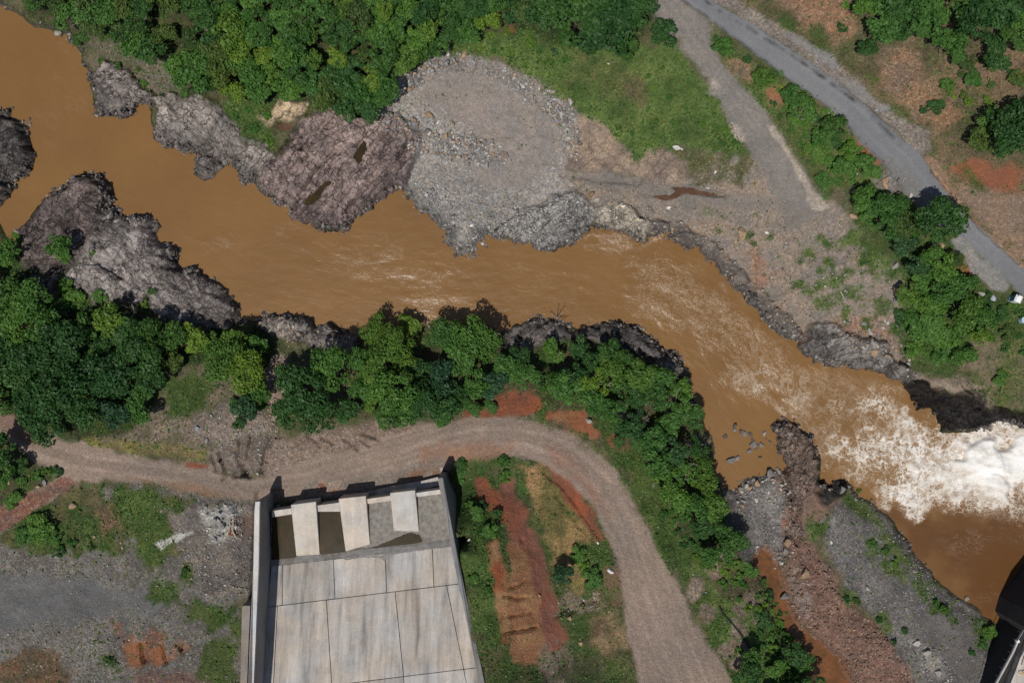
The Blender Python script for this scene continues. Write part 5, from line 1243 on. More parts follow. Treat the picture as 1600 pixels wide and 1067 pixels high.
bm = bmesh.new(); tube_bm(bm, [(0,0,1.12),(0,0,1.2)], 0.25, 12, 0.22); from_bm("lid", bm, 'blue', tank)
dp = [G(a, b, 0) + np.array([0, 0, 0.3]) for a, b in ((362,815),(362,834))]
drain = empty("drain_channel", tuple(G(362, 828)), label="rust red open channel with pale forked edges beside the rock pile", cat="drain")
o0 = np.array(drain.location)
def dpt(a, b, z): p = G(a, b); return np.array([p[0], p[1], p[2] + z]) - o0
for pth in ([(360.5,812),(359.5,825),(359,829),(352,834)], [(366,812),(365,825),(364.5,829),(370,839)]):
    pts = [dpt(a, b, 0.45) for a, b in pth]
    tube("edge_board", pts, 0.12, 'timber', drain, 4)
prism("channel_bed", [dpt(361,812,0.25), dpt(365.5,812,0.25), dpt(364.5,829,0.22), dpt(368.5,838,0.22), dpt(353,834,0.22), dpt(359.5,829,0.22)], [dpt(361,812,-0.4), dpt(365.5,812,-0.4), dpt(364.5,829,-0.4), dpt(368.5,838,-0.4), dpt(353,834,-0.4), dpt(359.5,829,-0.4)], 'rust', drain)
tube("pipe", [G(a, b) + np.array([0, 0, 0.25]) for a, b in ((338,806),(344,812),(350,818))], 0.09, 'black', None, label="short black pipe lying on the white rock pile", cat="pipe")

def net_fence(pix, label, lean, h=1.1, mat='orange'):
    pts = [G(a, b) for a, b in pix]
    base = empty("safety_fence", tuple(pts[0]), label=label, cat="fence")
    o = np.array(base.location); pts = [p - o for p in pts]
    # resample
    dense = []
    for a, b in zip(pts[:-1], pts[1:]):
        n = max(1, int(np.linalg.norm(b - a) / 0.9))
        dense += [a + (b - a) * k / n for k in range(n)]
    dense.append(pts[-1])
    for p in dense[::3]:
        tube("post", [p, p + np.array([lean[0] * 0.15, lean[1] * 0.15, h + 0.15])], 0.045, 'rust', base, 4)
    bm = bmesh.new()
    rows = 4
    jit = [random.uniform(0.55, 1.0) for _ in dense]
    grid = [[bm.verts.new(p + np.array([lean[0] * 0.9 * k / rows * jit[i], lean[1] * 0.9 * k / rows * jit[i], 0.08 + (h - 0.35 * (1 - jit[i])) * k / rows])) for k in range(rows + 1)] for i, p in enumerate(dense)]
    for i in range(len(dense) - 1):
        for k in range(rows): bm.faces.new((grid[i][k], grid[i + 1][k], grid[i + 1][k + 1], grid[i][k + 1]))
    cells = list(bm.faces)
    bmesh.ops.inset_individual(bm, faces=cells, thickness=0.085, use_even_offset=False)
    bmesh.ops.delete(bm, geom=[f for f in cells if f.is_valid], context='FACES_ONLY')
    bmesh.ops.solidify(bm, geom=list(bm.faces), thickness=0.02)
    from_bm("net", bm, mat, base)
net_fence([(992,752),(1000,768),(1010,785),(1018,800)], "thin orange net fence on the grass verge beside the track bend", (0.35, 0.2))
net_fence([(1018,800),(1030,820),(1041,841),(1052,860),(1062,872),(1075,897)], "long sagging rusty orange net fence down the slope beside the dirt track", (0.5, 0.15))
net_fence([(1188,1033),(1200,1046),(1210,1056),(1222,1068)], "short piece of orange net fence at the bottom of the green slope", (0.4, 0.2))
net_fence([(1253,136),(1268,146),(1284,157),(1303,171)], "low orange net fence along the road edge above the scrub strip", (-0.3, -0.4), 0.8)
net_fence([(1352,226),(1362,236),(1372,245),(1380,253)], "crumpled orange net fence along the road edge above the roadside boulders", (-0.5, -0.4), 0.8)
tube("hose", [G(a, b) + np.array([0, 0, 0.12]) for a, b in ((1124,946),(1130,958),(1141,970),(1152,983),(1163,998),(1175,1014))], 0.16, 'black', None, label="long black hose lying down the green slope", cat="hose")
tube("log", [G(a, b) + np.array([0, 0, 0.12]) for a, b in ((1313,455),(1318,465),(1326,476))], 0.13, 'pale_bark', None, 6, 0.07, label="pale bare log lying on the gravel flat", cat="log")
tube("log", [G(a, b) + np.array([0, 0, 0.1]) for a, b in ((1253,910.5),(1262,911.5),(1271,911.5))], 0.10, 'pale_bark', None, 6, 0.07, label="pale stick lying below the big tan block on the red mound", cat="log")
tube("log", [G(a, b) + np.array([0, 0, 0.1]) for a, b in ((1302,806),(1304,812),(1305,815))], 0.10, 'pale_bark', None, 6, 0.07, label="short pale stick standing out on the red brown spit", cat="log")
tube("log", [G(a, b) + np.array([0, 0, 0.15]) for a, b in ((1490,119),(1498,112),(1505,106))], 0.13, 'bark', None, 6, 0.06, label="dark fallen branch on the hillside beside small shrubs", cat="log")
# white scrap frame in the thicket
wf = G(1475, 413, 2.2); fr = empty("scrap_frame", (wf[0], wf[1], wf[2] + 2.0), math.radians(35), label="pale wire frame caught on top of the thicket beside the road shoulder", cat="frame")
for k in range(4): tube("rail", [(-0.9 + 0.6 * k, -0.3, 0), (-0.9 + 0.6 * k, 0.3, 0.05)], 0.05, 'white', fr, 4)
for s in (-0.3, 0.3): tube("rail", [(-1.0, s, 0.02), (1.0, s, 0.02)], 0.05, 'white', fr, 4)
# ------------------------------------------------------------------ stones
def hull_proto(seed, n=14, flatten=0.7):
    r = np.random.default_rng(seed)
    p = r.normal(size=(n, 3)); p /= np.linalg.norm(p, axis=1)[:, None]
    p *= r.uniform(0.8, 1.1, (n, 1)); p *= np.array([1.0, 0.78, flatten])
    bm = bmesh.new(); vs = [bm.verts.new(q) for q in p]
    res = bmesh.ops.convex_hull(bm, input=vs)
    junk = [v for v in bm.verts if not v.link_faces]
    bmesh.ops.delete(bm, geom=junk, context='VERTS')
    bmesh.ops.triangulate(bm, faces=bm.faces); bmesh.ops.recalc_face_normals(bm, faces=bm.faces)
    bm.verts.ensure_lookup_table(); bm.verts.index_update()
    V = np.array([v.co[:] for v in bm.verts]); Fc = np.array([[v.index for v in f.verts] for f in bm.faces])
    bm.free(); return V, Fc
SMALL = [hull_proto(s, 9) for s in range(6)]
BIG = [hull_proto(100 + s, 18, 0.75) for s in range(7)]
def rot_xyz(r, n):
    a = r.uniform(-0.5, 0.5, n); b = r.uniform(-0.5, 0.5, n); c = r.uniform(0, 6.283, n)
    ca, sa, cb, sb, cc, sc = np.cos(a), np.sin(a), np.cos(b), np.sin(b), np.cos(c), np.sin(c)
    R = np.empty((n, 3, 3))
    R[:, 0, 0] = cc * cb; R[:, 0, 1] = cc * sb * sa - sc * ca; R[:, 0, 2] = cc * sb * ca + sc * sa
    R[:, 1, 0] = sc * cb; R[:, 1, 1] = sc * sb * sa + cc * ca; R[:, 1, 2] = sc * sb * ca - cc * sa
    R[:, 2, 0] = -sb; R[:, 2, 1] = cb * sa; R[:, 2, 2] = cb * ca
    return R
GREYS = [(0.29,0.275,0.262),(0.205,0.2,0.196),(0.37,0.357,0.338),(0.245,0.243,0.245),(0.46,0.44,0.41)]
TANS = [(0.33,0.235,0.16),(0.27,0.20,0.155),(0.40,0.32,0.25),(0.24,0.22,0.20)]
REDS = [(0.20,0.122,0.092),(0.16,0.095,0.073),(0.25,0.165,0.13),(0.22,0.175,0.145)]
DARKS = [(0.11,0.10,0.095),(0.16,0.145,0.135),(0.075,0.068,0.065)]
def rubble(name, zones, seed, parent=None):
    """zones: (outline, stones per m2, smallest, largest, palette) -> one mesh of thousands of loose stones"""
    r = np.random.default_rng(seed); Vs = []; Fs = []; Cs = []; off = 0
    for poly, dens, lo, hi, pal in zones:
        pts = Wp(poly)
        mn = pts.min(0); mx = pts.max(0)
        n = int((mx[0] - mn[0]) * (mx[1] - mn[1]) * dens)
        x = r.uniform(mn[0], mx[0], n); y = r.uniform(mn[1], mx[1], n)
        d = poly_sd(pts, x.astype(np.float32), y.astype(np.float32)) + 0.9 * fbm(x, y, 3, 3, seed)
        s = (d < 0) & (r.random(n) < 0.25 + 1.1 * np.clip(0.5 + fbm(x, y, 4, 3, seed + 3), 0, 1))
        x = x[s]; y = y[s]; n = len(x)
        z = Zat(x, y)
        ok = z > -0.15
        x = x[ok]; y = y[ok]; z = z[ok]; n = len(x)
        size = lo * (hi / lo) ** (r.random(n) ** 2.2) * 0.5
        pal = np.array(pal); c = pal[r.integers(0, len(pal), n)] * r.uniform(0.75, 1.25, (n, 1)) 
        c = c * np.where((z < 0.3)[:, None], 0.6, 1.0)
        R = rot_xyz(r, n); kind = r.integers(0, len(SMALL), n)
        for k, (pv, pf) in enumerate(SMALL):
            idx = np.nonzero(kind == k)[0]
            if not len(idx): continue
            v = np.einsum('nij,mj->nmi', R[idx], pv) * size[idx][:, None, None]
            v += np.stack([x[idx], y[idx], z[idx] + size[idx] * 0.25], 1)[:, None, :]
            Vs.append(v.reshape(-1, 3)); m = len(pv)
            f = pf[None] + (np.arange(len(idx)) * m)[:, None, None] + off
            Fs.append(f.reshape(-1, 3)); Cs.append(np.repeat(c[idx], m, 0)); off += len(idx) * m
    V = np.concatenate(Vs); Fa = np.concatenate(Fs); Cc = np.concatenate(Cs)
    o = mesh_from(name, V, Fa.ravel(), np.full(len(Fa), 3), 'stone', parent, Cc)
    tag(o, kind="stuff"); print(name, len(Fa)); return o
RIM_BAR = [(590,180),(620,130),(655,103),(690,82),(722,80),(762,96),(818,118),(864,140),(896,165),(910,200),(898,250),(878,240),(880,205),(846,168),(790,128),(740,106),(700,104),(650,130),(612,170)]
MID_BAR = [(586,185),(620,172),(680,185),(740,205),(790,230),(800,250),(740,262),(680,240),(640,232),(600,205)]
LOW_BAR = [(622,282),(660,270),(720,300),(800,320),(880,320),(905,340),(820,385),(745,410),(700,398),(680,352),(640,312)]
rubble("gravel_rubble", [(RIM_BAR, 7.0, 0.3, 1.3, GREYS + TANS[:1]), (MID_BAR, 8.0, 0.3, 1.3, GREYS + GREYS + TANS), (LOW_BAR, 7.0, 0.25, 0.95, GREYS + GREYS + TANS[2:]), (ROCKS[11][1], 3.0, 0.25, 0.9, GREYS), (ROCKS[12][1], 2.5, 0.3, 1.0, [(0.40,0.35,0.29), (0.33,0.30,0.27)]),
    ([(640,140),(760,110),(860,160),(890,260),(760,320),(640,250)], 0.5, 0.15, 0.45, GREYS + TANS)], 1)
rubble("flat_rubble", [([(890,300),(1000,310),(1090,350),(1180,430),(1260,510),(1240,535),(1150,460),(1060,385),(930,350)], 3.6, 0.22, 1.1, GREYS + TANS),
    ([(1000,310),(1150,320),(1320,350),(1400,430),(1400,520),(1290,520),(1200,440),(1090,360)], 1.5, 0.2, 0.8, GREYS + TANS),
    ([(1300,500),(1400,500),(1440,570),(1470,600),(1400,585),(1330,550)], 2.5, 0.25, 1.0, GREYS + TANS),
    ([(1360,270),(1420,272),(1432,318),(1390,305)], 1.5, 0.25, 0.9, GREYS + TANS), ([(900,180),(960,220),(1070,245),(1060,285),(900,265)], 0.8, 0.2, 0.7, TANS)], 2)
rubble("ravine_rubble", [([(1212,660),(1240,650),(1275,690),(1285,740),(1255,780),(1250,845),(1232,840),(1225,740)], 2.6, 0.25, 1.0, REDS + TANS[1:2] + GREYS[:2]), ([(1128,768),(1160,752),(1200,736),(1226,728),(1240,800),(1240,870),(1212,890),(1180,860),(1145,800)], 4.5, 0.2, 0.9, GREYS + TANS[:2]),
    ([(1135,760),(1165,750),(1205,740),(1222,735),(1215,755),(1150,775)], 3.0, 0.5, 1.3, GREYS + TANS),
    ([(1218,860),(1245,870),(1265,930),(1262,965),(1236,960),(1222,920)], 4.0, 0.25, 1.0, TANS + REDS)], 3)
rubble("mound_rubble", [(MOUND, 7.0, 0.2, 0.9, REDS + REDS + TANS[:1]), ([(1225,790),(1248,800),(1255,870),(1225,880)], 3.0, 0.2, 0.9, REDS + GREYS[:2])], 4)
rubble("plateau_rubble", [(PLAT, 1.6, 0.15, 0.5, GREYS), ([(1310,800),(1345,830),(1350,880),(1330,910),(1300,870)], 3.0, 0.2, 0.6, GREYS), ([(1395,830),(1430,880),(1480,935),(1460,935),(1400,860)], 3.5, 0.2, 0.7, GREYS),
    ([(1425,1000),(1465,1010),(1500,1060),(1480,1090),(1440,1050)], 2.5, 0.25, 0.9, GREYS)], 5)
rubble("yard_rubble", [([(305,790),(350,785),(376,795),(378,842),(330,848)], 6.0, 0.25, 1.0, GREYS[2:] + [(0.45,0.44,0.42)]), ([(280,830),(396,840),(394,930),(320,930),(270,890)], 3.5, 0.18, 0.7, GREYS + TANS),
    ([(60,870),(260,890),(330,930),(260,960),(60,905)], 1.8, 0.15, 0.6, GREYS + TANS), ([(0,960),(180,960),(330,985),(370,1067),(180,1067),(0,1040)], 1.3, 0.15, 0.6, GREYS + TANS),
    ([(130,780),(260,770),(300,830),(200,880),(100,870)], 0.5, 0.2, 0.7, TANS), ([(0,850),(60,860),(100,900),(0,900)], 1.0, 0.2, 0.6, TANS + GREYS)], 6)
rubble("slope_rubble", [([(300,640),(420,610),(440,690),(440,745),(340,740),(300,690)], 2.2, 0.2, 0.8, GREYS + TANS), ([(418,555),(452,560),(448,620),(430,680),(412,640)], 5.0, 0.25, 0.9, TANS + [(0.34,0.26,0.22)]),
    ([(390,495),(520,505),(560,525),(555,555),(450,540)], 1.5, 0.25, 0.9, GREYS + TANS), ([(640,665),(850,650),(880,665),(700,672),(600,700)], 0.9, 0.15, 0.5, GREYS + TANS), ([(480,755),(600,740),(680,735),(560,772)], 1.2, 0.15, 0.5, GREYS + [(0.5,0.48,0.45)]),
    ([(868,935),(940,925),(950,950),(880,965)], 3.0, 0.2, 0.7, TANS + GREYS), ([(940,945),(965,950),(960,965),(945,960)], 3.0, 0.2, 0.6, TANS), ([(430,690),(600,665),(600,700),(430,740)], 0.8, 0.15, 0.5, TANS + GREYS),
    ([(1080,890),(1130,880),(1200,950),(1170,1040),(1130,980)], 0.7, 0.2, 0.6, TANS + GREYS)], 7)
rubble("track_rubble", [(TRACK, 0.45, 0.12, 0.32, GREYS + TANS), (GTRACK, 0.4, 0.12, 0.35, GREYS + TANS), (VERGE, 1.4, 0.15, 0.55, GREYS + TANS)], 8)
rubble("hillside_rubble", [([(1220,0),(1345,0),(1340,70),(1260,40)], 1.1, 0.15, 0.6, TANS), ([(1370,80),(1440,60),(1480,160),(1430,195)], 1.6, 0.15, 0.6, TANS), ([(1480,270),(1600,300),(1600,400),(1530,330)], 0.8, 0.15, 0.5, TANS), ([(780,740),(880,980),(850,1050),(800,850)], 0.3, 0.15, 0.4, TANS), ([(1455,180),(1520,160),(1490,205)], 1.3, 0.15, 0.6, TANS)], 9)

def shore_stones():
    r = np.random.default_rng(77)
    w = ((D0 > -0.55) & (D0 < 0.9)) * (0.25 + rockm + rim) * np.clip(0.5 + 1.2 * fbm(X, Y, 5, 3, 630), 0, 1) * (Z > -0.6)
    cs = np.cumsum(w.ravel()); n = 5200
    idx = np.searchsorted(cs, r.random(n) * cs[-1])
    x = X.ravel()[idx] + r.uniform(-.12, .12, n); y = Y.ravel()[idx] + r.uniform(-.12, .12, n); z = np.maximum(Zat(x, y), -0.12)
    size = 0.13 * (5.0 ** (r.random(n) ** 1.8))
    pal = np.array(DARKS + DARKS + [(0.2, 0.175, 0.155), (0.28, 0.25, 0.22)]); c = pal[r.integers(0, len(pal), n)] * r.uniform(0.8, 1.2, (n, 1))
    R = rot_xyz(r, n); Vs, Fs, Cs, off = [], [], [], 0
    for k, (pv, pf) in enumerate(SMALL):
        i = np.nonzero(np.arange(n) % len(SMALL) == k)[0]; m = len(pv)
        v = np.einsum('nij,mj->nmi', R[i], pv) * size[i][:, None, None] + np.stack([x[i], y[i], z[i] + size[i] * 0.2], 1)[:, None, :]
        Vs.append(v.reshape(-1, 3)); Fs.append((pf[None] + (np.arange(len(i)) * m)[:, None, None] + off).reshape(-1, 3)); Cs.append(np.repeat(c[i], m, 0)); off += len(i) * m
    Fa = np.concatenate(Fs); tag(mesh_from("shore_stones", np.concatenate(Vs), Fa.ravel(), np.full(len(Fa), 3), 'stone', None, np.concatenate(Cs)), kind="stuff")
shore_stones()
# single boulders ---------------------------------------------------
BOULDER_ME = []
for k, (v, f) in enumerate(BIG):
    me = bpy.data.meshes.new("boulder"); me.from_pydata([tuple(q) for q in v], [], [tuple(q) for q in f]); me.materials.append(M['boulder']); me.update(); BOULDER_ME.append(me)
def boulder(px, py, size, c, label, group=None, rz=None, asp=1.0, zoff=0.0, name="boulder"):
    """size = length in metres"""
    g0 = G(px, py, size * 0.2)
    o = bpy.data.objects.new(name, random.choice(BOULDER_ME))
    o.location = (g0[0], g0[1], max(g0[2], -0.1) + size * 0.16 + zoff)
    o.rotation_euler = (random.uniform(-0.3, 0.3), random.uniform(-0.3, 0.3), random.uniform(0, 6.28) if rz is None else rz)
    o.scale = (size / 2, size / 2 * asp, size / 2 * random.uniform(0.8, 1.1))
    k = random.uniform(0.85, 1.15); o.color = (c[0] * k, c[1] * k, c[2] * k, 1)
    col.objects.link(o); tag(o, label, "boulder", group); return o
GY, PL, TN, DK, RD, WH = (0.22,0.205,0.195), (0.36,0.34,0.31), (0.34,0.235,0.15), (0.10,0.09,0.085), (0.22,0.13,0.10), (0.62,0.60,0.57)
for px, py, sz, c, lb in [
 (89,53,2.0,PL,"pale flat rock alone in the water below the upper left bank"),
 (754,381,1.0,WH,"white boulder in the water off the tip of the gravel bar"),
 (760,386,0.8,DK,"small dark rock in the water beside the white boulder"),
 (737,353,0.9,WH,"whitish boulder on the waterside tip of the gravel bar"),
 (764,355,1.3,PL,"pale grey boulder near the water right of the whitish boulder"),
 (671,181,2.0,TN,"large flat tan boulder amid grey stones in the middle of the bar"),
 (706,195,1.4,TN,"rounded tan boulder right of the large flat tan boulder"),
 (668,205,2.0,GY,"large grey boulder at the lower edge of the middle stones"),
 (662,168,1.2,PL,"pale grey block above the large flat tan boulder"),
 (685,191,1.0,WH,"whitish grey block between the two tan boulders"),
 (724,87,1.7,TN,"big tan boulder at the top of the gravel bar rim"),
 (676,88,1.0,PL,"pale boulder at the upper left of the gravel bar rim"),
 (615,137,1.5,GY,"grey boulder under the wood where the bar rim meets it"),
 (606,152,1.3,TN,"tan boulder under the wood at the left end of the bar rim"),
 (663,106,1.0,TN,"orange tan boulder at the wood's edge on the bar rim"),
 (588,182,1.2,PL,"pale block where striped rock meets gravel bar"),
 (892,160,1.7,PL,"pale upright boulder at the right end of the bar rim by the grass"),
 (882,158,1.2,TN,"tan boulder beside the pale upright boulder"),
 (888,231,1.4,PL,"pale boulder at the foot of the right bar rim"),
 (895,205,1.1,GY,"light grey boulder midway down the right bar rim"),
 (923,305,1.8,TN,"cream boulder above the bar outcrop"),
 (932,312,1.3,PL,"pale boulder right of the cream boulder above the outcrop"),
 (1045,325,1.1,WH,"small white boulder on the flat below the red puddle"),
 (1106,294,0.9,WH,"white stone lying on the grassy patch above the red puddle"),
 (1160,366,2.9,TN,"tall tan squared block standing on the gravel flat"),
 (1227,387,1.5,PL,"pale boulder on the flat right of the squared block"),
 (1198,364,1.0,WH,"white stone at the right of the squared block"),
 (1400,415,2.1,PL,"large pinkish boulder beside the blue green bush"),
 (1405,457,2.2,TN,"long tan boulder at the left edge of the thicket"),
 (1402,468,1.8,GY,"grey boulder just below the long tan boulder"),
 (1418,474,1.5,GY,"dark grey boulder under the thicket's left edge"),
 (1382,283,2.1,TN,"orange tan boulder among roadside stones"),
 (1385,291,1.6,TN,"smaller tan boulder under the orange tan boulder"),
 (1356,290,1.6,PL,"pale boulder at the left end of the roadside stones"),
 (1424,305,1.1,WH,"white boulder at the road edge above the dark round tree"),
 (1404,282,1.4,GY,"grey boulder right of the orange tan boulder"),
 (1473,384,1.3,TN,"tan boulder under the dark round tree on the road side"),
 (1480,395,1.2,PL,"cream boulder just below the road shoulder"),
 (1460,383,0.9,WH,"white stone below the dark round tree"),
 (1536,460,1.8,PL,"cream boulder in the grass left of the portable toilet"),
 (1552,466,1.6,(0.30,0.33,0.36),"blue grey boulder next to the portable toilet"),
 (1337,270,1.3,PL,"grey slab in the scrub below the track's pale strip"),
 (1337,300,1.5,TN,"brown boulder at the top corner of the gravel flat"),
 (1334,338,1.7,TN,"ochre brown boulder at the flat's edge under the thicket"),
 (1367,549,2.5,TN,"big brown boulder on the right bank above the rapids"),
 (1369,570,1.3,GY,"grey round boulder at the water's edge under the big brown boulder"),
 (1360,518,1.6,PL,"pale pink boulder on the bank above the grey point"),
 (1373,527,1.7,GY,"grey boulder above the big brown boulder"),
 (1386,587,1.1,DK,"dark boulder at the waterline where the wet bank starts"),
 (1440,636,1.0,DK,"dark boulder in the foam at the wet bank"),
 (1431,634,0.9,DK,"small dark boulder in rapids beside the wet bank"),
 (1316,764,2.0,(0.26,0.245,0.235),"light grey boulder on top of the jagged black rock"),
 (1296,765,1.0,PL,"pale small boulder left of the jagged black rock's top"),
 (1131,681,1.3,DK,"square dark rock in the pond beside the trees"),
 (1145,662,1.7,DK,"dark rock alone upstream of the pond stones"),
 (1144,670,1.0,GY,"small grey rock in the pond's upper edge"),
 (1158,675,1.6,GY,"grey rock in the pond left of the main stone heap"),
 (1172,693,2.0,GY,"largest grey rock of the heap in the middle of the pond"),
 (1166,703,1.5,GY,"grey rock at the lower end of the pond heap"),
 (1187,694,1.5,GY,"grey rock at the right of the pond heap"),
 (1192,676,1.3,PL,"pale rock at the right upper edge of the pond"),
 (1139,718,2.2,GY,"rough grey rock near the left shore of the pond"),
 (1148,714,1.4,GY,"smaller grey rock touching the rough rock near the left shore"),
 (1168,676,1.2,DK,"dark rock at the top of the pond heap"),
 (1203,739,2.6,GY,"large grey flat boulder on the pond's lower shore"),
 (1217,737,1.8,GY,"grey boulder between the flat boulder and the spit"),
 (1178,748,1.5,GY,"grey boulder at the pond's lower shore left of the flat boulder"),
 (1183,756,1.7,TN,"tan boulder just under the pond's lower shore"),
 (1172,762,1.3,TN,"light tan boulder left of the shore tan boulder"),
 (1158,764,1.3,GY,"grey boulder at the lower left shore of the pond"),
 (1160,790,1.1,TN,"tan stone alone in the grey ravine gravel"),
 (1257,898,3.0,TN,"big tan rectangular block on the red mound"),
 (1231,848,2.2,TN,"tan angular boulder at the top of the red mound"),
 (1227,862,2.0,GY,"grey angular boulder under the tan one at the mound's top"),
 (1227,930,2.3,GY,"long grey boulder beside the orange stream"),
 (1264,978,1.3,TN,"light boulder on the lower part of the red mound near stream"),
 (1355,919,1.2,PL,"pale stone on the grey plateau left of its green middle"),
 (1299,847,0.8,WH,"small white stone at the plateau's upper left"),
 (1433,1005,1.8,PL,"pale angular boulder low on the grey plateau"),
 (1448,1020,2.0,PL,"larger pale boulder at the plateau's lower pile"),
 (1467,1050,1.8,PL,"pale boulder at the bottom of the plateau's lower pile"),
 (1510,935,1.4,PL,"pale boulder on the plateau's river edge"),
 (113,790,1.9,TN,"tan boulder alone in the grass below the road fork"),
 (148,838,1.1,TN,"tan stone in the yard's grass"),
 (13,754,0.9,TN,"tan stone under bushes in the road fork"),
 (60,760,1.1,TN,"tan boulder at the fork's tip"),
 (70,754,1.4,GY,"grey boulder at the fork's tip next to the tan one"),
 (308,669,1.3,(0.28,0.32,0.34),"blue grey boulder on the slope above the yellow grass"),
 (322,688,1.2,GY,"grey boulder below the blue grey boulder on the slope"),
 (891,966,1.3,TN,"tan boulder right of the red track by the stone row"),
 (908,1004,1.4,TN,"cream boulder at the lower end of the red track"),
 (843,930,0.8,TN,"small pale stone alone on the red track"),
 (954,892,1.5,WH,"pale grey stone slab beside the dirt track"),
 (934,848,0.7,WH,"white stone in the green plot inside the bend"),
 (733,844,0.9,WH,"small white block in the grass right of the chute"),
 (690,733,1.1,PL,"pale rock at the outer end of the right chute wall"),
 (920,657,1.7,PL,"pale flat stone beside red soil above the bend"),
 (435,790,0.8,PL,"small pale rock outside the left chute wall"),
 (27,362,1.5,PL,"pale rock at the river's edge under the dark ridge"),
 (170,338,2.0,PL,"pale angular rock in the cleft between the two left rocks"),
 (183,345,1.5,PL,"pale pinkish rock beside the pale angular rock in the cleft"),
 (443,508,1.6,GY,"grey boulder at the top of the pinkish bank"),
 (475,512,2.3,GY,"big grey boulder at the waterside of the pinkish bank"),
 (437,497,1.4,TN,"tan boulder at the waterside left of the big grey boulder"),
 (653,507,1.8,GY,"grey rock between the two riverside trees"),
 (668,503,1.4,GY,"small rock breaking the water between riverside trees"),
 (950,100,0.9,WH,"white lump on the upper grass slope"),
 (1057,230,1.6,WH,"bright white lump at the lower edge of the grass slope"),
 (1065,233,0.8,WH,"small white lump beside the bright one on the grass slope"),
 (1118,269,0.8,WH,"whitish stone on the grassy patch below the slope"),
 (1370,172,1.0,PL,"pale stone on the road verge")]:
    boulder(px, py, sz, c, lb, asp=random.uniform(0.75, 1.0))
# heaps of like boulders: the larger stones one could lift away
used = []; HEAPS = {}
def tone_word(c):
    if max(c) / min(c) > 1.3: return 'tan' if max(c) > 0.26 else 'brown'
    return 'pale' if max(c) > 0.28 else 'grey' if max(c) > 0.13 else 'dark'
def heap(poly, n, lo, hi, pal, label, group, seed):
    n = int(n * 0.6); lo *= 1.08; r = random.Random(seed); pts = np.array(poly, float); mn = pts.min(0); mx = pts.max(0); k = 0; tries = 0
    while k < n and tries < n * 60:
        tries += 1
        a, b = r.uniform(mn[0], mx[0]), r.uniform(mn[1], mx[1])
        if poly_sd(pts, np.array([a], np.float32), np.array([b], np.float32))[0] > 0: continue
        sz = lo * (hi / lo) ** (r.random() ** 1.6)
        if any(math.hypot(a - u, b - v) < (sz + w) * 3.6 for u, v, w in used[-160:]): continue
        used.append((a, b, sz)); c = r.choice(pal); o = boulder(a, b, sz, c, None, group, asp=r.uniform(0.7, 1.0)); k += 1
        HEAPS.setdefault(seed, ([], label, group))[0].append((o, a, b, sz, tone_word(c)))
heap([(590,178),(625,128),(660,102),(692,84),(715,82),(712,100),(660,122),(612,172)], 22, 0.8, 1.3, GREYS + TANS[:1], "bar rim along the wood", "boulders along the left rim of the gravel bar", 1)
heap([(725,82),(762,96),(818,118),(864,140),(880,155),(862,160),(800,128),(740,104)], 24, 0.8, 1.4, GREYS + TANS[:1], "bar rim along the grass", "boulders along the upper rim of the gravel bar", 2)
heap([(868,148),(896,170),(908,200),(900,245),(880,240),(884,205),(858,170)], 30, 0.7, 1.3, GREYS, "stone heap right of bar", "boulders down the right rim of the gravel bar", 3)
heap(MID_BAR, 60, 0.85, 1.7, GREYS + TANS, "stone band across gravel bar", "boulders in the middle of the gravel bar", 4)
heap([(640,300),(690,345),(705,390),(740,398),(800,378),(790,355),(720,345),(670,300)], 24, 0.7, 1.2, GREYS, "gravel bar's waterside", "boulders at the waterside of the gravel bar", 5)
heap([(1145,765),(1180,750),(1222,735),(1228,775),(1190,790),(1150,785)], 26, 0.7, 1.5, GREYS + TANS[:2], "stone heap below the pond", "boulders below the pond", 6)
heap([(1215,800),(1240,820),(1250,880),(1262,940),(1240,950),(1222,880)], 20, 0.7, 1.5, TANS[:2] + REDS, "red mound's stream side", "boulders on the stream side of the red mound", 7)
heap([(1335,505),(1400,500),(1440,560),(1420,580),(1350,545)], 22, 0.7, 1.4, TANS[:2] + GREYS, "bank under the thicket", "boulders on the right bank below the thicket", 8)
heap([(1010,350),(1060,352),(1110,390),(1170,450),(1225,515),(1205,510),(1140,450),(1070,390)], 26, 0.7, 1.3, DARKS + TANS[:1], "right bank's edge", "boulders edging the right bank", 9)
heap([(1152,668),(1200,670),(1202,690),(1186,714),(1164,706)], 14, 0.6, 1.4, [(0.13,0.11,0.095),(0.18,0.15,0.125),(0.09,0.075,0.065)], "rock heap in the pond", "rocks in the pond", 12)
heap([(312,792),(345,786),(372,796),(374,838),(334,845)], 18, 0.7, 1.2, GREYS[2:] + [(0.46,0.45,0.43)], "white rock pile by chute", "boulders in the white rock pile", 10)
heap([(392,498),(450,492),(520,508),(556,526),(540,545),(450,530)], 20, 0.7, 1.4, GREYS[:2] + TANS[:2], "pinkish bank", "boulders on the pinkish bank", 11)

# ------------------------------------------------------------------ foliage
def leaf_mesh(cent, nrm, size, r, bend=0.25):
    """one folded leaf spray (2 triangles each side of its fold) per centre"""
    n = len(cent)
    nrm = nrm / (np.linalg.norm(nrm, axis=1)[:, None] + 1e-9)
    t = r.normal(size=(n, 3)); t -= (t * nrm).sum(1)[:, None] * nrm; t /= np.linalg.norm(t, axis=1)[:, None] + 1e-9
    b = np.cross(nrm, t); s = size[:, None]
    v = np.empty((n, 4, 3))
    v[:, 0] = cent - t * s * 0.55; v[:, 1] = cent + b * s * 0.36 - nrm * s * bend * 0.4
    v[:, 2] = cent + t * s * 0.55 - nrm * s * bend; v[:, 3] = cent - b * s * 0.36 - nrm * s * bend * 0.4
    base = (np.arange(n) * 4)[:, None]
    f = np.concatenate([base + np.array([[0, 1, 2]]), base + np.array([[0, 2, 3]])], 1).reshape(-1, 3)
    return v.reshape(-1, 3), f
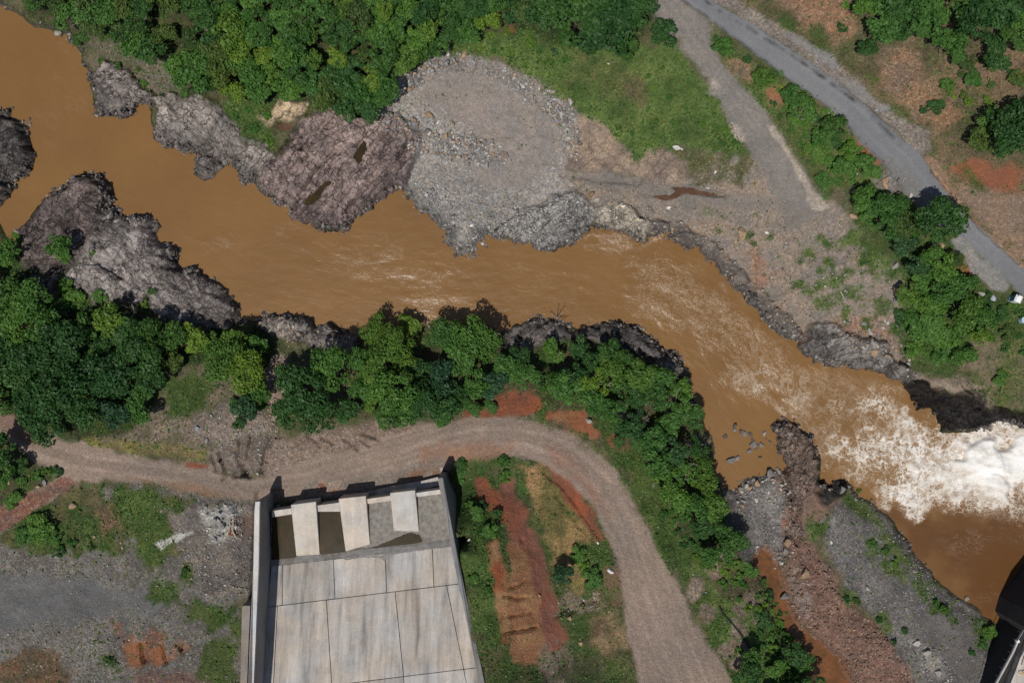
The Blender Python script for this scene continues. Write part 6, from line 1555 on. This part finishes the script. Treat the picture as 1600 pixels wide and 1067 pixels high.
def foliage_mesh(name, v, f, tint_leaf):
    me = bpy.data.meshes.new(name)
    me.vertices.add(len(v)); me.vertices.foreach_set("co", v.astype(np.float32).ravel())
    me.loops.add(f.size); me.loops.foreach_set("vertex_index", f.astype(np.int32).ravel())
    me.polygons.add(len(f)); me.polygons.foreach_set("loop_start", (np.arange(len(f)) * 3).astype(np.int32)); me.polygons.foreach_set("loop_total", np.full(len(f), 3, np.int32))
    at = me.attributes.new("tint", 'FLOAT', 'POINT'); at.data.foreach_set("value", np.repeat(tint_leaf, 4).astype(np.float32))
    me.update(calc_edges=True); me.materials.append(M['leafM']); return me
def crown_mesh(seed, nleaf, leaf, nl, style):
    """unit crown: radius about 1, its base at z = 0"""
    r = np.random.default_rng(seed)
    ang = r.uniform(0, 6.283, nl); rad = np.sqrt(r.random(nl)) * 0.72
    lx = np.cos(ang) * rad * r.uniform(0.85, 1.1, nl); ly = np.sin(ang) * rad
    lz = 0.55 + 0.45 * (1 - rad ** 2) * r.uniform(0.5, 1.1, nl) if style != 'low' else 0.3 + 0.3 * (1 - rad ** 2) * r.random(nl)
    lr = r.uniform(0.13, 0.40, nl) * (1.1 if style == 'dense' else 0.95)
    ltint = r.uniform(0.0, 0.75, nl)
    which = r.choice(nl, nleaf, p=lr ** 2 / (lr ** 2).sum())
    d = r.normal(size=(nleaf, 3)); d[:, 2] = np.abs(d[:, 2]) * 0.9 - 0.25; d /= np.linalg.norm(d, axis=1)[:, None]
    shell = r.uniform(0.7, 1.08, nleaf)
    # sub-clumps make the outline ragged
    clump = 0.85 + 0.22 * np.sin(d[:, 0] * 9 + which) * np.sin(d[:, 1] * 9 + 2 * which) * np.cos(d[:, 2] * 7)
    c = np.stack([lx, ly, lz], 1)[which] + d * (lr[which] * shell * clump)[:, None] * np.array([1, 1, 0.8])
    nr = d + r.normal(size=(nleaf, 3)) * 0.55; nr[:, 2] += 0.45
    sz = leaf * r.uniform(0.6, 1.35, nleaf)
    v, f = leaf_mesh(c, nr, sz, r)
    tint = np.clip(ltint[which] + r.uniform(-0.2, 0.45, nleaf), 0, 1)
    return foliage_mesh("crown", v, f, tint)
CROWNS = {
 'L': [crown_mesh(10 + k, 3400, 0.098, 30, 'dense') for k in range(4)],
 'M': [crown_mesh(20 + k, 1800, 0.138, 19, 'dense') for k in range(5)],
 'S': [crown_mesh(30 + k, 700, 0.225, 11, 'low') for k in range(5)],
 'A': [crown_mesh(40 + k, 900, 0.13, 15, 'airy') for k in range(3)]}
def trunk_mesh(seed, nb=6, bare=False):
    r = random.Random(seed); bm = bmesh.new()
    tube_bm(bm, [(0, 0, -0.25), (0.02, 0.01, 0.3), (0.0, 0.03, 0.55)], 0.075, 6, 0.05)
    for k in range(nb):
        a = k * 6.283 / nb + r.uniform(-0.4, 0.4); rr = r.uniform(0.5, 0.85)
        p0 = np.array([0, 0.02, r.uniform(0.25, 0.5)]); p1 = p0 + np.array([math.cos(a) * rr * 0.5, math.sin(a) * rr * 0.5, 0.2]); p2 = p0 + np.array([math.cos(a) * rr, math.sin(a) * rr, 0.35 + r.uniform(0, 0.25)])
        tube_bm(bm, [p0, p1, p2], 0.04, 4, 0.012)
        if bare:
            for q in range(4):
                f = r.uniform(0.3, 0.95); s = p1 + (p2 - p1) * f if f > 0.5 else p0 + (p1 - p0) * 2 * f
                a2 = a + r.uniform(-1.1, 1.1); L = r.uniform(0.2, 0.4)
                e = s + np.array([math.cos(a2) * L, math.sin(a2) * L, r.uniform(0.0, 0.25)])
                tube_bm(bm, [s, (s + e) / 2 + np.array([0, 0, 0.02]), e], 0.018, 3, 0.006)
    bmesh.ops.recalc_face_normals(bm, faces=bm.faces)
    me = bpy.data.meshes.new("trunk"); bm.to_mesh(me); bm.free(); me.materials.append(M['bark']); return me
TRUNKS = [trunk_mesh(k) for k in range(4)]
BARES = [trunk_mesh(50 + k, 6, True) for k in range(3)]
TREES = []          # (object, px, py, r, colour letter, region, kind)
def obj(name, me, parent=None, mat=None):
    o = bpy.data.objects.new(name, me); col.objects.link(o)
    if parent is not None: o.parent = parent
    if mat: o.material_slots[0].link = 'OBJECT'; o.material_slots[0].material = M[mat]
    return o
def plant(px, py, rp, c, region, airy=False, bush=False, hk=1.0):
    """rp: radius of the crown in photo pixels"""
    R = rp * S * 1.06
    small = bush or R < 1.9
    if region == 'strip': hk *= 0.7
    ht = (1.05 if small else 1.55) * R * hk
    gp_ = G(px, py, ht * 0.62)
    if gp_[2] < 0.25: gp_[2] = 0.25
    R *= (1 - gp_[2] / H)
    rz = random.uniform(0, 6.28)
    if small:
        o = obj("bush", random.choice(CROWNS['S'] if R < 1.6 else CROWNS['M']), None, 'leaf' + c)
        o.location = (gp_[0], gp_[1], gp_[2] - 0.12 * R); o.rotation_euler = (0, 0, rz)
        o.scale = (R, R * random.uniform(0.85, 1.0), R * (0.95 if R < 1.6 else 0.75) * hk)
        TREES.append((o, px, py, rp, c, region, 'bush')); return o
    t = empty("tree", tuple(gp_), rz)
    k = 'A' if airy else ('L' if R > 3.9 else 'M')
    cr = obj("crown", random.choice(CROWNS[k]), t, 'leaf' + c)
    cr.scale = (R * random.uniform(0.92, 1.12), R * random.uniform(0.78, 1.08), R * random.uniform(0.9, 1.25)); cr.location = (0, 0, max(ht - 1.05 * R, -0.1))
    tk = obj("trunk", random.choice(BARES if airy else TRUNKS), t, 'pale_bark' if airy else 'bark')
    tk.scale = (R * 0.95, R * 0.95, max(ht * 0.75, 0.8))
    TREES.append((t, px, py, rp, c, region, 'tree')); return t
def inside(poly, a, b):
    return poly_sd(np.array(poly, float), np.array([a], np.float32), np.array([b], np.float32))[0]
def fill(poly, spacing, rr, mix, region, seed, bushy=0.0, airy=0.0, keep=1.0):
    r = random.Random(seed); pts = np.array(poly, float); mn = pts.min(0); mx = pts.max(0)
    spots = []
    for _ in range(int((mx[0] - mn[0]) * (mx[1] - mn[1]) / spacing ** 2 * 14)):
        a, b = r.uniform(mn[0], mx[0]), r.uniform(mn[1], mx[1])
        if not (-30 < a < 1630 and -30 < b < 1097): continue
        if inside(poly, a, b) > -4: continue
        if any((a - u) ** 2 + (b - v) ** 2 < spacing ** 2 for u, v in spots): continue
        if any(math.hypot(a - e[1], b - e[2]) < (e[3] + rr[0]) * 0.62 for e in TREES): continue
        spots.append((a, b))
    for a, b in spots:
        if r.random() > keep: continue
        rad = r.uniform(*rr)
        c = r.choices([k for k, _ in mix], [w for _, w in mix])[0]
        bs = r.random() < bushy
        plant(a, b, rad * (0.7 if bs else 1), c, region, r.random() < airy and not bs, bs)
# trees and bushes that stand out singly: (px, py, radius px, leaf colour)
def singles(region, lst):
    for q in lst: plant(q[0], q[1], q[2], q[3], region, bush=len(q) > 4 and q[4] == 'b', airy=len(q) > 4 and q[4] == 'a')
singles('grove', [(900,28,52,'D'),(955,45,46,'D'),(990,15,38,'D'),(915,68,26,'D'),(860,15,36,'D'),(1037,55,25,'D'),(975,78,22,'D'),(940,5,40,'D')])
singles('strip', [(1130,74,19,'M'),(1118,60,9,'D','b'),(1192,122,19,'Y'),(1240,150,20,'M'),(1262,172,22,'M'),(1245,182,18,'M'),(1304,201,25,'D'),(1280,215,18,'M'),(1275,235,20,'Y','b'),(1325,235,19,'M'),(1345,258,21,'M'),(1320,262,20,'M'),(1300,255,18,'M','b'),(1290,280,16,'M','b'),(1365,268,15,'M','b'),(1215,115,13,'D','b'),(1170,92,10,'D','b'),(1330,222,13,'Y','b')])
singles('hill', [(1378,38,32,'M'),(1410,18,32,'D'),(1450,18,34,'M'),(1350,15,22,'M'),(1478,66,30,'M'),(1440,40,24,'M'),(1530,38,42,'D'),(1565,15,34,'D'),(1500,10,30,'D'),(1595,30,24,'M'),(1352,78,18,'D'),(1318,42,10,'D','b'),(1482,128,14,'M','b'),(1465,165,16,'D','b'),(1447,170,10,'D','b'),(1575,98,14,'D','b'),(1524,122,17,'M','b'),(1517,158,10,'Y','b'),(1546,155,9,'Y','b'),(1488,146,10,'Y','b'),(1570,205,42,'D'),(1595,185,30,'M'),(1535,218,24,'O'),(1560,235,16,'M'),(1545,190,20,'M'),(1490,85,18,'M'),(1515,95,16,'O','b'),(1325,5,12,'M','b'),(1500,30,22,'D'),(1548,105,11,'O','b'),(1595,120,16,'O','b')])
singles('thicket', [(1462,347,45,'D'),(1350,313,24,'M'),(1378,328,26,'M'),(1402,322,20,'M'),(1382,352,24,'M'),(1410,352,22,'O'),(1408,384,23,'B'),(1425,375,16,'M'),(1428,412,22,'B'),(1450,400,20,'M'),(1470,420,22,'M'),(1490,405,15,'O'),(1475,455,28,'M'),(1440,440,22,'M'),(1450,480,28,'M'),(1500,450,22,'M'),(1520,440,14,'M','b'),(1505,490,30,'Y'),(1425,505,26,'M','b'),(1455,520,30,'M','b'),(1410,495,17,'D','b'),(1490,530,26,'M','b'),(1530,500,22,'M'),(1545,475,12,'D','b'),(1570,490,14,'D','b'),(1590,475,12,'M','b'),(1475,555,22,'M','b'),(1460,495,24,'M','b'),(1360,340,18,'M','b'),(1565,590,14,'M','b'),(1430,545,18,'M','b'),(1575,520,16,'O','b')])
singles('track wood', [(478,610,46,'D'),(520,580,38,'M'),(455,640,34,'D'),(500,650,32,'D'),(545,640,26,'D'),(455,585,24,'D'),(590,520,32,'Y'),(625,540,32,'Y'),(600,565,30,'Y'),(640,510,22,'Y'),(700,525,34,'M'),(742,530,38,'M'),(720,560,30,'M'),(620,610,38,'M'),(590,600,24,'Y'),(665,625,32,'D'),(690,590,30,'B'),(635,650,18,'M'),(700,640,24,'D'),(745,600,24,'M'),(735,635,20,'M'),(660,580,24,'D'),(770,600,28,'B'),(790,575,24,'M'),(560,560,22,'M'),(765,635,14,'M','b'),(690,655,14,'M','b')])
singles('left wood', [(95,382,22,'M'),(98,400,14,'M'),(20,395,24,'M'),(28,372,14,'M','b'),(100,450,16,'M','b'),(112,468,20,'M','b'),(85,480,22,'M','b'),(155,463,13,'M','b'),(235,455,8,'M','b'),(225,475,10,'Y','b'),(142,395,6,'M','b'),(350,565,34,'Y'),(390,580,34,'Y'),(370,540,26,'Y'),(405,610,22,'M'),(335,535,24,'M'),(400,540,22,'M'),(180,645,28,'B'),(385,640,24,'B'),(370,632,14,'D','b'),(372,662,12,'D','b'),(270,565,18,'O'),(300,530,26,'Y'),(410,632,14,'D','b'),(50,560,34,'D'),(100,600,42,'D'),(60,630,34,'D'),(130,640,34,'D'),(170,590,40,'D'),(30,510,34,'M'),(100,540,36,'D'),(20,600,30,'D'),(220,560,36,'D'),(215,610,24,'D')])
singles('fork', [(12,700,30,'D'),(8,740,24,'M'),(30,725,15,'D'),(55,745,13,'M','b'),(88,738,10,'D','b'),(30,752,12,'M','b'),(18,782,16,'M','b'),(70,735,10,'M','b')])
singles('yard', [(35,838,16,'M','b'),(60,828,22,'M','b'),(85,840,14,'M','b'),(110,850,12,'D','b'),(92,862,11,'D','b'),(168,1030,9,'D','b'),(287,895,9,'D','b'),(50,815,14,'M','b'),(140,855,10,'O','b')])
singles('plot', [(881,898,19,'B'),(903,868,15,'M','b'),(925,905,18,'M','b'),(912,885,13,'Y','b'),(718,726,13,'D','b'),(720,745,13,'M','b'),(705,752,9,'M','b'),(745,805,15,'M','b'),(785,720,12,'M','b'),(755,790,12,'D','b'),(790,745,11,'M','b'),(765,830,14,'M','b'),(735,790,11,'M','b'),(740,905,10,'M','b'),(760,925,9,'M','b'),(775,805,11,'D','b')])
singles('slope', [(1545,990,14,'M','b'),(1548,1005,10,'Y','b'),(1525,1010,9,'D','b'),(1343,768,4,'Y','b')][:0])
singles('plateau', [(1548,988,13,'M','b'),(1537,1008,12,'M','b'),(1520,1020,7,'D','b'),(1342,768,5,'Y','b'),(1462,945,9,'M','b'),(1478,955,10,'Y','b'),(1385,860,10,'M','b'),(1400,880,10,'M','b'),(1365,850,9,'M','b'),(1398,1003,7,'D','b'),(1375,970,7,'D','b'),(1340,940,8,'D','b'),(1322,937,7,'D','b'),(1415,985,7,'D','b')])
BMIX = [('D', .33), ('M', .45), ('O', .06), ('Y', .16)]
fill([(120,-30),(280,-30),(330,0),(345,100),(330,150),(290,140),(250,95),(200,75),(150,60),(110,35)], 27, (20, 30), [('D', .5), ('O', .35), ('M', .15)], 'upper wood', 21, airy=0.14)
fill([(330,-30),(700,-30),(860,-30),(840,30),(780,40),(700,70),(660,98),(625,125),(590,165),(560,180),(520,165),(480,155),(430,150),(400,150),(350,165),(340,100)], 23, (17, 29), BMIX, 'upper wood', 22)
fill([(10,-30),(120,-30),(110,35),(150,60),(130,70),(95,45),(60,28)], 20, (12, 18), [('O', .5), ('D', .3), ('M', .2)], 'upper wood', 23, airy=0.2)
fill([(150,85),(215,100),(250,130),(235,142),(200,120),(150,105)], 22, (8, 13), [('O', .7), ('M', .3)], 'scrub', 24, bushy=1)
fill([(350,165),(430,165),(420,180),(430,215),(425,250),(390,225)], 21, (11, 18), [('M', .8), ('D', .2)], 'scrub', 25, bushy=1)
fill([(720,60),(800,40),(860,70),(900,95),(830,115),(760,92)], 20, (9, 17), [('M', .5), ('Y', .4), ('B', .1)], 'grass', 26, bushy=1, keep=0.85)
fill([(-20,420),(40,440),(80,490),(150,485),(220,480),(250,512),(370,515),(430,530),(425,560),(350,545),(300,560),(250,585),(235,640),(180,665),(130,680),(50,660),(-20,620)], 30, (22, 33), [('D', .6), ('M', .3), ('Y', .1)], 'left wood', 27, airy=0.05)
fill([(770,545),(850,528),(900,535),(950,545),(1010,565),(1065,590),(1085,640),(1105,690),(1105,735),(1120,760),(1130,800),(1155,860),(1110,850),(1070,810),(1040,770),(1005,715),(950,665),(890,640),(810,600)], 26, (19, 28), [('D', .4), ('M', .42), ('B', .1), ('Y', .08)], 'track wood', 28, airy=0.07)
fill([(1050,780),(1120,770),(1160,860),(1190,900),(1210,950),(1180,900),(1120,880),(1080,850)], 24, (14, 22), [('M', .6), ('Y', .25), ('D', .15)], 'slope', 29, bushy=0.5)
fill([(1180,960),(1215,960),(1250,1010),(1290,1090),(1180,1090),(1160,1050)], 24, (15, 22), [('M', .6), ('D', .35), ('Y', .05)], 'slope', 30, bushy=0.5)
fill([(1400,450),(1480,430),(1550,470),(1540,530),(1480,580),(1430,560),(1400,520)], 25, (14, 22), [('M', .6), ('Y', .3), ('D', .1)], 'thicket', 31, bushy=0.4)
fill([(1185,100),(1215,105),(1290,165),(1330,205),(1385,265),(1370,282),(1305,290),(1270,262),(1240,215),(1205,165)], 17, (10, 16), [('M', .6), ('D', .25), ('Y', .15)], 'strip', 33, bushy=0.8)
fill([(1090,800),(1130,790),(1165,865),(1195,905),(1235,985),(1210,1000),(1160,930),(1110,880)], 18, (10, 16), [('M', .65), ('Y', .2), ('D', .15)], 'slope', 38, bushy=1)
fill([(1150,1000),(1200,1000),(1260,1067),(1230,1097),(1150,1097)], 20, (9, 15), [('M', .6), ('D', .4)], 'slope', 39, bushy=1)
fill([(1240,230),(1270,240),(1300,290),(1285,300)], 14, (5, 8), [('M', .5), ('Y', .5)], 'strip', 40, bushy=1)
fill([(1090,190),(1130,185),(1165,235),(1120,240)], 16, (7, 12), [('Y', .6), ('M', .4)], 'grass', 41, bushy=1)
fill([(930,90),(1060,85),(1120,140),(1150,205),(1120,240),(1060,215),(1000,235),(950,190)], 19, (5, 10), [('Y', .45), ('M', .55)], 'grass', 42, bushy=1, keep=0.55)
fill([(1185,900),(1205,915),(1240,985),(1290,1080),(1240,1090),(1200,1010),(1170,930)], 14, (11, 18), [('M', .6), ('D', .25), ('Y', .15)], 'slope', 43, bushy=0.7)
fill([(1040,770),(1075,790),(1130,870),(1180,910),(1160,925),(1090,880),(1050,830)], 15, (9, 15), [('M', .6), ('Y', .25), ('D', .15)], 'slope', 44, bushy=0.9)
fill([(1160,1010),(1200,1010),(1260,1090),(1170,1090)], 16, (9, 16), [('M', .6), ('D', .3), ('Y', .1)], 'slope', 45, bushy=0.9)
fill([(1520,440),(1560,465),(1620,490),(1620,560),(1550,540),(1510,500)], 22, (11, 18), [('M', .6), ('D', .4)], 'thicket', 34, bushy=0.9)
fill([(1020,790),(1060,800),(1130,880),(1200,950),(1170,960),(1110,900),(1060,860)], 22, (9, 15), [('M', .6), ('Y', .3), ('D', .1)], 'slope', 35, bushy=1, keep=0.7)
fill([(1470,80),(1620,100),(1620,170),(1540,170),(1480,140)], 30, (8, 14), [('O', .5), ('M', .5)], 'hill', 36, bushy=1)
fill([(560,540),(700,560),(800,600),(780,640),(700,655),(600,660),(560,620)], 22, (16, 24), BMIX, 'track wood', 37)
fill([(1340,-20),(1620,-20),(1620,80),(1520,110),(1480,100),(1440,60),(1360,60)], 32, (20, 30), [('M', .5), ('D', .5)], 'hill', 32)
# leafless trees
def bare_tree(px, py, rp, label):
    gp_ = G(px, py, 3.0); t = empty("dead_tree", tuple(gp_), random.uniform(0, 6), label=label, cat="dead tree")
    R = rp * S * 0.95
    for nm, sc in (("trunk", 1.0),):
        tk = obj(nm, random.choice(BARES), t, 'pale_bark'); tk.scale = (R, R, 4.5)
for px, py, rp, lb in [(871,497,17,"leafless pale tree leaning over the river from the grey hump"), (1072,624,16,"leafless white tree over the water at the right of the thicket"), (1058,645,12,"small bare white tree just below the leafless white one"),
    (950,570,15,"bare pale limbs rising through the middle of the riverside thicket"), (862,555,14,"bare pale limbs behind the columnar rocks at thicket's left"), (1092,725,10,"small bare tree on the thicket's edge beside the pond"), (1108,742,10,"bare twiggy tree at the lower corner of the pond"),
    (310,12,20,"grey leafless tree in the upper left wood"), (105,26,18,"grey leafless bush overhanging the upper left river bank"), (540,548,18,"grey leafless bush at the back of the pinkish bank"), (52,500,14,"bare pale limbs in the dark left wood"), (205,485,15,"leafless pale tree at the lower edge of the cracked bedrock"), (1250,180,14,"grey leafless bush in the scrub strip")]:
    bare_tree(px, py, rp, lb)

# ------------------------------------------------------------------ low herbs and grass tufts: nobody could count them
def herbs(name, mat, keepfun, dens, lo, hi, seed):
    r = np.random.default_rng(seed)
    w = np.clip(keepfun(GREEN), 0, None) * (Z > 0.35) * (np.abs(X) < 99) * (np.abs(Y) < 67)
    w = w * np.clip(0.35 + 1.6 * np.clip(0.5 + 0.9 * n_mid + 0.5 * n_fine, 0, 1) ** 2, 0, 2)
    w[flat > 0.4] = 0; w[pd < 0.4] = 0
    tot = w.sum() * GS * GS * dens; n = int(tot)
    cs = np.cumsum(w.ravel()); idx = np.searchsorted(cs, r.random(n) * cs[-1])
    x = X.ravel()[idx] + r.uniform(-GS, GS, n) / 2; y = Y.ravel()[idx] + r.uniform(-GS, GS, n) / 2
    sz = lo * (hi / lo) ** (r.random(n) ** 2)
    c = np.stack([x, y, Zat(x, y) + sz * 0.35 * r.random(n) + 0.02], 1)
    nr = r.normal(size=(n, 3)) * 0.6; nr[:, 2] = 1.0
    v, f = leaf_mesh(c, nr, sz, r, 0.4)
    tint = np.clip(0.5 + 0.45 * fbm(x, y, 4, 3, seed) + r.uniform(-0.3, 0.3, n), 0, 1)
    me = foliage_mesh(name, v, f, tint); o = obj(name, me, None, mat); tag(o, kind="stuff"); print(name, n)
yel = sstep(0.0, 0.5, fbm(X, Y, 7, 4, 500))
herbs("grass", 'grassA', lambda g: g * (1 - 0.5 * yel), 9.5, 0.26, 0.7, 71)
herbs("ground_cover", 'grassB', lambda g: g * yel * 0.7, 9, 0.24, 0.6, 72)
herbs("weeds", 'leafD', lambda g: g * (1 - yel), 3.0, 0.3, 0.8, 73)

# ------------------------------------------------------------------ labels for the trees and bushes
CNAME = {'D': 'dark green', 'M': 'mid green', 'Y': 'yellow green', 'O': 'olive', 'B': 'blue green'}
RNAME = {'grove': ('dark grove beside gravel track', 'of the dark grove'), 'strip': ('scrub strip beside the road', 'between track and road'),
 'hill': ('hillside above the road', 'on the hillside'), 'thicket': ('thicket below the road', 'in the thicket below the road'), 'track wood': ('wood above the dirt track', 'in the wood above the track'),
 'left wood': ('left bank wood', 'in the left bank wood'), 'fork': ('road fork corner', 'at the road fork'), 'yard': ('gravel yard left of chute', 'in the gravel yard'),
 'plot': ('plot right of chute', 'right of the chute'), 'plateau': ('grey gravel plateau', 'on the gravel plateau'), 'slope': ('green slope above orange stream', 'on the slope above the stream'),
 'upper wood': ('upper left wood', 'in the upper left wood'), 'scrub': ('scrub on upper bank', 'in the upper bank scrub'), 'grass': ('grass above gravel bar', 'above the gravel bar')}
ORD = ['first', 'second', 'third', 'fourth', 'fifth', 'sixth', 'seventh', 'eighth', 'ninth', 'tenth', 'eleventh', 'twelfth', 'thirteenth', 'fourteenth', 'fifteenth', 'sixteenth'] + ['%dth' % k for k in range(17, 60)]
def name_each(items, place, noun):
    """items: (object, px, py, size, colour word, kind, group); every one gets words that single it out"""
    rs = sorted(e[3] for e in items); med = rs[len(rs) // 2]
    ys = sorted(e[2] for e in items); cut = [ys[len(ys) // 3], ys[2 * len(ys) // 3]] if len(items) > 8 else None
    gr = {}
    for e in items:
        band = '' if cut is None else ('upper ' if e[2] < cut[0] else 'middle ' if e[2] < cut[1] else 'lower ')
        gr.setdefault((e[4], 'large' if e[3] >= med else 'small', band), []).append(e)
    for (c, size, band), es in gr.items():
        es.sort(key=lambda e: e[1]); n = len(es)
        where = ("in %spart of %s" % (band, place)) if band else "in %s" % place
        for i, e in enumerate(es):
            pos = '' if n == 1 else ('leftmost ' if i == 0 else 'rightmost ' if i == n - 1 else ORD[i] + ' ')
            tail = ' from left' if n > 2 and 0 < i < n - 1 else ''
            tag(e[0], "%s%s %s %s%s %s" % (pos if pos else 'only ', size, c, noun, tail, where), e[5], e[6])
by_region = {}
for e in TREES: by_region.setdefault((e[5], e[6]), []).append(e)
for (reg, kind), es in by_region.items():
    place, grp = RNAME[reg]
    name_each([(e[0], e[1], e[2], e[3], CNAME[e[4]], kind, ('trees' if kind == 'tree' else 'bushes') + ' ' + grp) for e in es], place, kind)
for k, (es, place, grp) in HEAPS.items(): name_each([(*e, 'boulder', grp) for e in es], place, 'boulder')
print("plants", len(TREES), sum(e[6] == 'tree' for e in TREES))
seen = {o.data.name: sum(len(p.vertices) - 2 for p in o.data.polygons) if len(o.data.polygons) < 9000 else len(o.data.polygons) * (len(o.data.polygons[0].vertices) - 2) for o in scene.objects if o.type == 'MESH'}
print('unique triangles', sum(seen.values()))
tri = sum(len(o.data.loop_triangles) if False else sum(len(p.vertices) - 2 for p in o.data.polygons) if len(o.data.polygons) < 3000 else len(o.data.polygons) * (2 if len(o.data.polygons[0].vertices) == 4 else 1) for o in scene.objects if o.type == 'MESH')
print("triangles with copies", tri)
